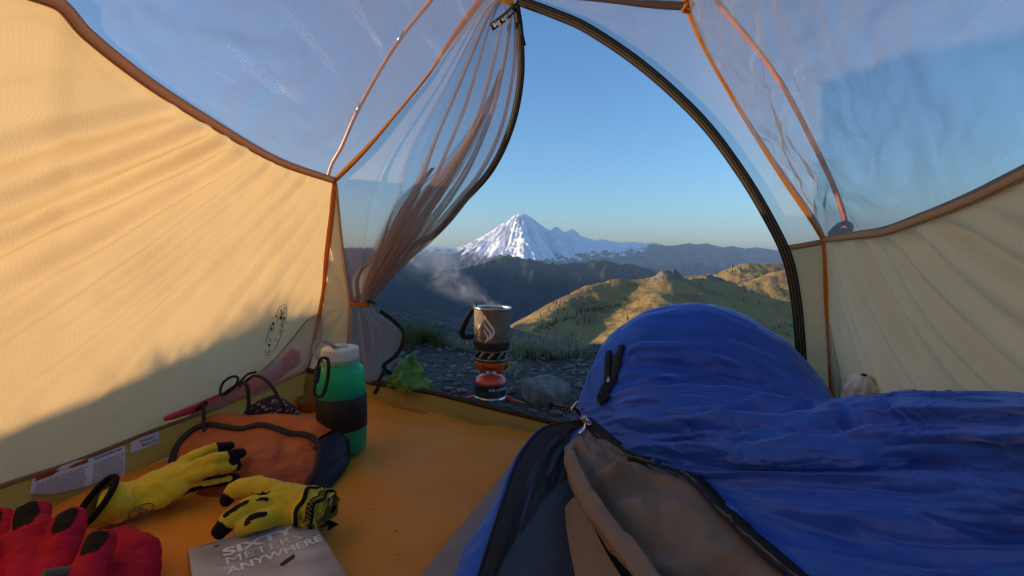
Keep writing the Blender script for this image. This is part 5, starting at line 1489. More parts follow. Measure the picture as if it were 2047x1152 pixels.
bl = [blade([(-.021, .247), (-.016, .237), (-.004, .222), (.0045, .210), (.0065, .200), (.001, .189), (-.004, .180)], [.0008, .0030, .0034, .0034, .0034, .0028, .0006]),
      blade([(-.023, .226), (-.019, .220), (-.009, .208), (-.003, .200), (-.002, .192), (-.006, .184), (-.010, .176)], [.0006, .0026, .0032, .0032, .0030, .0024, .0005]),
      blade([(-.023, .208), (-.020, .203), (-.014, .195), (-.0105, .189), (-.011, .182), (-.015, .175), (-.018, .170)], [.0005, .0022, .0026, .0026, .0024, .0018, .0004])]
V, F = merge(bl); obj('flame_mark', V, F, M_LOGO, pot, smooth=False)
# tripod feet
def foot(tip, root, w0, w1):
    c = crom([root, root * .5 + tip * .5 + UPS * .004, tip], 10)
    return strip('stand_leg', c, np.linspace(w0, w1, 10), M_ORPLAST, stand, up=UPS * 1.0, th=.005)
stand = obj('stand', *merge([lathe_geo([(.018, -.001), (.020, .0), (.020, .004), (.016, .005)], 24, sc_, UPS)]), M_ORPLAST, stove)
for tip, w0, w1 in ((ST(-.066, -.006, .002), .016, .010), (ST(-.020, -.064, -.006), .014, .012), (ST(.098, -.022, -.004), .018, .007)):
    foot(tip, ST(0, 0, .003), w0, w1)
obj('leg_clip', *tube_geo([ST(.045, -.010, .004), ST(.056, -.012, .010), ST(.066, -.015, .003)], .004, 6), M_ORPLAST, stand)

# steam drifting left from the pot
sm = bpy.data.materials.new('steam'); sm.use_nodes = True
N, L = sm.node_tree.nodes, sm.node_tree.links
N.remove(N['Principled BSDF'])
pv = N.new('ShaderNodeVolumePrincipled'); pv.inputs['Color'].default_value = (.80, .88, 1.0, 1); pv.inputs['Anisotropy'].default_value = .2
tc = N.new('ShaderNodeTexCoord')
nz = N.new('ShaderNodeTexNoise'); nz.inputs['Scale'].default_value = 15.0; nz.inputs['Detail'].default_value = 4; nz.inputs['Distortion'].default_value = 1.8; nz.inputs['Roughness'].default_value = .55
L.new(tc.outputs['Object'], nz.inputs['Vector'])
sep = N.new('ShaderNodeSeparateXYZ'); L.new(tc.outputs['Object'], sep.inputs[0])
path = crom([ST(.02, 0, .262), ST(-.015, .0, .278), ST(-.07, .02, .31), ST(-.13, .03, .352), ST(-.19, .05, .40), ST(-.24, .06, .43), ST(-.30, .07, .45)], 20)
# density falls off from the centre line of the drifting plume: z ~ f(x)
k0 = math_node(sm, 'MULTIPLY', sep.outputs[0], -1.0)                      # 0 .. .3 away from the pot
fx = N.new('ShaderNodeFloatCurve')
cm = fx.mapping.curves[0]
for p_ in path[1:-1:3]:
    cm.points.new(min(1, max(0, (-(p_[0] - sc_[0]) + .05) / .4)), min(1, max(0, (p_[2] - sc_[2] - .25) / .3)))
cm.points[0].location = (0, .03); cm.points[-1].location = (1, .72); fx.mapping.update()
L.new(math_node(sm, 'DIVIDE', math_node(sm, 'ADD', k0, .05), .4), fx.inputs['Value'])
cz = math_node(sm, 'ADD', math_node(sm, 'MULTIPLY', fx.outputs[0], .3), .25)
dz_ = math_node(sm, 'ABSOLUTE', math_node(sm, 'SUBTRACT', sep.outputs[2], cz))
wdt = math_node(sm, 'ADD', math_node(sm, 'MULTIPLY', math_node(sm, 'MAXIMUM', k0, 0.0), .45), .018)
fall = math_node(sm, 'SUBTRACT', 1.0, math_node(sm, 'DIVIDE', dz_, wdt))
fall = math_node(sm, 'MAXIMUM', fall, 0.0)
wisp = N.new('ShaderNodeMapRange'); wisp.inputs[1].default_value = .46; wisp.inputs[2].default_value = .74; L.new(nz.outputs['Fac'], wisp.inputs[0])
fade = N.new('ShaderNodeMapRange'); fade.inputs[1].default_value = .30; fade.inputs[2].default_value = .10; L.new(k0, fade.inputs[0])
den = math_node(sm, 'MULTIPLY', math_node(sm, 'MULTIPLY', fall, wisp.outputs[0]), math_node(sm, 'MULTIPLY', fade.outputs[0], 14.0))
L.new(den, pv.inputs['Density'])
L.new(pv.outputs[0], N['Material Output'].inputs['Volume'])
rr_ = np.interp(np.linspace(0, 1, 20), [0, .2, .6, 1], [.03, .055, .11, .14])
V, F = tube_geo(path, rr_, 16)
o = obj('steam', V, F, sm, None, origin=sc_); tag(o, 'pale steam drifting left from the pot', 'steam', kind='stuff')
# ------------------------------------------------------------------ water bottle
bc = GF(686, 902)
bottle = thing('water_bottle', bc, 'green translucent water bottle with white lid and black band', 'water bottle')
def plastic(name, col, trn, rough):
    m = bpy.data.materials.new(name); m.use_nodes = True
    N, L = m.node_tree.nodes, m.node_tree.links; b = N['Principled BSDF']
    nz = N.new('ShaderNodeTexNoise'); nz.inputs['Scale'].default_value = 18; tc = N.new('ShaderNodeTexCoord'); L.new(tc.outputs['Object'], nz.inputs['Vector'])
    mx = N.new('ShaderNodeMix'); mx.data_type = 'RGBA'; mx.inputs[6].default_value = (*np.array(col) * .85, 1); mx.inputs[7].default_value = (*np.array(col) * 1.15, 1)
    L.new(nz.outputs['Fac'], mx.inputs[0]); L.new(mx.outputs[2], b.inputs['Base Color'])
    b.inputs['Transmission Weight'].default_value = trn; b.inputs['Roughness'].default_value = rough; b.inputs['IOR'].default_value = 1.06; b.inputs['Coat Weight'].default_value = .7; b.inputs['Coat Roughness'].default_value = .2
    tr = N.new('ShaderNodeBsdfTranslucent'); L.new(mx.outputs[2], tr.inputs['Color'])
    ms = N.new('ShaderNodeMixShader'); ms.inputs[0].default_value = .35
    L.new(b.outputs[0], ms.inputs[1]); L.new(tr.outputs[0], ms.inputs[2]); L.new(ms.outputs[0], N['Material Output'].inputs['Surface'])
    return m
M_GREENP = plastic('green_bottle_plastic', (.07, .90, .45), .62, .18)
M_LID = mat('ivory_lid_plastic', (.70, .69, .58), .45, var=.04)
R_ = .0470
body = lathe('body', [(.0, .002), (.036, .001), (.042, .004), (.0455, .012), (R_, .030), (R_, .150), (.0465, .160), (.0440, .170), (.0395, .1765), (.0345, .1795), (.0335, .182), (.0335, .200)], M_GREENP, bottle, centre=bc, caps=False, seg=72)
lathe('water', [(.0, .006), (.040, .008), (.0445, .030), (.0445, .128), (.0, .128)], mat('green_water', (.006, .10, .06), .1, var=.05), bottle, centre=bc)
lathe('band', [(R_ + .0004, .054), (R_ + .0013, .055), (R_ + .0013, .118), (R_ + .0004, .119)], mat('black_tape', (.018, .014, .013), .6, var=.2, scale=60), bottle, centre=bc, caps=False, seg=72)
lathe('neck_ring', [(.0350, .1835), (.0372, .1845), (.0372, .1870), (.0350, .188)], mat('grey_strap', (.32, .28, .24), .6), bottle, centre=bc, caps=False, seg=48)
# ribbed lid
lp = []; seg = 144
a = np.linspace(0, 2 * np.pi, seg, endpoint=False); tooth = np.where((np.arange(seg) // 1) % 2 == 0, 0.0, -.0009)
prof = [(.0350, .190, 1), (.0358, .1915, 1), (.0360, .207, 1), (.0350, .2115, .4), (.0325, .2135, 0), (.0150, .2145, 0)]
V = np.array([[bc[0] + (r + tooth[k] * q) * math.cos(a[k]), bc[1] + (r + tooth[k] * q) * math.sin(a[k]), bc[2] + h] for r, h, q in prof for k in range(seg)])
lid = obj('lid', V, grid_faces(len(prof), seg, True).tolist() + [list(range(5 * seg, 6 * seg))], M_LID, bottle); autosmooth(lid, 40)
lathe('lid_button', [(.0145, .214), (.0150, .2165), (.0140, .2185), (.0, .2190)], mat('grey_lid_button', (.52, .48, .44), .5), lid, centre=bc, seg=40)
strip('tether', crom([bc + [-.012, -.004, .2175], P(668, 694, .86), P(650, 683, .855), P(634, 684, .85), P(628, 698, .845), P(633, 714, .84), P(645, 724, .835)], 50), .0060, mat('grey_tether', (.30, .26, .22), .6), bottle, up=np.array([.1, -.9, .35]), th=.0018)
# carabiner clipped to the tether
M_CARA = mat('black_anodised', (.03, .03, .03), .35, metal=.6, var=.1)
cb = thing('carabiner', P(642, 760, .83), 'black locking carabiner hanging beside the green bottle', 'carabiner')
loop = crom([P(x, y, .832) for x, y in [(648, 715), (655, 719), (657, 732), (655, 755), (651, 775), (645, 789), (637, 793), (630, 789), (628, 781)]], 50)
tube('frame', loop, .0033, M_CARA, cb, seg=12)
gate = crom([P(x, y, .832) for x, y in [(628, 781), (631, 765), (635, 745), (636, 730), (640, 718), (648, 715)]], 30)
tube('gate', gate, .0026, M_CARA, cb, seg=12)
tube('locking_sleeve', gate[6:17], .0055, mat('black_sleeve', (.025, .025, .025), .55, bump=.6, bscale=500), cb, seg=14)

# ------------------------------------------------------------------ orange packing cube
M_ORFAB = mat('rust_orange_nylon', (.36, .085, .022), .5, var=.15, scale=14, bump=.25, bscale=90, spec=.35)
M_NAVYFAB = mat('navy_nylon', (.012, .014, .026), .6, var=.2, scale=30, bump=.4, bscale=200)
cube = thing('packing_cube', GF(520, 975), 'rust orange packing cube with black zip and navy end', 'bag')
tz = np.array([P(*c) for c in [(360, 888, .83), (384, 864, .86), (415, 852, .87), (445, 855, .865), (482, 860, .86), (520, 852, .855), (552, 859, .85), (580, 869, .845), (608, 871, .835), (628, 880, .825)]])
bz = np.array([P(*c) for c in [(342, 945, .775), (360, 985, .745), (400, 992, .738), (440, 995, .734), (475, 996, .732), (510, 995, .734), (545, 992, .738), (575, 988, .743), (598, 982, .749), (614, 977, .753)]])
rowsF = []
outv = unit([.1, -.75, .65])
for k, s in enumerate(np.linspace(0, 1, 6)):
    r = tz * (1 - s) + bz * s
    r = r + outv * (.026 * math.sin(math.pi * s)) * np.sin(np.linspace(.3, 2.85, 10))[:, None]
    if k in (2, 3): r[-1] = P(640 if k == 2 else 634, 905 if k == 2 else 940, .80 if k == 2 else .777)
    rowsF.append(r)
Gc = patch(rowsF, 70, 110); ncb = normals(Gc)
if (ncb[30, 50] @ outv) < 0: ncb = -ncb
yy_, xx_ = np.meshgrid(np.linspace(0, 1, 70), np.linspace(0, 1, 110), indexing='ij')
Gc += ncb * ((.0035 * (ridged(xx_ * 3 + yy_ * 4, yy_ * 2 - xx_ * 3, 3, 171) - 1.1) * ss(xx_, .35, .8) + .003 * fbm(xx_ * 4, yy_ * 3, 3, 172)) * np.sin(np.pi * yy_))[..., None]
sheet('front_panel', Gc, M_ORFAB, cube)
bkl = np.array([P(*c) for c in [(380, 872, .87), (400, 850, .93), (440, 834, .95), (480, 834, .955), (520, 838, .95), (560, 838, .94), (600, 836, .93), (640, 836, .915), (672, 838, .90), (692, 850, .885)]])
mid = (tz + bkl) / 2 + np.array([0, 0, .018]) * np.sin(np.linspace(.15, 2.99, 10))[:, None]
Gt2 = patch([tz, mid, bkl, bkl + [0, .01, -.05]], 30, 90); sheet('top_band', Gt2, M_ORFAB, cube)
se = [[P(628, 880, .825), P(640, 905, .80), P(634, 940, .777), P(614, 978, .752)], [P(664, 868, .85), P(672, 900, .825), P(668, 945, .80), P(634, 984, .755)], [P(692, 850, .885), P(697, 888, .868), P(694, 930, .842), P(655, 982, .765)], [P(694, 850, .90), P(697, 890, .90), P(694, 925, .88), P(665, 970, .80)]]
Gs2 = patch(se, 30, 30); Gs2 += normals(Gs2) * (.003 * fbm(Gs2[..., 0] * 30, Gs2[..., 2] * 40, 3, 173))[..., None]
sheet('end_panel', Gs2, M_NAVYFAB, cube)
zpathc = np.vstack([bz[:1], Gc[int(.5 * 69), 0][None], tz, [P(640, 905, .80), P(634, 940, .777), P(612, 980, .75)]])
upc = outv * .7 + np.array([0, 0, .5])
strip('zip_tape', crom(zpathc, 120) + outv * .003 + [0, 0, .002], .010, M_ZIP_PLAIN, cube, up=upc, th=.003)
strip('piping', crom(np.vstack([bkl[1:], [P(697, 888, .868), P(694, 930, .842), P(655, 982, .765)]]), 90) + [0, -.002, .002], .005, M_BLACK, cube, up=upc, th=.004)
tube('zip_pull', crom([P(624, 948, .772), P(620, 960, .762), P(626, 972, .752), P(632, 962, .76), P(630, 950, .77)], 20), .0022, M_BLACK, cube, seg=6)

# ------------------------------------------------------------------ gloves
def capsule(p0, r0, p1, r1, nrm=(0, 0, 1), flat=1.0, seg=18, m=6):
    p0 = np.asarray(p0, float); p1 = np.asarray(p1, float); ax = unit(p1 - p0)
    n = unit(np.asarray(nrm, float) - ax * np.dot(nrm, ax)); s = np.cross(ax, n)
    rings = []
    for k in range(m + 1):
        a = -math.pi / 2 + k / m * math.pi / 2
        rings.append((p0 + ax * r0 * math.sin(a) * (flat if flat < 1 else 1), max(r0 * math.cos(a), 1e-4)))
    for k in range(m + 1):
        a = k / m * math.pi / 2
        rings.append((p1 + ax * r1 * math.sin(a) * (flat if flat < 1 else 1), max(r1 * math.cos(a), 1e-4)))
    a = np.linspace(0, 2 * np.pi, seg, endpoint=False)
    V = np.array([c + s * (r * math.cos(t)) + n * (r * flat * math.sin(t)) for c, r in rings for t in a])
    F = grid_faces(len(rings), seg, True).tolist()
    F.append(list(range(seg))[::-1]); F.append(list(range(len(V) - seg, len(V))))
    return V, F
def chain(pts, rs, nrm=(0, 0, 1), flat=1.0):
    return [capsule(pts[i], rs[i], pts[i + 1], rs[i + 1], nrm, flat) for i in range(len(pts) - 1)]
def fuse(parts, voxel, smooth=3):
    """weld overlapping volumes into one continuous skin"""
    V, F = merge(parts)
    me = bpy.data.meshes.new('tmp'); me.from_pydata(V.tolist(), [], F)
    bm = bmesh.new(); bm.from_mesh(me); bmesh.ops.recalc_face_normals(bm, faces=bm.faces); bm.to_mesh(me); bm.free()
    o = bpy.data.objects.new('tmp', me); COL.objects.link(o)
    md = o.modifiers.new('r', 'REMESH'); md.mode = 'VOXEL'; md.voxel_size = voxel
    if smooth: s = o.modifiers.new('s', 'SMOOTH'); s.iterations = smooth; s.factor = .6
    bpy.context.view_layer.update()
    e = bpy.data.meshes.new_from_object(o.evaluated_get(bpy.context.evaluated_depsgraph_get()))
    V = np.empty(len(e.vertices) * 3, np.float32); e.vertices.foreach_get('co', V); V = V.reshape(-1, 3).astype(float)
    F = [list(p.vertices) for p in e.polygons]
    N = np.empty(len(e.vertices) * 3, np.float32); e.vertices.foreach_get('normal', N); N = N.reshape(-1, 3).astype(float)
    bpy.data.objects.remove(o); bpy.data.meshes.remove(me); bpy.data.meshes.remove(e)
    return V, F, N
def segdist(X, a, b):
    d = b - a; t = np.clip(((X - a) @ d) / (d @ d), 0, 1)
    return np.linalg.norm(X - a - t[:, None] * d, axis=1), t
def split(V, F, mask_v):
    """faces whose vertices satisfy mask -> (sub mesh), rest -> (sub mesh)"""
    out = []
    Fa = np.array([f if len(f) == 4 else f + [f[-1]] for f in F])
    mf = mask_v[Fa].mean(axis=1) > .5
    for sel in (~mf, mf):
        fs = Fa[sel]; ids, inv = np.unique(fs, return_inverse=True); fs = inv.reshape(-1, 4)
        out.append((V[ids], [list(dict.fromkeys(q)) for q in fs.tolist()]))
    return out
def islands(name, V, F, m, parent, least=12):
    V = np.asarray(V); par = list(range(len(V)))
    def find(i):
        while par[i] != i: par[i] = par[par[i]]; i = par[i]
        return i
    for f in F:
        for b_ in f[1:]: par[find(b_)] = find(f[0])
    groups = {}
    for f in F: groups.setdefault(find(f[0]), []).append(f)
    for fs in groups.values():
        if len(fs) < least: continue
        ids = sorted({i for f in fs for i in f}); mp = {i: k for k, i in enumerate(ids)}
        obj(name, V[ids], [[mp[i] for i in f] for f in fs], m, parent)
def knit_mat(name, col, freq=1100):
    m = mat(name, col, .85, var=.14, scale=30, sheen=.3)
    N, L = m.node_tree.nodes, m.node_tree.links
    w = N.new('ShaderNodeTexWave'); w.inputs['Scale'].default_value = freq / 6.28; w.inputs['Distortion'].default_value = 1.0; w.bands_direction = 'DIAGONAL'
    tc = N.new('ShaderNodeTexCoord'); L.new(tc.outputs['Object'], w.inputs['Vector'])
    bp = N.new('ShaderNodeBump'); bp.inputs['Strength'].default_value = .3; bp.inputs['Distance'].default_value = .0008
    L.new(w.outputs['Fac'], bp.inputs['Height']); L.new(bp.outputs[0], N['Principled BSDF'].inputs['Normal'])
    return m
M_YEL = knit_mat('yellow_knit', (.62, .46, .02))
M_YELIN = knit_mat('olive_knit_inside', (.22, .17, .03))
M_GLBLK = mat('black_synthetic_leather', (.010, .009, .009), .8, var=.25, scale=60, bump=.4, bscale=400, spec=.12)
def decal(o_V, o_F, pts3, n):
    t = BVHTree.FromPolygons([tuple(p) for p in o_V], o_F); out = []
    for p in pts3:
        h, nn, i, d = t.ray_cast(Vector(p + n * .06), Vector(-n), .2)
        out.append(np.array(h) + n * .0007 if h is not None else p)
    return np.array(out)

# glove A: lies palm-down along the wall, fingers to the right
ga = thing('work_glove', GF(330, 1000), 'yellow work glove with black fingertips leaning on the orange packing cube', 'glove')
g = lambda px, py, h: GF(px, py, h)
def finger(px):   # list of (px, py, h, r)
    return [g(a, b, h) for a, b, h, r in px], [r for *_, r in px]
FA = [finger([(366, 922, .050, .0112), (412, 901, .062, .0100), (460, 891, .060, .0092)]),
      finger([(376, 938, .052, .0112), (430, 916, .066, .0104), (484, 906, .060, .0096)]),
      finger([(380, 954, .044, .0110), (430, 938, .052, .0102), (474, 930, .046, .0088)]),
      finger([(372, 972, .030, .0112), (424, 963, .030, .0100), (470, 958, .026, .0092)])]
pn = unit([.1, -.45, .85])
parts = []
for p_, r_ in FA: parts += chain(p_, r_, pn, .78)
parts += chain([g(268, 998, .030), g(320, 976, .036), g(372, 946, .040)], [.030, .036, .034], pn, .46)
parts += chain([g(232, 1006, .030), g(268, 996, .031)], [.034, .030], pn, .62)
parts += chain([g(330, 985, .022), g(385, 972, .024)], [.022, .016], pn, .7)
V, F, Nn = fuse(parts, .0026, 3)
wr = .0022 * fbm(V[:, 0] * 38, V[:, 1] * 38 + V[:, 2] * 30, 4, 181); V = V + Nn * wr[:, None]
mk = np.zeros(len(V), bool)
for i, (p_, r_) in enumerate(FA):
    d, t = segdist(V, p_[1], p_[2])
    if i < 2: mk |= (d < .020) & (t > .40)
    if i > 1: mk |= (d < .017) & (t > .85)
for i in range(3):          # black strips between the fingers
    a = (FA[i][0][0] + FA[i + 1][0][0]) / 2 + np.array([.012, .004, .004]); b = (FA[i][0][2] + FA[i + 1][0][2]) / 2
    d, t = segdist(V, a, b); mk |= (d < .0070)
d, t = segdist(V, FA[3][0][0] + [0, -.012, -.004], FA[3][0][2] + [0, -.010, -.003]); mk |= d < .006
mk |= V[:, 2] < floorz(V[:, 0]) + .009
(bv, bf), (kv, kf) = split(V, F, mk)
kb = obj('knit_back', bv, bf, M_YEL, ga); islands('palm_leather', kv, kf, M_GLBLK, ga)
# cuff: open ring with black binding
cc = g(196, 1004, .036); cax = unit(g(232, 1004, .032) - g(180, 1012, .038))
s1 = unit(np.cross(cax, [0, 0, 1])); s2 = np.cross(s1, cax)
a = np.linspace(0, 2 * np.pi, 40, endpoint=False)
def cring(c, ra, rb, til): return np.array([c + s1 * ra * math.cos(t) + s2 * rb * math.sin(t) + cax * til * math.sin(t + .6) for t in a])
def pring(c, n_, ra, rb):
    n_ = unit(n_); e1 = unit(np.cross(n_, [0, 0, 1])); e2 = np.cross(e1, n_)
    return np.array([c + e1 * ra * math.cos(t) + e2 * rb * math.sin(t) for t in a])
n0 = unit(g(262, 997, .031) - g(225, 1006, .032)); n1 = unit([.35, .55, -.55])
rings = [pring(g(262, 997, .031), n0, .030, .018), pring(g(245, 1000, .032), n0 * .8 + n1 * .2, .034, .022), pring(g(228, 1004, .034), n0 * .5 + n1 * .5, .033, .026), pring(g(204, 1006, .040), n0 * .2 + n1 * .8, .025, .033), pring(g(190, 1005, .044), n1, .023, .036)]
Gc_ = np.stack(rings); Gc_ = np.stack([crom(Gc_[:, k], 20) for k in range(40)], 1)
nn_ = normals(Gc_); Gc_ += nn_ * (.0022 * noise2(np.arange(40)[None, :] * .9, np.arange(20)[:, None] * .5, 183))[..., None]
cuff = obj('cuff', Gc_.reshape(-1, 3), grid_faces(20, 40, True), M_YEL, ga)
obj('cuff_inside', (Gc_ - normals(Gc_) * 0 + (Gc_.mean(1, keepdims=True) - Gc_) * .06).reshape(-1, 3), grid_faces(20, 40, True)[:, ::-1], M_YELIN, cuff)
tube('cuff_binding', rings[-1], .0042, M_GLBLK, cuff, seg=10, closed=True)
# maker's mark: ring with two letters
mc = g(283, 1022, .034); mr = unit(g(300, 1008, .034) - g(266, 1032, .030)); mu = np.cross(pn, mr)
V2, F2 = text_geo('FG', .013, .03, align='CENTER')
pts = np.array([mc + mr * (y - .0045) - mu * x for x, y, z in V2])
obj('maker_mark', decal(bv, bf, pts, pn), F2, M_BLACK_PRINT, kb, smooth=False)
rg_ = np.array([mc + mr * (.0150 * math.cos(t)) + mu * (.0115 * math.sin(t)) for t in np.linspace(0, 2 * np.pi, 48, endpoint=False)])
tube('maker_ring', decal(bv, bf, rg_, pn), .0007, M_BLACK_PRINT, kb, seg=5, closed=True)

# glove B: palm-down, cuff crumpled at the right, fingers curled to the left
gb = thing('work_glove', GF(550, 1040), 'yellow work glove with crumpled elastic cuff lying behind the book', 'glove')
FB = [finger([(560, 985, .036, .0160), (510, 972, .040, .0165), (470, 978, .034, .0140), (452, 1000, .022, .0105)]),
      finger([(548, 1008, .034, .0150), (500, 1012, .042, .0140), (460, 1038, .032, .0135), (440, 1062, .020, .0115)]),
      finger([(548, 1032, .028, .0150), (510, 1044, .034, .0135), (486, 1056, .024, .0120)])]
parts = []
for p_, r_ in FB: parts += chain(p_, r_, pn, .85)
parts += chain([g(555, 1008, .030), g(600, 1010, .034)], [.034, .030], pn, .62)
parts += chain([g(600, 1010, .034), g(618, 1012, .036)], [.028, .030], pn, .8)
V, F, Nn = fuse(parts, .0026, 3)
V = V + Nn * (.0014 * fbm(V[:, 0] * 50, V[:, 1] * 50 + V[:, 2] * 40, 3, 191))[:, None]
mk = np.zeros(len(V), bool)
d, t = segdist(V, FB[1][0][2], FB[1][0][3]); mk |= (d < .021) & (t > .35)
d, t = segdist(V, FB[0][0][2], FB[0][0][3]); mk |= (d < .016) & (t > .6)
for (A, B, w) in (((448, 998, .030), (535, 987, .044), .0072), ((452, 1030, .040), (480, 1008, .050), .005), ((480, 1008, .050), (532, 1000, .046), .0045), ((478, 1048, .040), (530, 1022, .046), .0068), ((510, 958, .044), (560, 972, .044), .0045)):
    d, t = segdist(V, g(*A), g(*B)); mk |= d < w
mk |= V[:, 2] < floorz(V[:, 0]) + .008
(bv2, bf2), (kv, kf) = split(V, F, mk)
kb2 = obj('knit_back', bv2, bf2, M_YEL, gb); islands('palm_leather', kv, kf, M_GLBLK, gb)
ax_ = unit(g(660, 1022, .034) - g(605, 1008, .034)); s1 = unit(np.cross(ax_, [0, 0, 1])); s2 = np.cross(s1, ax_)
rings = []
for k, (px, py, h, ra, rb) in enumerate([(606, 1009, .034, .028, .024), (618, 1012, .036, .031, .027), (630, 1016, .036, .027, .024), (640, 1020, .035, .029, .025), (650, 1022, .033, .026, .023), (657, 1024, .032, .028, .024)]):
    c = g(px, py, h)
    rings.append([c + s1 * (ra + .003 * math.sin(5 * t + k * 2)) * math.cos(t) + s2 * (rb + .003 * math.cos(4 * t + k)) * math.sin(t) + ax_ * .003 * math.sin(6 * t + 2 * k) for t in a])
Gq = np.array(rings); Gq = np.stack([crom(Gq[:, k], 36) for k in range(40)], 1)
cuff2 = obj('cuff', Gq.reshape(-1, 3), grid_faces(36, 40, True), M_YEL, gb)
obj('cuff_inside', (Gq * .93 + Gq[-1].mean(0) * .07).reshape(-1, 3), grid_faces(36, 40, True)[:, ::-1], M_YELIN, cuff2)
for kk, w in ((8, .006), (22, .012)):
    ring = np.vstack([Gq[kk], Gq[kk][:1]])
    st = strip('cuff_elastic', ring + (ring - ring.mean(0)) * .05, w, M_GLBLK, cuff2, up=ring - ring.mean(0), th=.0016)
zz = []
ringc = Gq[22]
for k in range(90):
    f = k / 90 * 40; i = int(f) % 40; j = (i + 1) % 40
    p_ = ringc[i] * (1 - f % 1) + ringc[j] * (f % 1); cen = ringc.mean(0)
    zz.append(p_ + (p_ - cen) * .11 + ax_ * (.0038 if k % 2 else -.0038))
tube('zigzag_stitch', np.array(zz), .0006, M_YEL, cuff2, seg=4, closed=True)
tube('hang_loop', crom([g(648, 1000, .050), g(656, 992, .052), g(662, 998, .048), g(658, 1010, .044)], 16), .0022, mat('grey_loop', (.35, .33, .30), .6), cuff2, seg=8)
sheet('pull_tab', patch([[g(640, 1045, .01), g(660, 1040, .02)], [g(655, 1062, .006), g(678, 1048, .008)]], 6, 6), M_GLBLK, gb)

# red ski glove in the near left corner
M_RED = mat('crimson_softshell', (.42, .004, .026), .7, var=.15, scale=16, bump=.35, bscale=260, spec=.15)
rgv = thing('ski_glove', GF(150, 1140), 'crimson padded ski glove with black finger patches in the near corner', 'glove')
def f2(l): return [P(a, b, d) for a, b, d, r in l], [r for *_, r in l]
FR_ = [f2([(46, 1200, .47, .0205), (54, 1110, .51, .0205), (64, 1030, .55, .0185)]),
       f2([(98, 1205, .465, .0175), (116, 1120, .505, .0175), (141, 1038, .545, .0160)]),
       f2([(150, 1215, .45, .0180), (173, 1150, .48, .0180), (199, 1086, .515, .0165)]),
       f2([(-10, 1190, .52, .026), (-14, 1100, .56, .027), (-16, 1050, .58, .024)]),
       f2([(-60, 1200, .49, .03), (-30, 1150, .50, .026), (-8, 1106, .51, .021)])]
parts = []
vn = unit([.35, -.75, .55])
for p_, r_ in FR_: parts += chain(p_, r_, vn, .85)
parts += chain([P(60, 1260, .46), P(130, 1200, .50)], [.06, .05], vn, .6)
parts += chain([P(215, 1215, .50), P(245, 1130, .545), P(225, 1085, .575)], [.046, .040, .026], unit([.1, -.5, .85]), .62)
parts += chain([P(250, 1200, .52), P(268, 1140, .555)], [.034, .026], unit([.1, -.5, .85]), .7)
V, F, Nn = fuse(parts, .0026, 2)
V = V + Nn * (.0022 * fbm(V[:, 0] * 32, V[:, 1] * 34 + V[:, 2] * 30, 4, 201))[:, None]
V[:, 2] = np.maximum(V[:, 2], floorz(V[:, 0]) + .003)
mk = np.zeros(len(V), bool)
for i, (p_, r_) in enumerate(FR_[:4]):
    # oval reinforcement on the camera side of each fingertip
    c = p_[2] * .86 + p_[1] * .14 - vn * 0; axf = unit(p_[2] - p_[1]); sd = unit(np.cross(axf, vn)); q = V - c
    e = (q @ axf / .026) ** 2 + (q @ sd / (r_[2] * .66)) ** 2
    mk |= (e < 1) & (q @ vn > .002) & (q @ axf > -.021)
(bv3, bf3), (kv, kf) = split(V, F, mk)
obj('shell', bv3, bf3, M_RED, rgv)
kvn = np.array(kv) + vn * .0006
islands('finger_patch', kvn, kf, M_GLBLK, rgv)
tube('wrist_strap', crom([P(85, 1152, .455), P(130, 1145, .47), P(180, 1147, .485), P(205, 1155, .49)], 20), .006, mat('grey_brown_strap', (.11, .085, .07), .7, bump=.4, bscale=500), rgv, seg=10)

# ------------------------------------------------------------------ book
q0, q1 = GF(376, 1101, .016), GF(615, 1030, .016)
bx = unit(q1 - q0); by = unit(np.cross(bx, [0, 0, 1])); bzv = np.cross(bx, by) * -1
if by[1] > 0: by = -by
bzv = unit(np.cross(by, bx)); 
if bzv[2] < 0: bzv = -bzv
W, Hh, T = np.linalg.norm(q1 - q0), .215, .014
book = thing('book', q0 - bzv * T, 'grey paperback with white title lettering lying on the ochre floor', 'book')
def BK(x, y, z): 
    lift = .004 * (x / W) ** 2 + .003 * math.exp(-((x / W) / .12) ** 2)
    return q0 + bx * x + by * y + bzv * (z + lift)
def bookcover_mat():
    m = bpy.data.materials.new('cloudy_cover_print'); m.use_nodes = True
    N, L = m.node_tree.nodes, m.node_tree.links; b = N['Principled BSDF']; b.inputs['Roughness'].default_value = .38
    tc = N.new('ShaderNodeTexCoord'); mp = N.new('ShaderNodeMapping'); mp.inputs['Scale'].default_value = (9, 16, 9); mp.inputs['Rotation'].default_value = (0, 0, .6)
    L.new(tc.outputs['Object'], mp.inputs[0])
    nz = N.new('ShaderNodeTexNoise'); nz.inputs['Scale'].default_value = 1.0; nz.inputs['Detail'].default_value = 5; L.new(mp.outputs[0], nz.inputs['Vector'])
    cr = N.new('ShaderNodeValToRGB'); L.new(nz.outputs['Fac'], cr.inputs[0])
    cr.color_ramp.elements[0].position = .3; cr.color_ramp.elements[0].color = (.16, .13, .11, 1)
    cr.color_ramp.elements[1].position = .68; cr.color_ramp.elements[1].color = (.52, .48, .46, 1)
    e = cr.color_ramp.elements.new(.5); e.color = (.34, .305, .30, 1)
    L.new(cr.outputs[0], b.inputs['Base Color']); return m
M_COVER = bookcover_mat()
xs_ = np.linspace(0, W, 16); ys_ = np.linspace(0, Hh, 20)
top_ = np.array([[BK(x, y, 0) for x in xs_] for y in ys_])
sheet('front_cover', top_, M_COVER, book)
M_PAGES = mat('page_edges', (.62, .50, .34), .9, var=.12, scale=900)
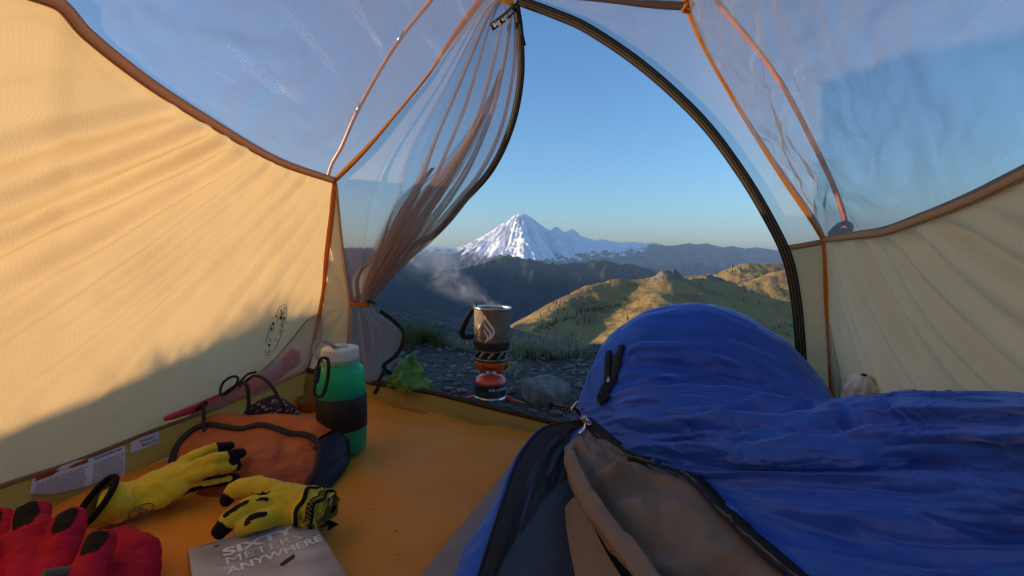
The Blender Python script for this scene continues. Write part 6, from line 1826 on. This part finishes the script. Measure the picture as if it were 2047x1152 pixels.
V = np.array([[BK(x, y, z) for x, y in ((.0012, .001), (W - .0015, .001), (W - .0015, Hh - .001), (.0012, Hh - .001))] for z in (-.0006, -T + .0008)]).reshape(-1, 3)
obj('pages', V, [[0, 1, 5, 4], [1, 2, 6, 5], [2, 3, 7, 6], [3, 0, 4, 7], [4, 5, 6, 7]], M_PAGES, book, smooth=False)
sp2 = np.array([[BK(-.0004 - .0012 * math.sin(math.pi * k / 5), y, -T * k / 5) for k in range(6)] for y in ys_])
sheet('spine', sp2, mat('yellow_spine', (.45, .27, .04), .5), book)
sheet('back_cover', np.array([[BK(x, y, -T) for x in (0, W)] for y in (0, Hh)]), M_COVER, book)
def bktext(s, x, y, size, bold, xs, name='title', wob=0.0, sh=0.0):
    V, F = text_geo(s, size, bold, sh, xscale=xs)
    P_ = np.array([BK(x + a + 0 * b, y - b + wob * math.sin(a * 160), .0006) for a, b, c in V]); obj(name, P_, F, M_WHITE_PRINT, book, smooth=False)
bktext('SIXTY', .034, .040, .0245, .035, 1.28)
bktext('METERS', .0335, .060, .0215, -.002, 1.20, wob=.0006)
bktext('TO', .030, .070, .009, .0, 1.0)
bktext('ANYWHERE', .0335, .0815, .0205, .022, .98)
bird = [(.026, .0105), (.031, .0085), (.0335, .0085), (.0325, .0105), (.029, .0125)]
obj('printed_bird', np.array([BK(x, y, .0006) for x, y in bird]), [[0, 1, 2, 3, 4]], M_BLACK_PRINT, book, smooth=False)
obj('printed_bird', np.array([BK(x, y, .0006) for x, y in [(.086, .098), (.096, .092), (.106, .088), (.104, .096), (.094, .101), (.088, .103)]]), [[0, 1, 2, 3, 4, 5]], M_BLACK_PRINT, book, smooth=False)
# ------------------------------------------------------------------ sewn labels on the rim wall
def rim_pt(px, py, off=.002):
    """point of the left rim wall seen at a pixel"""
    if not hasattr(rim_pt, 't'): rim_pt.t = BVHTree.FromPolygons([tuple(p) for p in RIM_L.reshape(-1, 3)], grid_faces(*RIM_L.shape[:2]).tolist())
    t = rim_pt.t; r = unit(ray(px, py)); h, n, i, d = t.ray_cast(Vector(CAM), Vector(r), 5)
    if h is None: return LW(px, py) - r * off
    return np.array(h) - r * off
def quad_map(c4, off=.0022):
    pts = [rim_pt(px, py, off) for px, py in c4]
    def f(u, v, o=0.0):
        p = (pts[0] * (1 - u) + pts[1] * u) * (1 - v) + (pts[3] * (1 - u) + pts[2] * u) * v
        return p + np.array([.95, -.25, .1]) * o
    return f
M_LABEL = mat('white_satin_label', (.62, .58, .56), .55, var=.05, bump=.2, bscale=300)
f = quad_map([(65, 952), (250, 887), (252, 950), (48, 1040)], .004)
lab = sheet('care_label', np.array([[f(u, v, .002 * math.sin(u * 5) + .0015 * math.sin(v * 4)) for u in np.linspace(0, 1, 16)] for v in np.linspace(0, 1, 12)]), M_LABEL, tent)
def on(f, u, v): return f(u, v, .0012 + .002 * math.sin(u * 5) + .0015 * math.sin(v * 4))
obj('warning_bar', np.array([on(f, u, v) for u, v in ((.03, .05), (.55, .05), (.55, .15), (.03, .15))]), [[0, 1, 2, 3]], mat('rust_print', (.28, .05, .015), .7), lab, smooth=False)
V, F = text_geo('TENT CARE INSTRUCTIONS', .052, .02)
V[:, 0] *= .34 / V[:, 0].max()
obj('lettering', np.array([on(f, .62 + x, .16 - y * 1.6) for x, y, z in V]), F, M_BLACK_PRINT, lab, smooth=False)
rgl = np.random.default_rng(9); lv, lf = [], []
for colu, v0 in ((.04, .22), (.62, .25)):          # blocks of print too small to read
    v = v0
    while v < .95:
        u = colu
        while u < colu + (.48 if colu < .5 else .34):
            w = .012 + .03 * rgl.random()
            k = len(lv); lv += [on(f, a_, b_) for a_, b_ in ((u, v), (u + w, v), (u + w, v + .016), (u, v + .016))]; lf.append([k, k + 1, k + 2, k + 3]); u += w + .010
        v += .045
obj('fine_print', np.array(lv), lf, mat('grey_fine_print', (.17, .15, .14), .7), lab, smooth=False)
f = quad_map([(261, 881), (318, 861), (319, 885), (261, 906)], .004)
lab2 = sheet('size_label', np.array([[f(u, v, .001 * math.sin(u * 4)) for u in np.linspace(0, 1, 8)] for v in np.linspace(0, 1, 6)]), M_LABEL, tent)
for s_, u0, w_, v0, sz in (('Fly Creek UL 2', .28, .55, .44, .30), ('Made in China', .36, .58, .78, .28)):
    V, F = text_geo(s_, sz, .005); V[:, 0] *= w_ / V[:, 0].max()
    obj('lettering', np.array([f(u0 + x, v0 - y, .0018) for x, y, z in V]), F, M_BLACK_PRINT, lab2, smooth=False)
# printed emblem on the left wall near the corner: oval ring with a dark landscape
def wall_pt(px, py, off=.003):
    t = wall_pt.t; r = unit(ray(px, py)); h, n, i, d = t.ray_cast(Vector(CAM), Vector(r), 5)
    return np.array(h) - r * off
wall_pt.t = BVHTree.FromPolygons([tuple(p) for p in WALL_L.reshape(-1, 3)], grid_faces(*WALL_L.shape[:2]).tolist())
def oval(t, k=1.0): 
    x, y = 13 * k * math.cos(t), 54 * k * math.sin(t); c, s_ = math.cos(.33), math.sin(.33)
    return 552 + x * c - y * s_ * -1 * -1, 660 + (x * s_ + y * c)
em = []
for (t0, t1) in ((-1.5, -.3), (-.1, .9), (1.2, 2.2), (2.5, 3.3), (3.5, 4.5)):
    pts = [wall_pt(*oval(t)) for t in np.linspace(t0, t1, 14)]; em.append(tube_geo(pts, .0006, 5))
rgl = np.random.default_rng(4)
for k in range(80):
    t = rgl.random() * 6.28; kk = .45 + .42 * rgl.random(); c0 = oval(t, kk)
    if c0[1] > 672 and rgl.random() < .4: continue
    w = .7 + 1.7 * rgl.random() ** 2; pts = [wall_pt(c0[0] + w * .5 * math.cos(q), c0[1] + w * 1.9 * math.sin(q)) for q in np.linspace(0, 6.28, 7)[:-1]]
    em.append((np.array(pts), [[0, 1, 2, 3, 4, 5]]))
V, F = merge(em); obj('printed_emblem', V, F, M_BLACK_PRINT, tent, smooth=False)

# ------------------------------------------------------------------ netting pocket in the front left corner and what it holds
def LWo(px, py, o): return onplane(px, py, FL - wl * 0 + np.array([.93, -.25, 0]) * o, wl)
upper = [LWo(652, 585, .015), LWo(640, 610, .02), LWo(610, 645, .035), LWo(572, 692, .05), LWo(545, 722, .055), LWo(500, 760, .05), LWo(440, 795, .035), LWo(362, 843, .012)]
lower = [LWo(657, 590, .015), LWo(650, 640, .03), LWo(636, 690, .05), LWo(612, 735, .06), LWo(575, 762, .06), LWo(510, 792, .05), LWo(440, 816, .035), LWo(360, 845, .012)]
mid_ = [a * .5 + b * .5 + np.array([.022, -.012, 0]) * w for a, b, w in zip(upper, lower, (.2, .5, .9, 1.2, 1.3, 1, .7, .2))]
Gp = patch([upper, mid_, lower], 40, 90); Gp += normals(Gp) * (.003 * np.sin(np.linspace(0, 30, 90)))[None, :, None]
pk = sheet('mesh_pocket', Gp, netting_mat('pocket_netting', (.50, .36, .36), .38), tent)
tube('pocket_hem', crom(upper, 60), .0016, mat('mauve_hem', (.22, .15, .15), .8), pk, seg=6)
hl = thing('headlamp_case', LWo(540, 760, .03), 'red hard case tucked inside the left corner mesh pocket', 'case')
M_REDHARD = mat('red_hard_plastic', (.55, .035, .035), .4, var=.1, scale=40)
pr_ = chain([LWo(330, 838, .03), LWo(420, 806, .022), LWo(500, 775, .03), LWo(560, 742, .03)], [.006, .012, .017, .020], (1, 0, 0), .6) + chain([LWo(556, 740, .028), LWo(588, 716, .028)], [.020, .026], (1, 0, 0), .6)
V, F, Nn = fuse(pr_, .003, 3); obj('body', V, F, M_REDHARD, hl)
obj('white_panel', *merge(chain([LWo(528, 742, .042), LWo(560, 726, .042)], [.012, .012], (1, 0, 0), .4)), mat('white_plastic', (.55, .5, .5), .5), hl)
tube('blade_edge', [LWo(578, 730, .050), LWo(598, 722, .050)], .0016, M_STEEL, hl, seg=6)
# black straps looping over the pocket
sk = thing('black_strap', LWo(500, 830, .06), 'thin black webbing straps looped in front of the mesh pocket', 'strap')
def Z3(X, Y, d): return P(330 + .2952 * X, 660 + .2952 * Y, d)
stup = unit([.3, -.8, .5])
strip('loop', crom([Z3(620, 285, .98), Z3(560, 300, .97), Z3(510, 350, .95), Z3(450, 405, .94), Z3(395, 440, .95), Z3(374, 415, .96), Z3(395, 355, .97), Z3(455, 315, .97), Z3(492, 325, .95), Z3(480, 370, .94), Z3(430, 405, .94), Z3(400, 432, .95)], 70), .0052, M_BLACK, sk, up=stup, th=.0012)
strip('loop', crom([Z3(500, 385, .93), Z3(530, 358, .92), Z3(555, 385, .915), Z3(565, 460, .91), Z3(566, 540, .91), Z3(572, 605, .91)], 40), .0072, M_BLACK, sk, up=stup, th=.0012)
strip('loop', crom([Z3(540, 350, .95), Z3(600, 312, .94), Z3(660, 325, .93), Z3(715, 375, .92), Z3(765, 450, .915), Z3(797, 520, .91), Z3(798, 590, .91)], 50), .0062, M_BLACK, sk, up=stup, th=.0012)
ck = thing('cord_lock', Z3(245, 520, .9), 'black cord lock with hanging drawcord by the left wall', 'cord lock')
V, F = merge(chain([Z3(215, 540, .91), Z3(275, 495, .90)], [.005, .0055], (0, -1, 0), .8)); obj('barrel', V, F, M_BLACK, ck)
tube('cord', crom([Z3(262, 500, .89), Z3(268, 580, .87), Z3(266, 660, .855), Z3(255, 740, .84), Z3(240, 825, .82)], 30), .0022, M_BLACK, ck, seg=8)
tube('cord', crom([Z3(256, 505, .892), Z3(256, 590, .872), Z3(260, 670, .857), Z3(262, 740, .845)], 30), .0018, M_BLACK, ck, seg=8)
# crumpled patterned cloth behind the packing cube
def crumple(parts, vox, amp, freq, seed):
    V, F, Nn = fuse(parts, vox, 2)
    h = ridged(V[:, 0] * freq + V[:, 2] * freq * .7, V[:, 1] * freq - V[:, 2] * freq * .6, 3, seed) - 1.2
    return V + Nn * (amp * h)[:, None], F
def flecked(name, a_, b_, sc, thr):
    m = mat(name, a_, .8, var=0, scale=sc, col2=b_, detail=2)
    r = [n for n in m.node_tree.nodes if n.type == 'MAP_RANGE'][0]; r.inputs[1].default_value = thr; r.inputs[2].default_value = thr + .03
    return m
V, F = crumple(chain([P(500, 824, .98), P(540, 815, .96), P(590, 826, .95)], [.018, .030, .012], (0, -.5, 1), .7), .003, .006, 60, 211)
o = obj('bandana', V, F, flecked('purple_patterned_cloth', (.022, .012, .028), (.30, .26, .32), 120, .60), None, origin=GF(545, 850)); tag(o, 'dark purple patterned cloth crumpled behind the packing cube', 'bandana')
# shallow orange cup behind the bottle
oc = GF(625, 818)
cup = thing('camp_cup', oc, 'shallow translucent orange cup on the floor behind the green bottle', 'cup')
M_OCUP = mat('amber_plastic', (.50, .17, .03), .35, var=.1, trans=.4)
lathe('cup_wall', [(.030, .002), (.034, .006), (.038, .026), (.0385, .027), (.037, .026), (.033, .007), (.0, .004)], M_OCUP, cup, centre=oc, seg=40)
lathe('cup_lip', [(.0378, .0262), (.0392, .0270), (.0392, .0285), (.0378, .0288)], M_OCUP, cup, centre=oc, caps=False, seg=40)
# cloth gusset in the corner of the tub
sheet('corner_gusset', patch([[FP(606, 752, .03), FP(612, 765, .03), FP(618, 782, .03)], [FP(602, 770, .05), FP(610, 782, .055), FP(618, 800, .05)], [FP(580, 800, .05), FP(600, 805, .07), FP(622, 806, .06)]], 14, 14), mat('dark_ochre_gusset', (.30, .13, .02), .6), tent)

# ------------------------------------------------------------------ right side: pocket with a crumpled packet
def RWp(px, py, d): return P(px, py, d)
rp = [[FP(1656, 640, .02), FP(1668, 665, .03), FP(1682, 700, .04), FP(1694, 740, .05), FP(1708, 790, .05)], [FP(1656, 660, .02), FP(1662, 700, .05), FP(1670, 740, .07), FP(1680, 770, .08), FP(1692, 800, .08)], [FP(1657, 700, .02), FP(1660, 740, .03), FP(1662, 770, .04), FP(1668, 795, .05), FP(1676, 820, .05)]]
sheet('mesh_pocket', patch(rp, 24, 40), bpy.data.materials['pocket_netting'], tent)
pkc = P(1716, 800, .73)
pkt = thing('foil_packet', pkc, 'crumpled off-white paper packet standing by the right wall', 'packet')
ringsP = []
axp = unit([-.15, -.35, .92]); s1 = unit(np.cross(axp, [0, 1, 0])); s2 = np.cross(axp, s1)
for k, (h, r) in enumerate([(0, .014), (.013, .019), (.026, .020), (.038, .018), (.046, .012), (.050, .004)]):
    ringsP.append([pkc + axp * h + (s1 * math.cos(t) + s2 * math.sin(t)) * (r * (1 + .16 * math.sin(5 * t + k * 1.7) + .10 * math.sin(9 * t - k))) for t in np.linspace(0, 2 * np.pi, 36, endpoint=False)])
M_FOIL = mat('crinkled_paper', (.66, .58, .48), .5, var=.15, scale=60, bump=.8, bscale=120)
obj('paper', np.array(ringsP).reshape(-1, 3), grid_faces(6, 36, True), M_FOIL, pkt, smooth=False)
V, F = crumple(chain([P(1738, 782, .73), P(1764, 786, .71)], [.026, .014], (0, -.5, 1), .8), .003, .005, 55, 221)
o = obj('stuff_sack', V, F, mat('ochre_nylon', (.42, .17, .03), .55, var=.15, scale=25), None, origin=P(1745, 800, .72)); tag(o, 'small crumpled ochre stuff sack behind the off-white packet', 'stuff sack')

# ------------------------------------------------------------------ lime cloth lying outside the sill
def lime():
    rows_ = [[P(797, 742, 1.31), P(806, 716, 1.31), P(818, 709, 1.32), P(832, 716, 1.33), P(838, 742, 1.32)],
             [P(783, 755, 1.27), P(800, 734, 1.27), P(819, 742, 1.28), P(838, 734, 1.29), P(848, 752, 1.30)],
             [P(775, 762, 1.24), P(795, 750, 1.22), P(818, 758, 1.23), P(846, 750, 1.25), P(864, 770, 1.27)],
             [P(772, 768, 1.22), P(800, 764, 1.19), P(822, 774, 1.19), P(846, 774, 1.21), P(862, 784, 1.24)],
             [P(776, 774, 1.22), P(803, 780, 1.19), P(825, 784, 1.19), P(848, 788, 1.21), P(858, 792, 1.24)]]
    G = patch(rows_, 90, 100); n = normals(G)
    if n[30, 40, 1] > 0: n = -n
    yy, xx = np.meshgrid(np.linspace(0, 1, 90), np.linspace(0, 1, 100), indexing='ij')
    wx = xx + .12 * fbm(xx * 3, yy * 3, 2, 235); wy = yy + .12 * fbm(xx * 3 + 9, yy * 3, 2, 236)
    h = (1 - np.abs(noise2(wx * 3 + wy * 2, wy * 2.4 - wx * 1.4, 231)) * 2.2) * .013 + (1 - np.abs(noise2(wx * 7 - wy * 4, wy * 7, 232)) * 2.2) * .002
    return G + n * (h - .008)[..., None]
o = sheet('rain_jacket', lime(), mat('lime_nylon', (.14, .27, .04), .45, var=.15, scale=20, bump=.3, bscale=120, trans=.25), None, origin=P(815, 780, 1.22)); tag(o, 'crumpled lime green jacket on the gravel by the door sill', 'jacket')
o.modifiers.new('thickness', 'SOLIDIFY').thickness = .0015

# ------------------------------------------------------------------ conifers on the far slopes
def conifer(seed):
    rg = np.random.default_rng(seed); V, F = [], []
    V += [(-.02, 0, 0), (.02, 0, 0), (0, .03, 0), (0, 0, .5)]; F += [[0, 1, 3], [1, 2, 3], [2, 0, 3]]
    for k in range(6):
        z0 = .08 + .145 * k; r = (.21 - .030 * k) * (.85 + .3 * rg.random()); n = 6; o_ = len(V)
        V.append((rg.normal() * .01, rg.normal() * .01, z0 + .26))
        for j in range(n):
            a = j / n * 6.283 + k; rr = r * (.7 + .6 * rg.random()); V.append((rr * math.cos(a), rr * math.sin(a), z0 + .03 * rg.normal()))
        for j in range(n): F.append([o_, o_ + 1 + j, o_ + 1 + (j + 1) % n])
    return np.array(V), F
M_CON = mat('conifer_green', (.018, .030, .012), .9, var=.3, scale=3)
cons = [conifer(k) for k in range(4)]
cmesh = []
for V, F in cons:
    me = bpy.data.meshes.new('conifer'); me.from_pydata(V.tolist(), [], F); me.materials.append(M_CON); cmesh.append(me)
hb = BVHTree.FromPolygons([tuple(p) for p in GH.reshape(-1, 3)], grid_faces(*GH.shape[:2]).tolist())
def on_hill(px, py):
    r = unit(ray(px, py)); h, n, i, d = hb.ray_cast(Vector(CAM), Vector(r), 4000); return None if h is None else np.array(h)
rgt = np.random.default_rng(12); cnt = 0
tl = []
for i in range(46):                               # the row along the shadow edge
    t = i / 45; tl.append((1068 + 190 * t + rgt.normal() * 3, 660 - 60 * t ** .9 + 4 * math.sin(t * 9) + rgt.normal() * 3, 6.5 + 2.5 * rgt.random()))
for i in range(30): tl.append((1080 + 110 * rgt.random(), 600 + 50 * rgt.random(), 5 + 3 * rgt.random()))
for i in range(26): tl.append((1430 + 70 * rgt.random(), 527 + 22 * rgt.random(), 9 + 4 * rgt.random()))
for i in range(14): tl.append((1150 + 180 * rgt.random(), 556 + 40 * rgt.random(), 3 + 2.5 * rgt.random()))
for (px, py, h) in tl:
    p_ = on_hill(px, py)
    if p_ is None: continue
    o = bpy.data.objects.new('conifer', cmesh[cnt % 4]); COL.objects.link(o); cnt += 1
    o.location = p_ - [0, 0, .3]; o.scale = (h * .9, h * .9, h); o.rotation_euler = (0, 0, rgt.random() * 6)
    tag(o, 'tiny dark conifer standing on the grassy hillside beyond the ledge', 'tree', 'conifers on the far hillside')
V_, F_, off = [], [], 0
cF = [np.array([f for f in F]) for V, F in cons]
tx = -60 + 1100 * rgt.random(1500); ty = 420 + 1100 * rgt.random(1500)
tdn = fbm(tx / 90, ty / 90, 3, 26); tzz = hill_height(tx, ty) - 6.3
for i in range(1500):
    x, y, z = tx[i], ty[i], tzz[i]
    if tdn[i] < .1 or (170 < x < 330 and 430 < y < 720) or z < -240: continue
    h = 3 + 5 * rgt.random(); v = cons[i % 4][0] * [h * .9, h * .9, h] + [x, y, z]
    V_.append(v); F_.append(cF[i % 4] + off); off += len(v)
o = obj('scrub_trees', np.vstack(V_), np.vstack(F_), M_CON, None, smooth=False); tag(o, 'dark scrub and small conifers scattered over the hills', 'trees', kind='stuff')

# ------------------------------------------------------------------ grit tracked onto the tent floor
gp = []; rgg = np.random.default_rng(31)
for i in range(80):
    px, py = (620 + 420 * rgg.random(), 830 + 320 * rgg.random()) if i < 60 else (760 + 300 * rgg.random(), 800 + 70 * rgg.random())
    p_ = GF(px, py, .004); r_ = .0004 + .0012 * rgg.random() ** 3
    v_, f_ = rock_geo(r_, 500 + i % 7, 0, (1.3, .8, .6), .2); gp.append((v_ + p_, f_))
V, F = merge(gp); o = obj('floor_grit', V, F, mat('dark_grit', (.06, .035, .02), .9), None, smooth=False); tag(o, 'specks of dark grit on the ochre tent floor', 'grit', kind='stuff')

# ------------------------------------------------------------------ air
hz = bpy.data.materials.new('haze'); hz.use_nodes = True
N, L = hz.node_tree.nodes, hz.node_tree.links
N.remove(N['Principled BSDF'])
pv = N.new('ShaderNodeVolumePrincipled'); pv.inputs['Color'].default_value = (.38, .62, 1.0, 1); pv.inputs['Density'].default_value = 3.5e-5; pv.inputs['Anisotropy'].default_value = 0.0
L.new(pv.outputs[0], N['Material Output'].inputs['Volume'])
b = [(-16600, -16600, -1330), (16600, 16600, 1150)]
V = np.array([[b[i][0], b[j][1], b[k][2]] for i in (0, 1) for j in (0, 1) for k in (0, 1)])
F = [[0, 1, 3, 2], [4, 6, 7, 5], [0, 4, 5, 1], [2, 3, 7, 6], [0, 2, 6, 4], [1, 5, 7, 3]]
o = obj('haze', V, F, hz, None, smooth=False); tag(o, 'thin blue morning haze filling the valley', 'haze', kind='stuff')
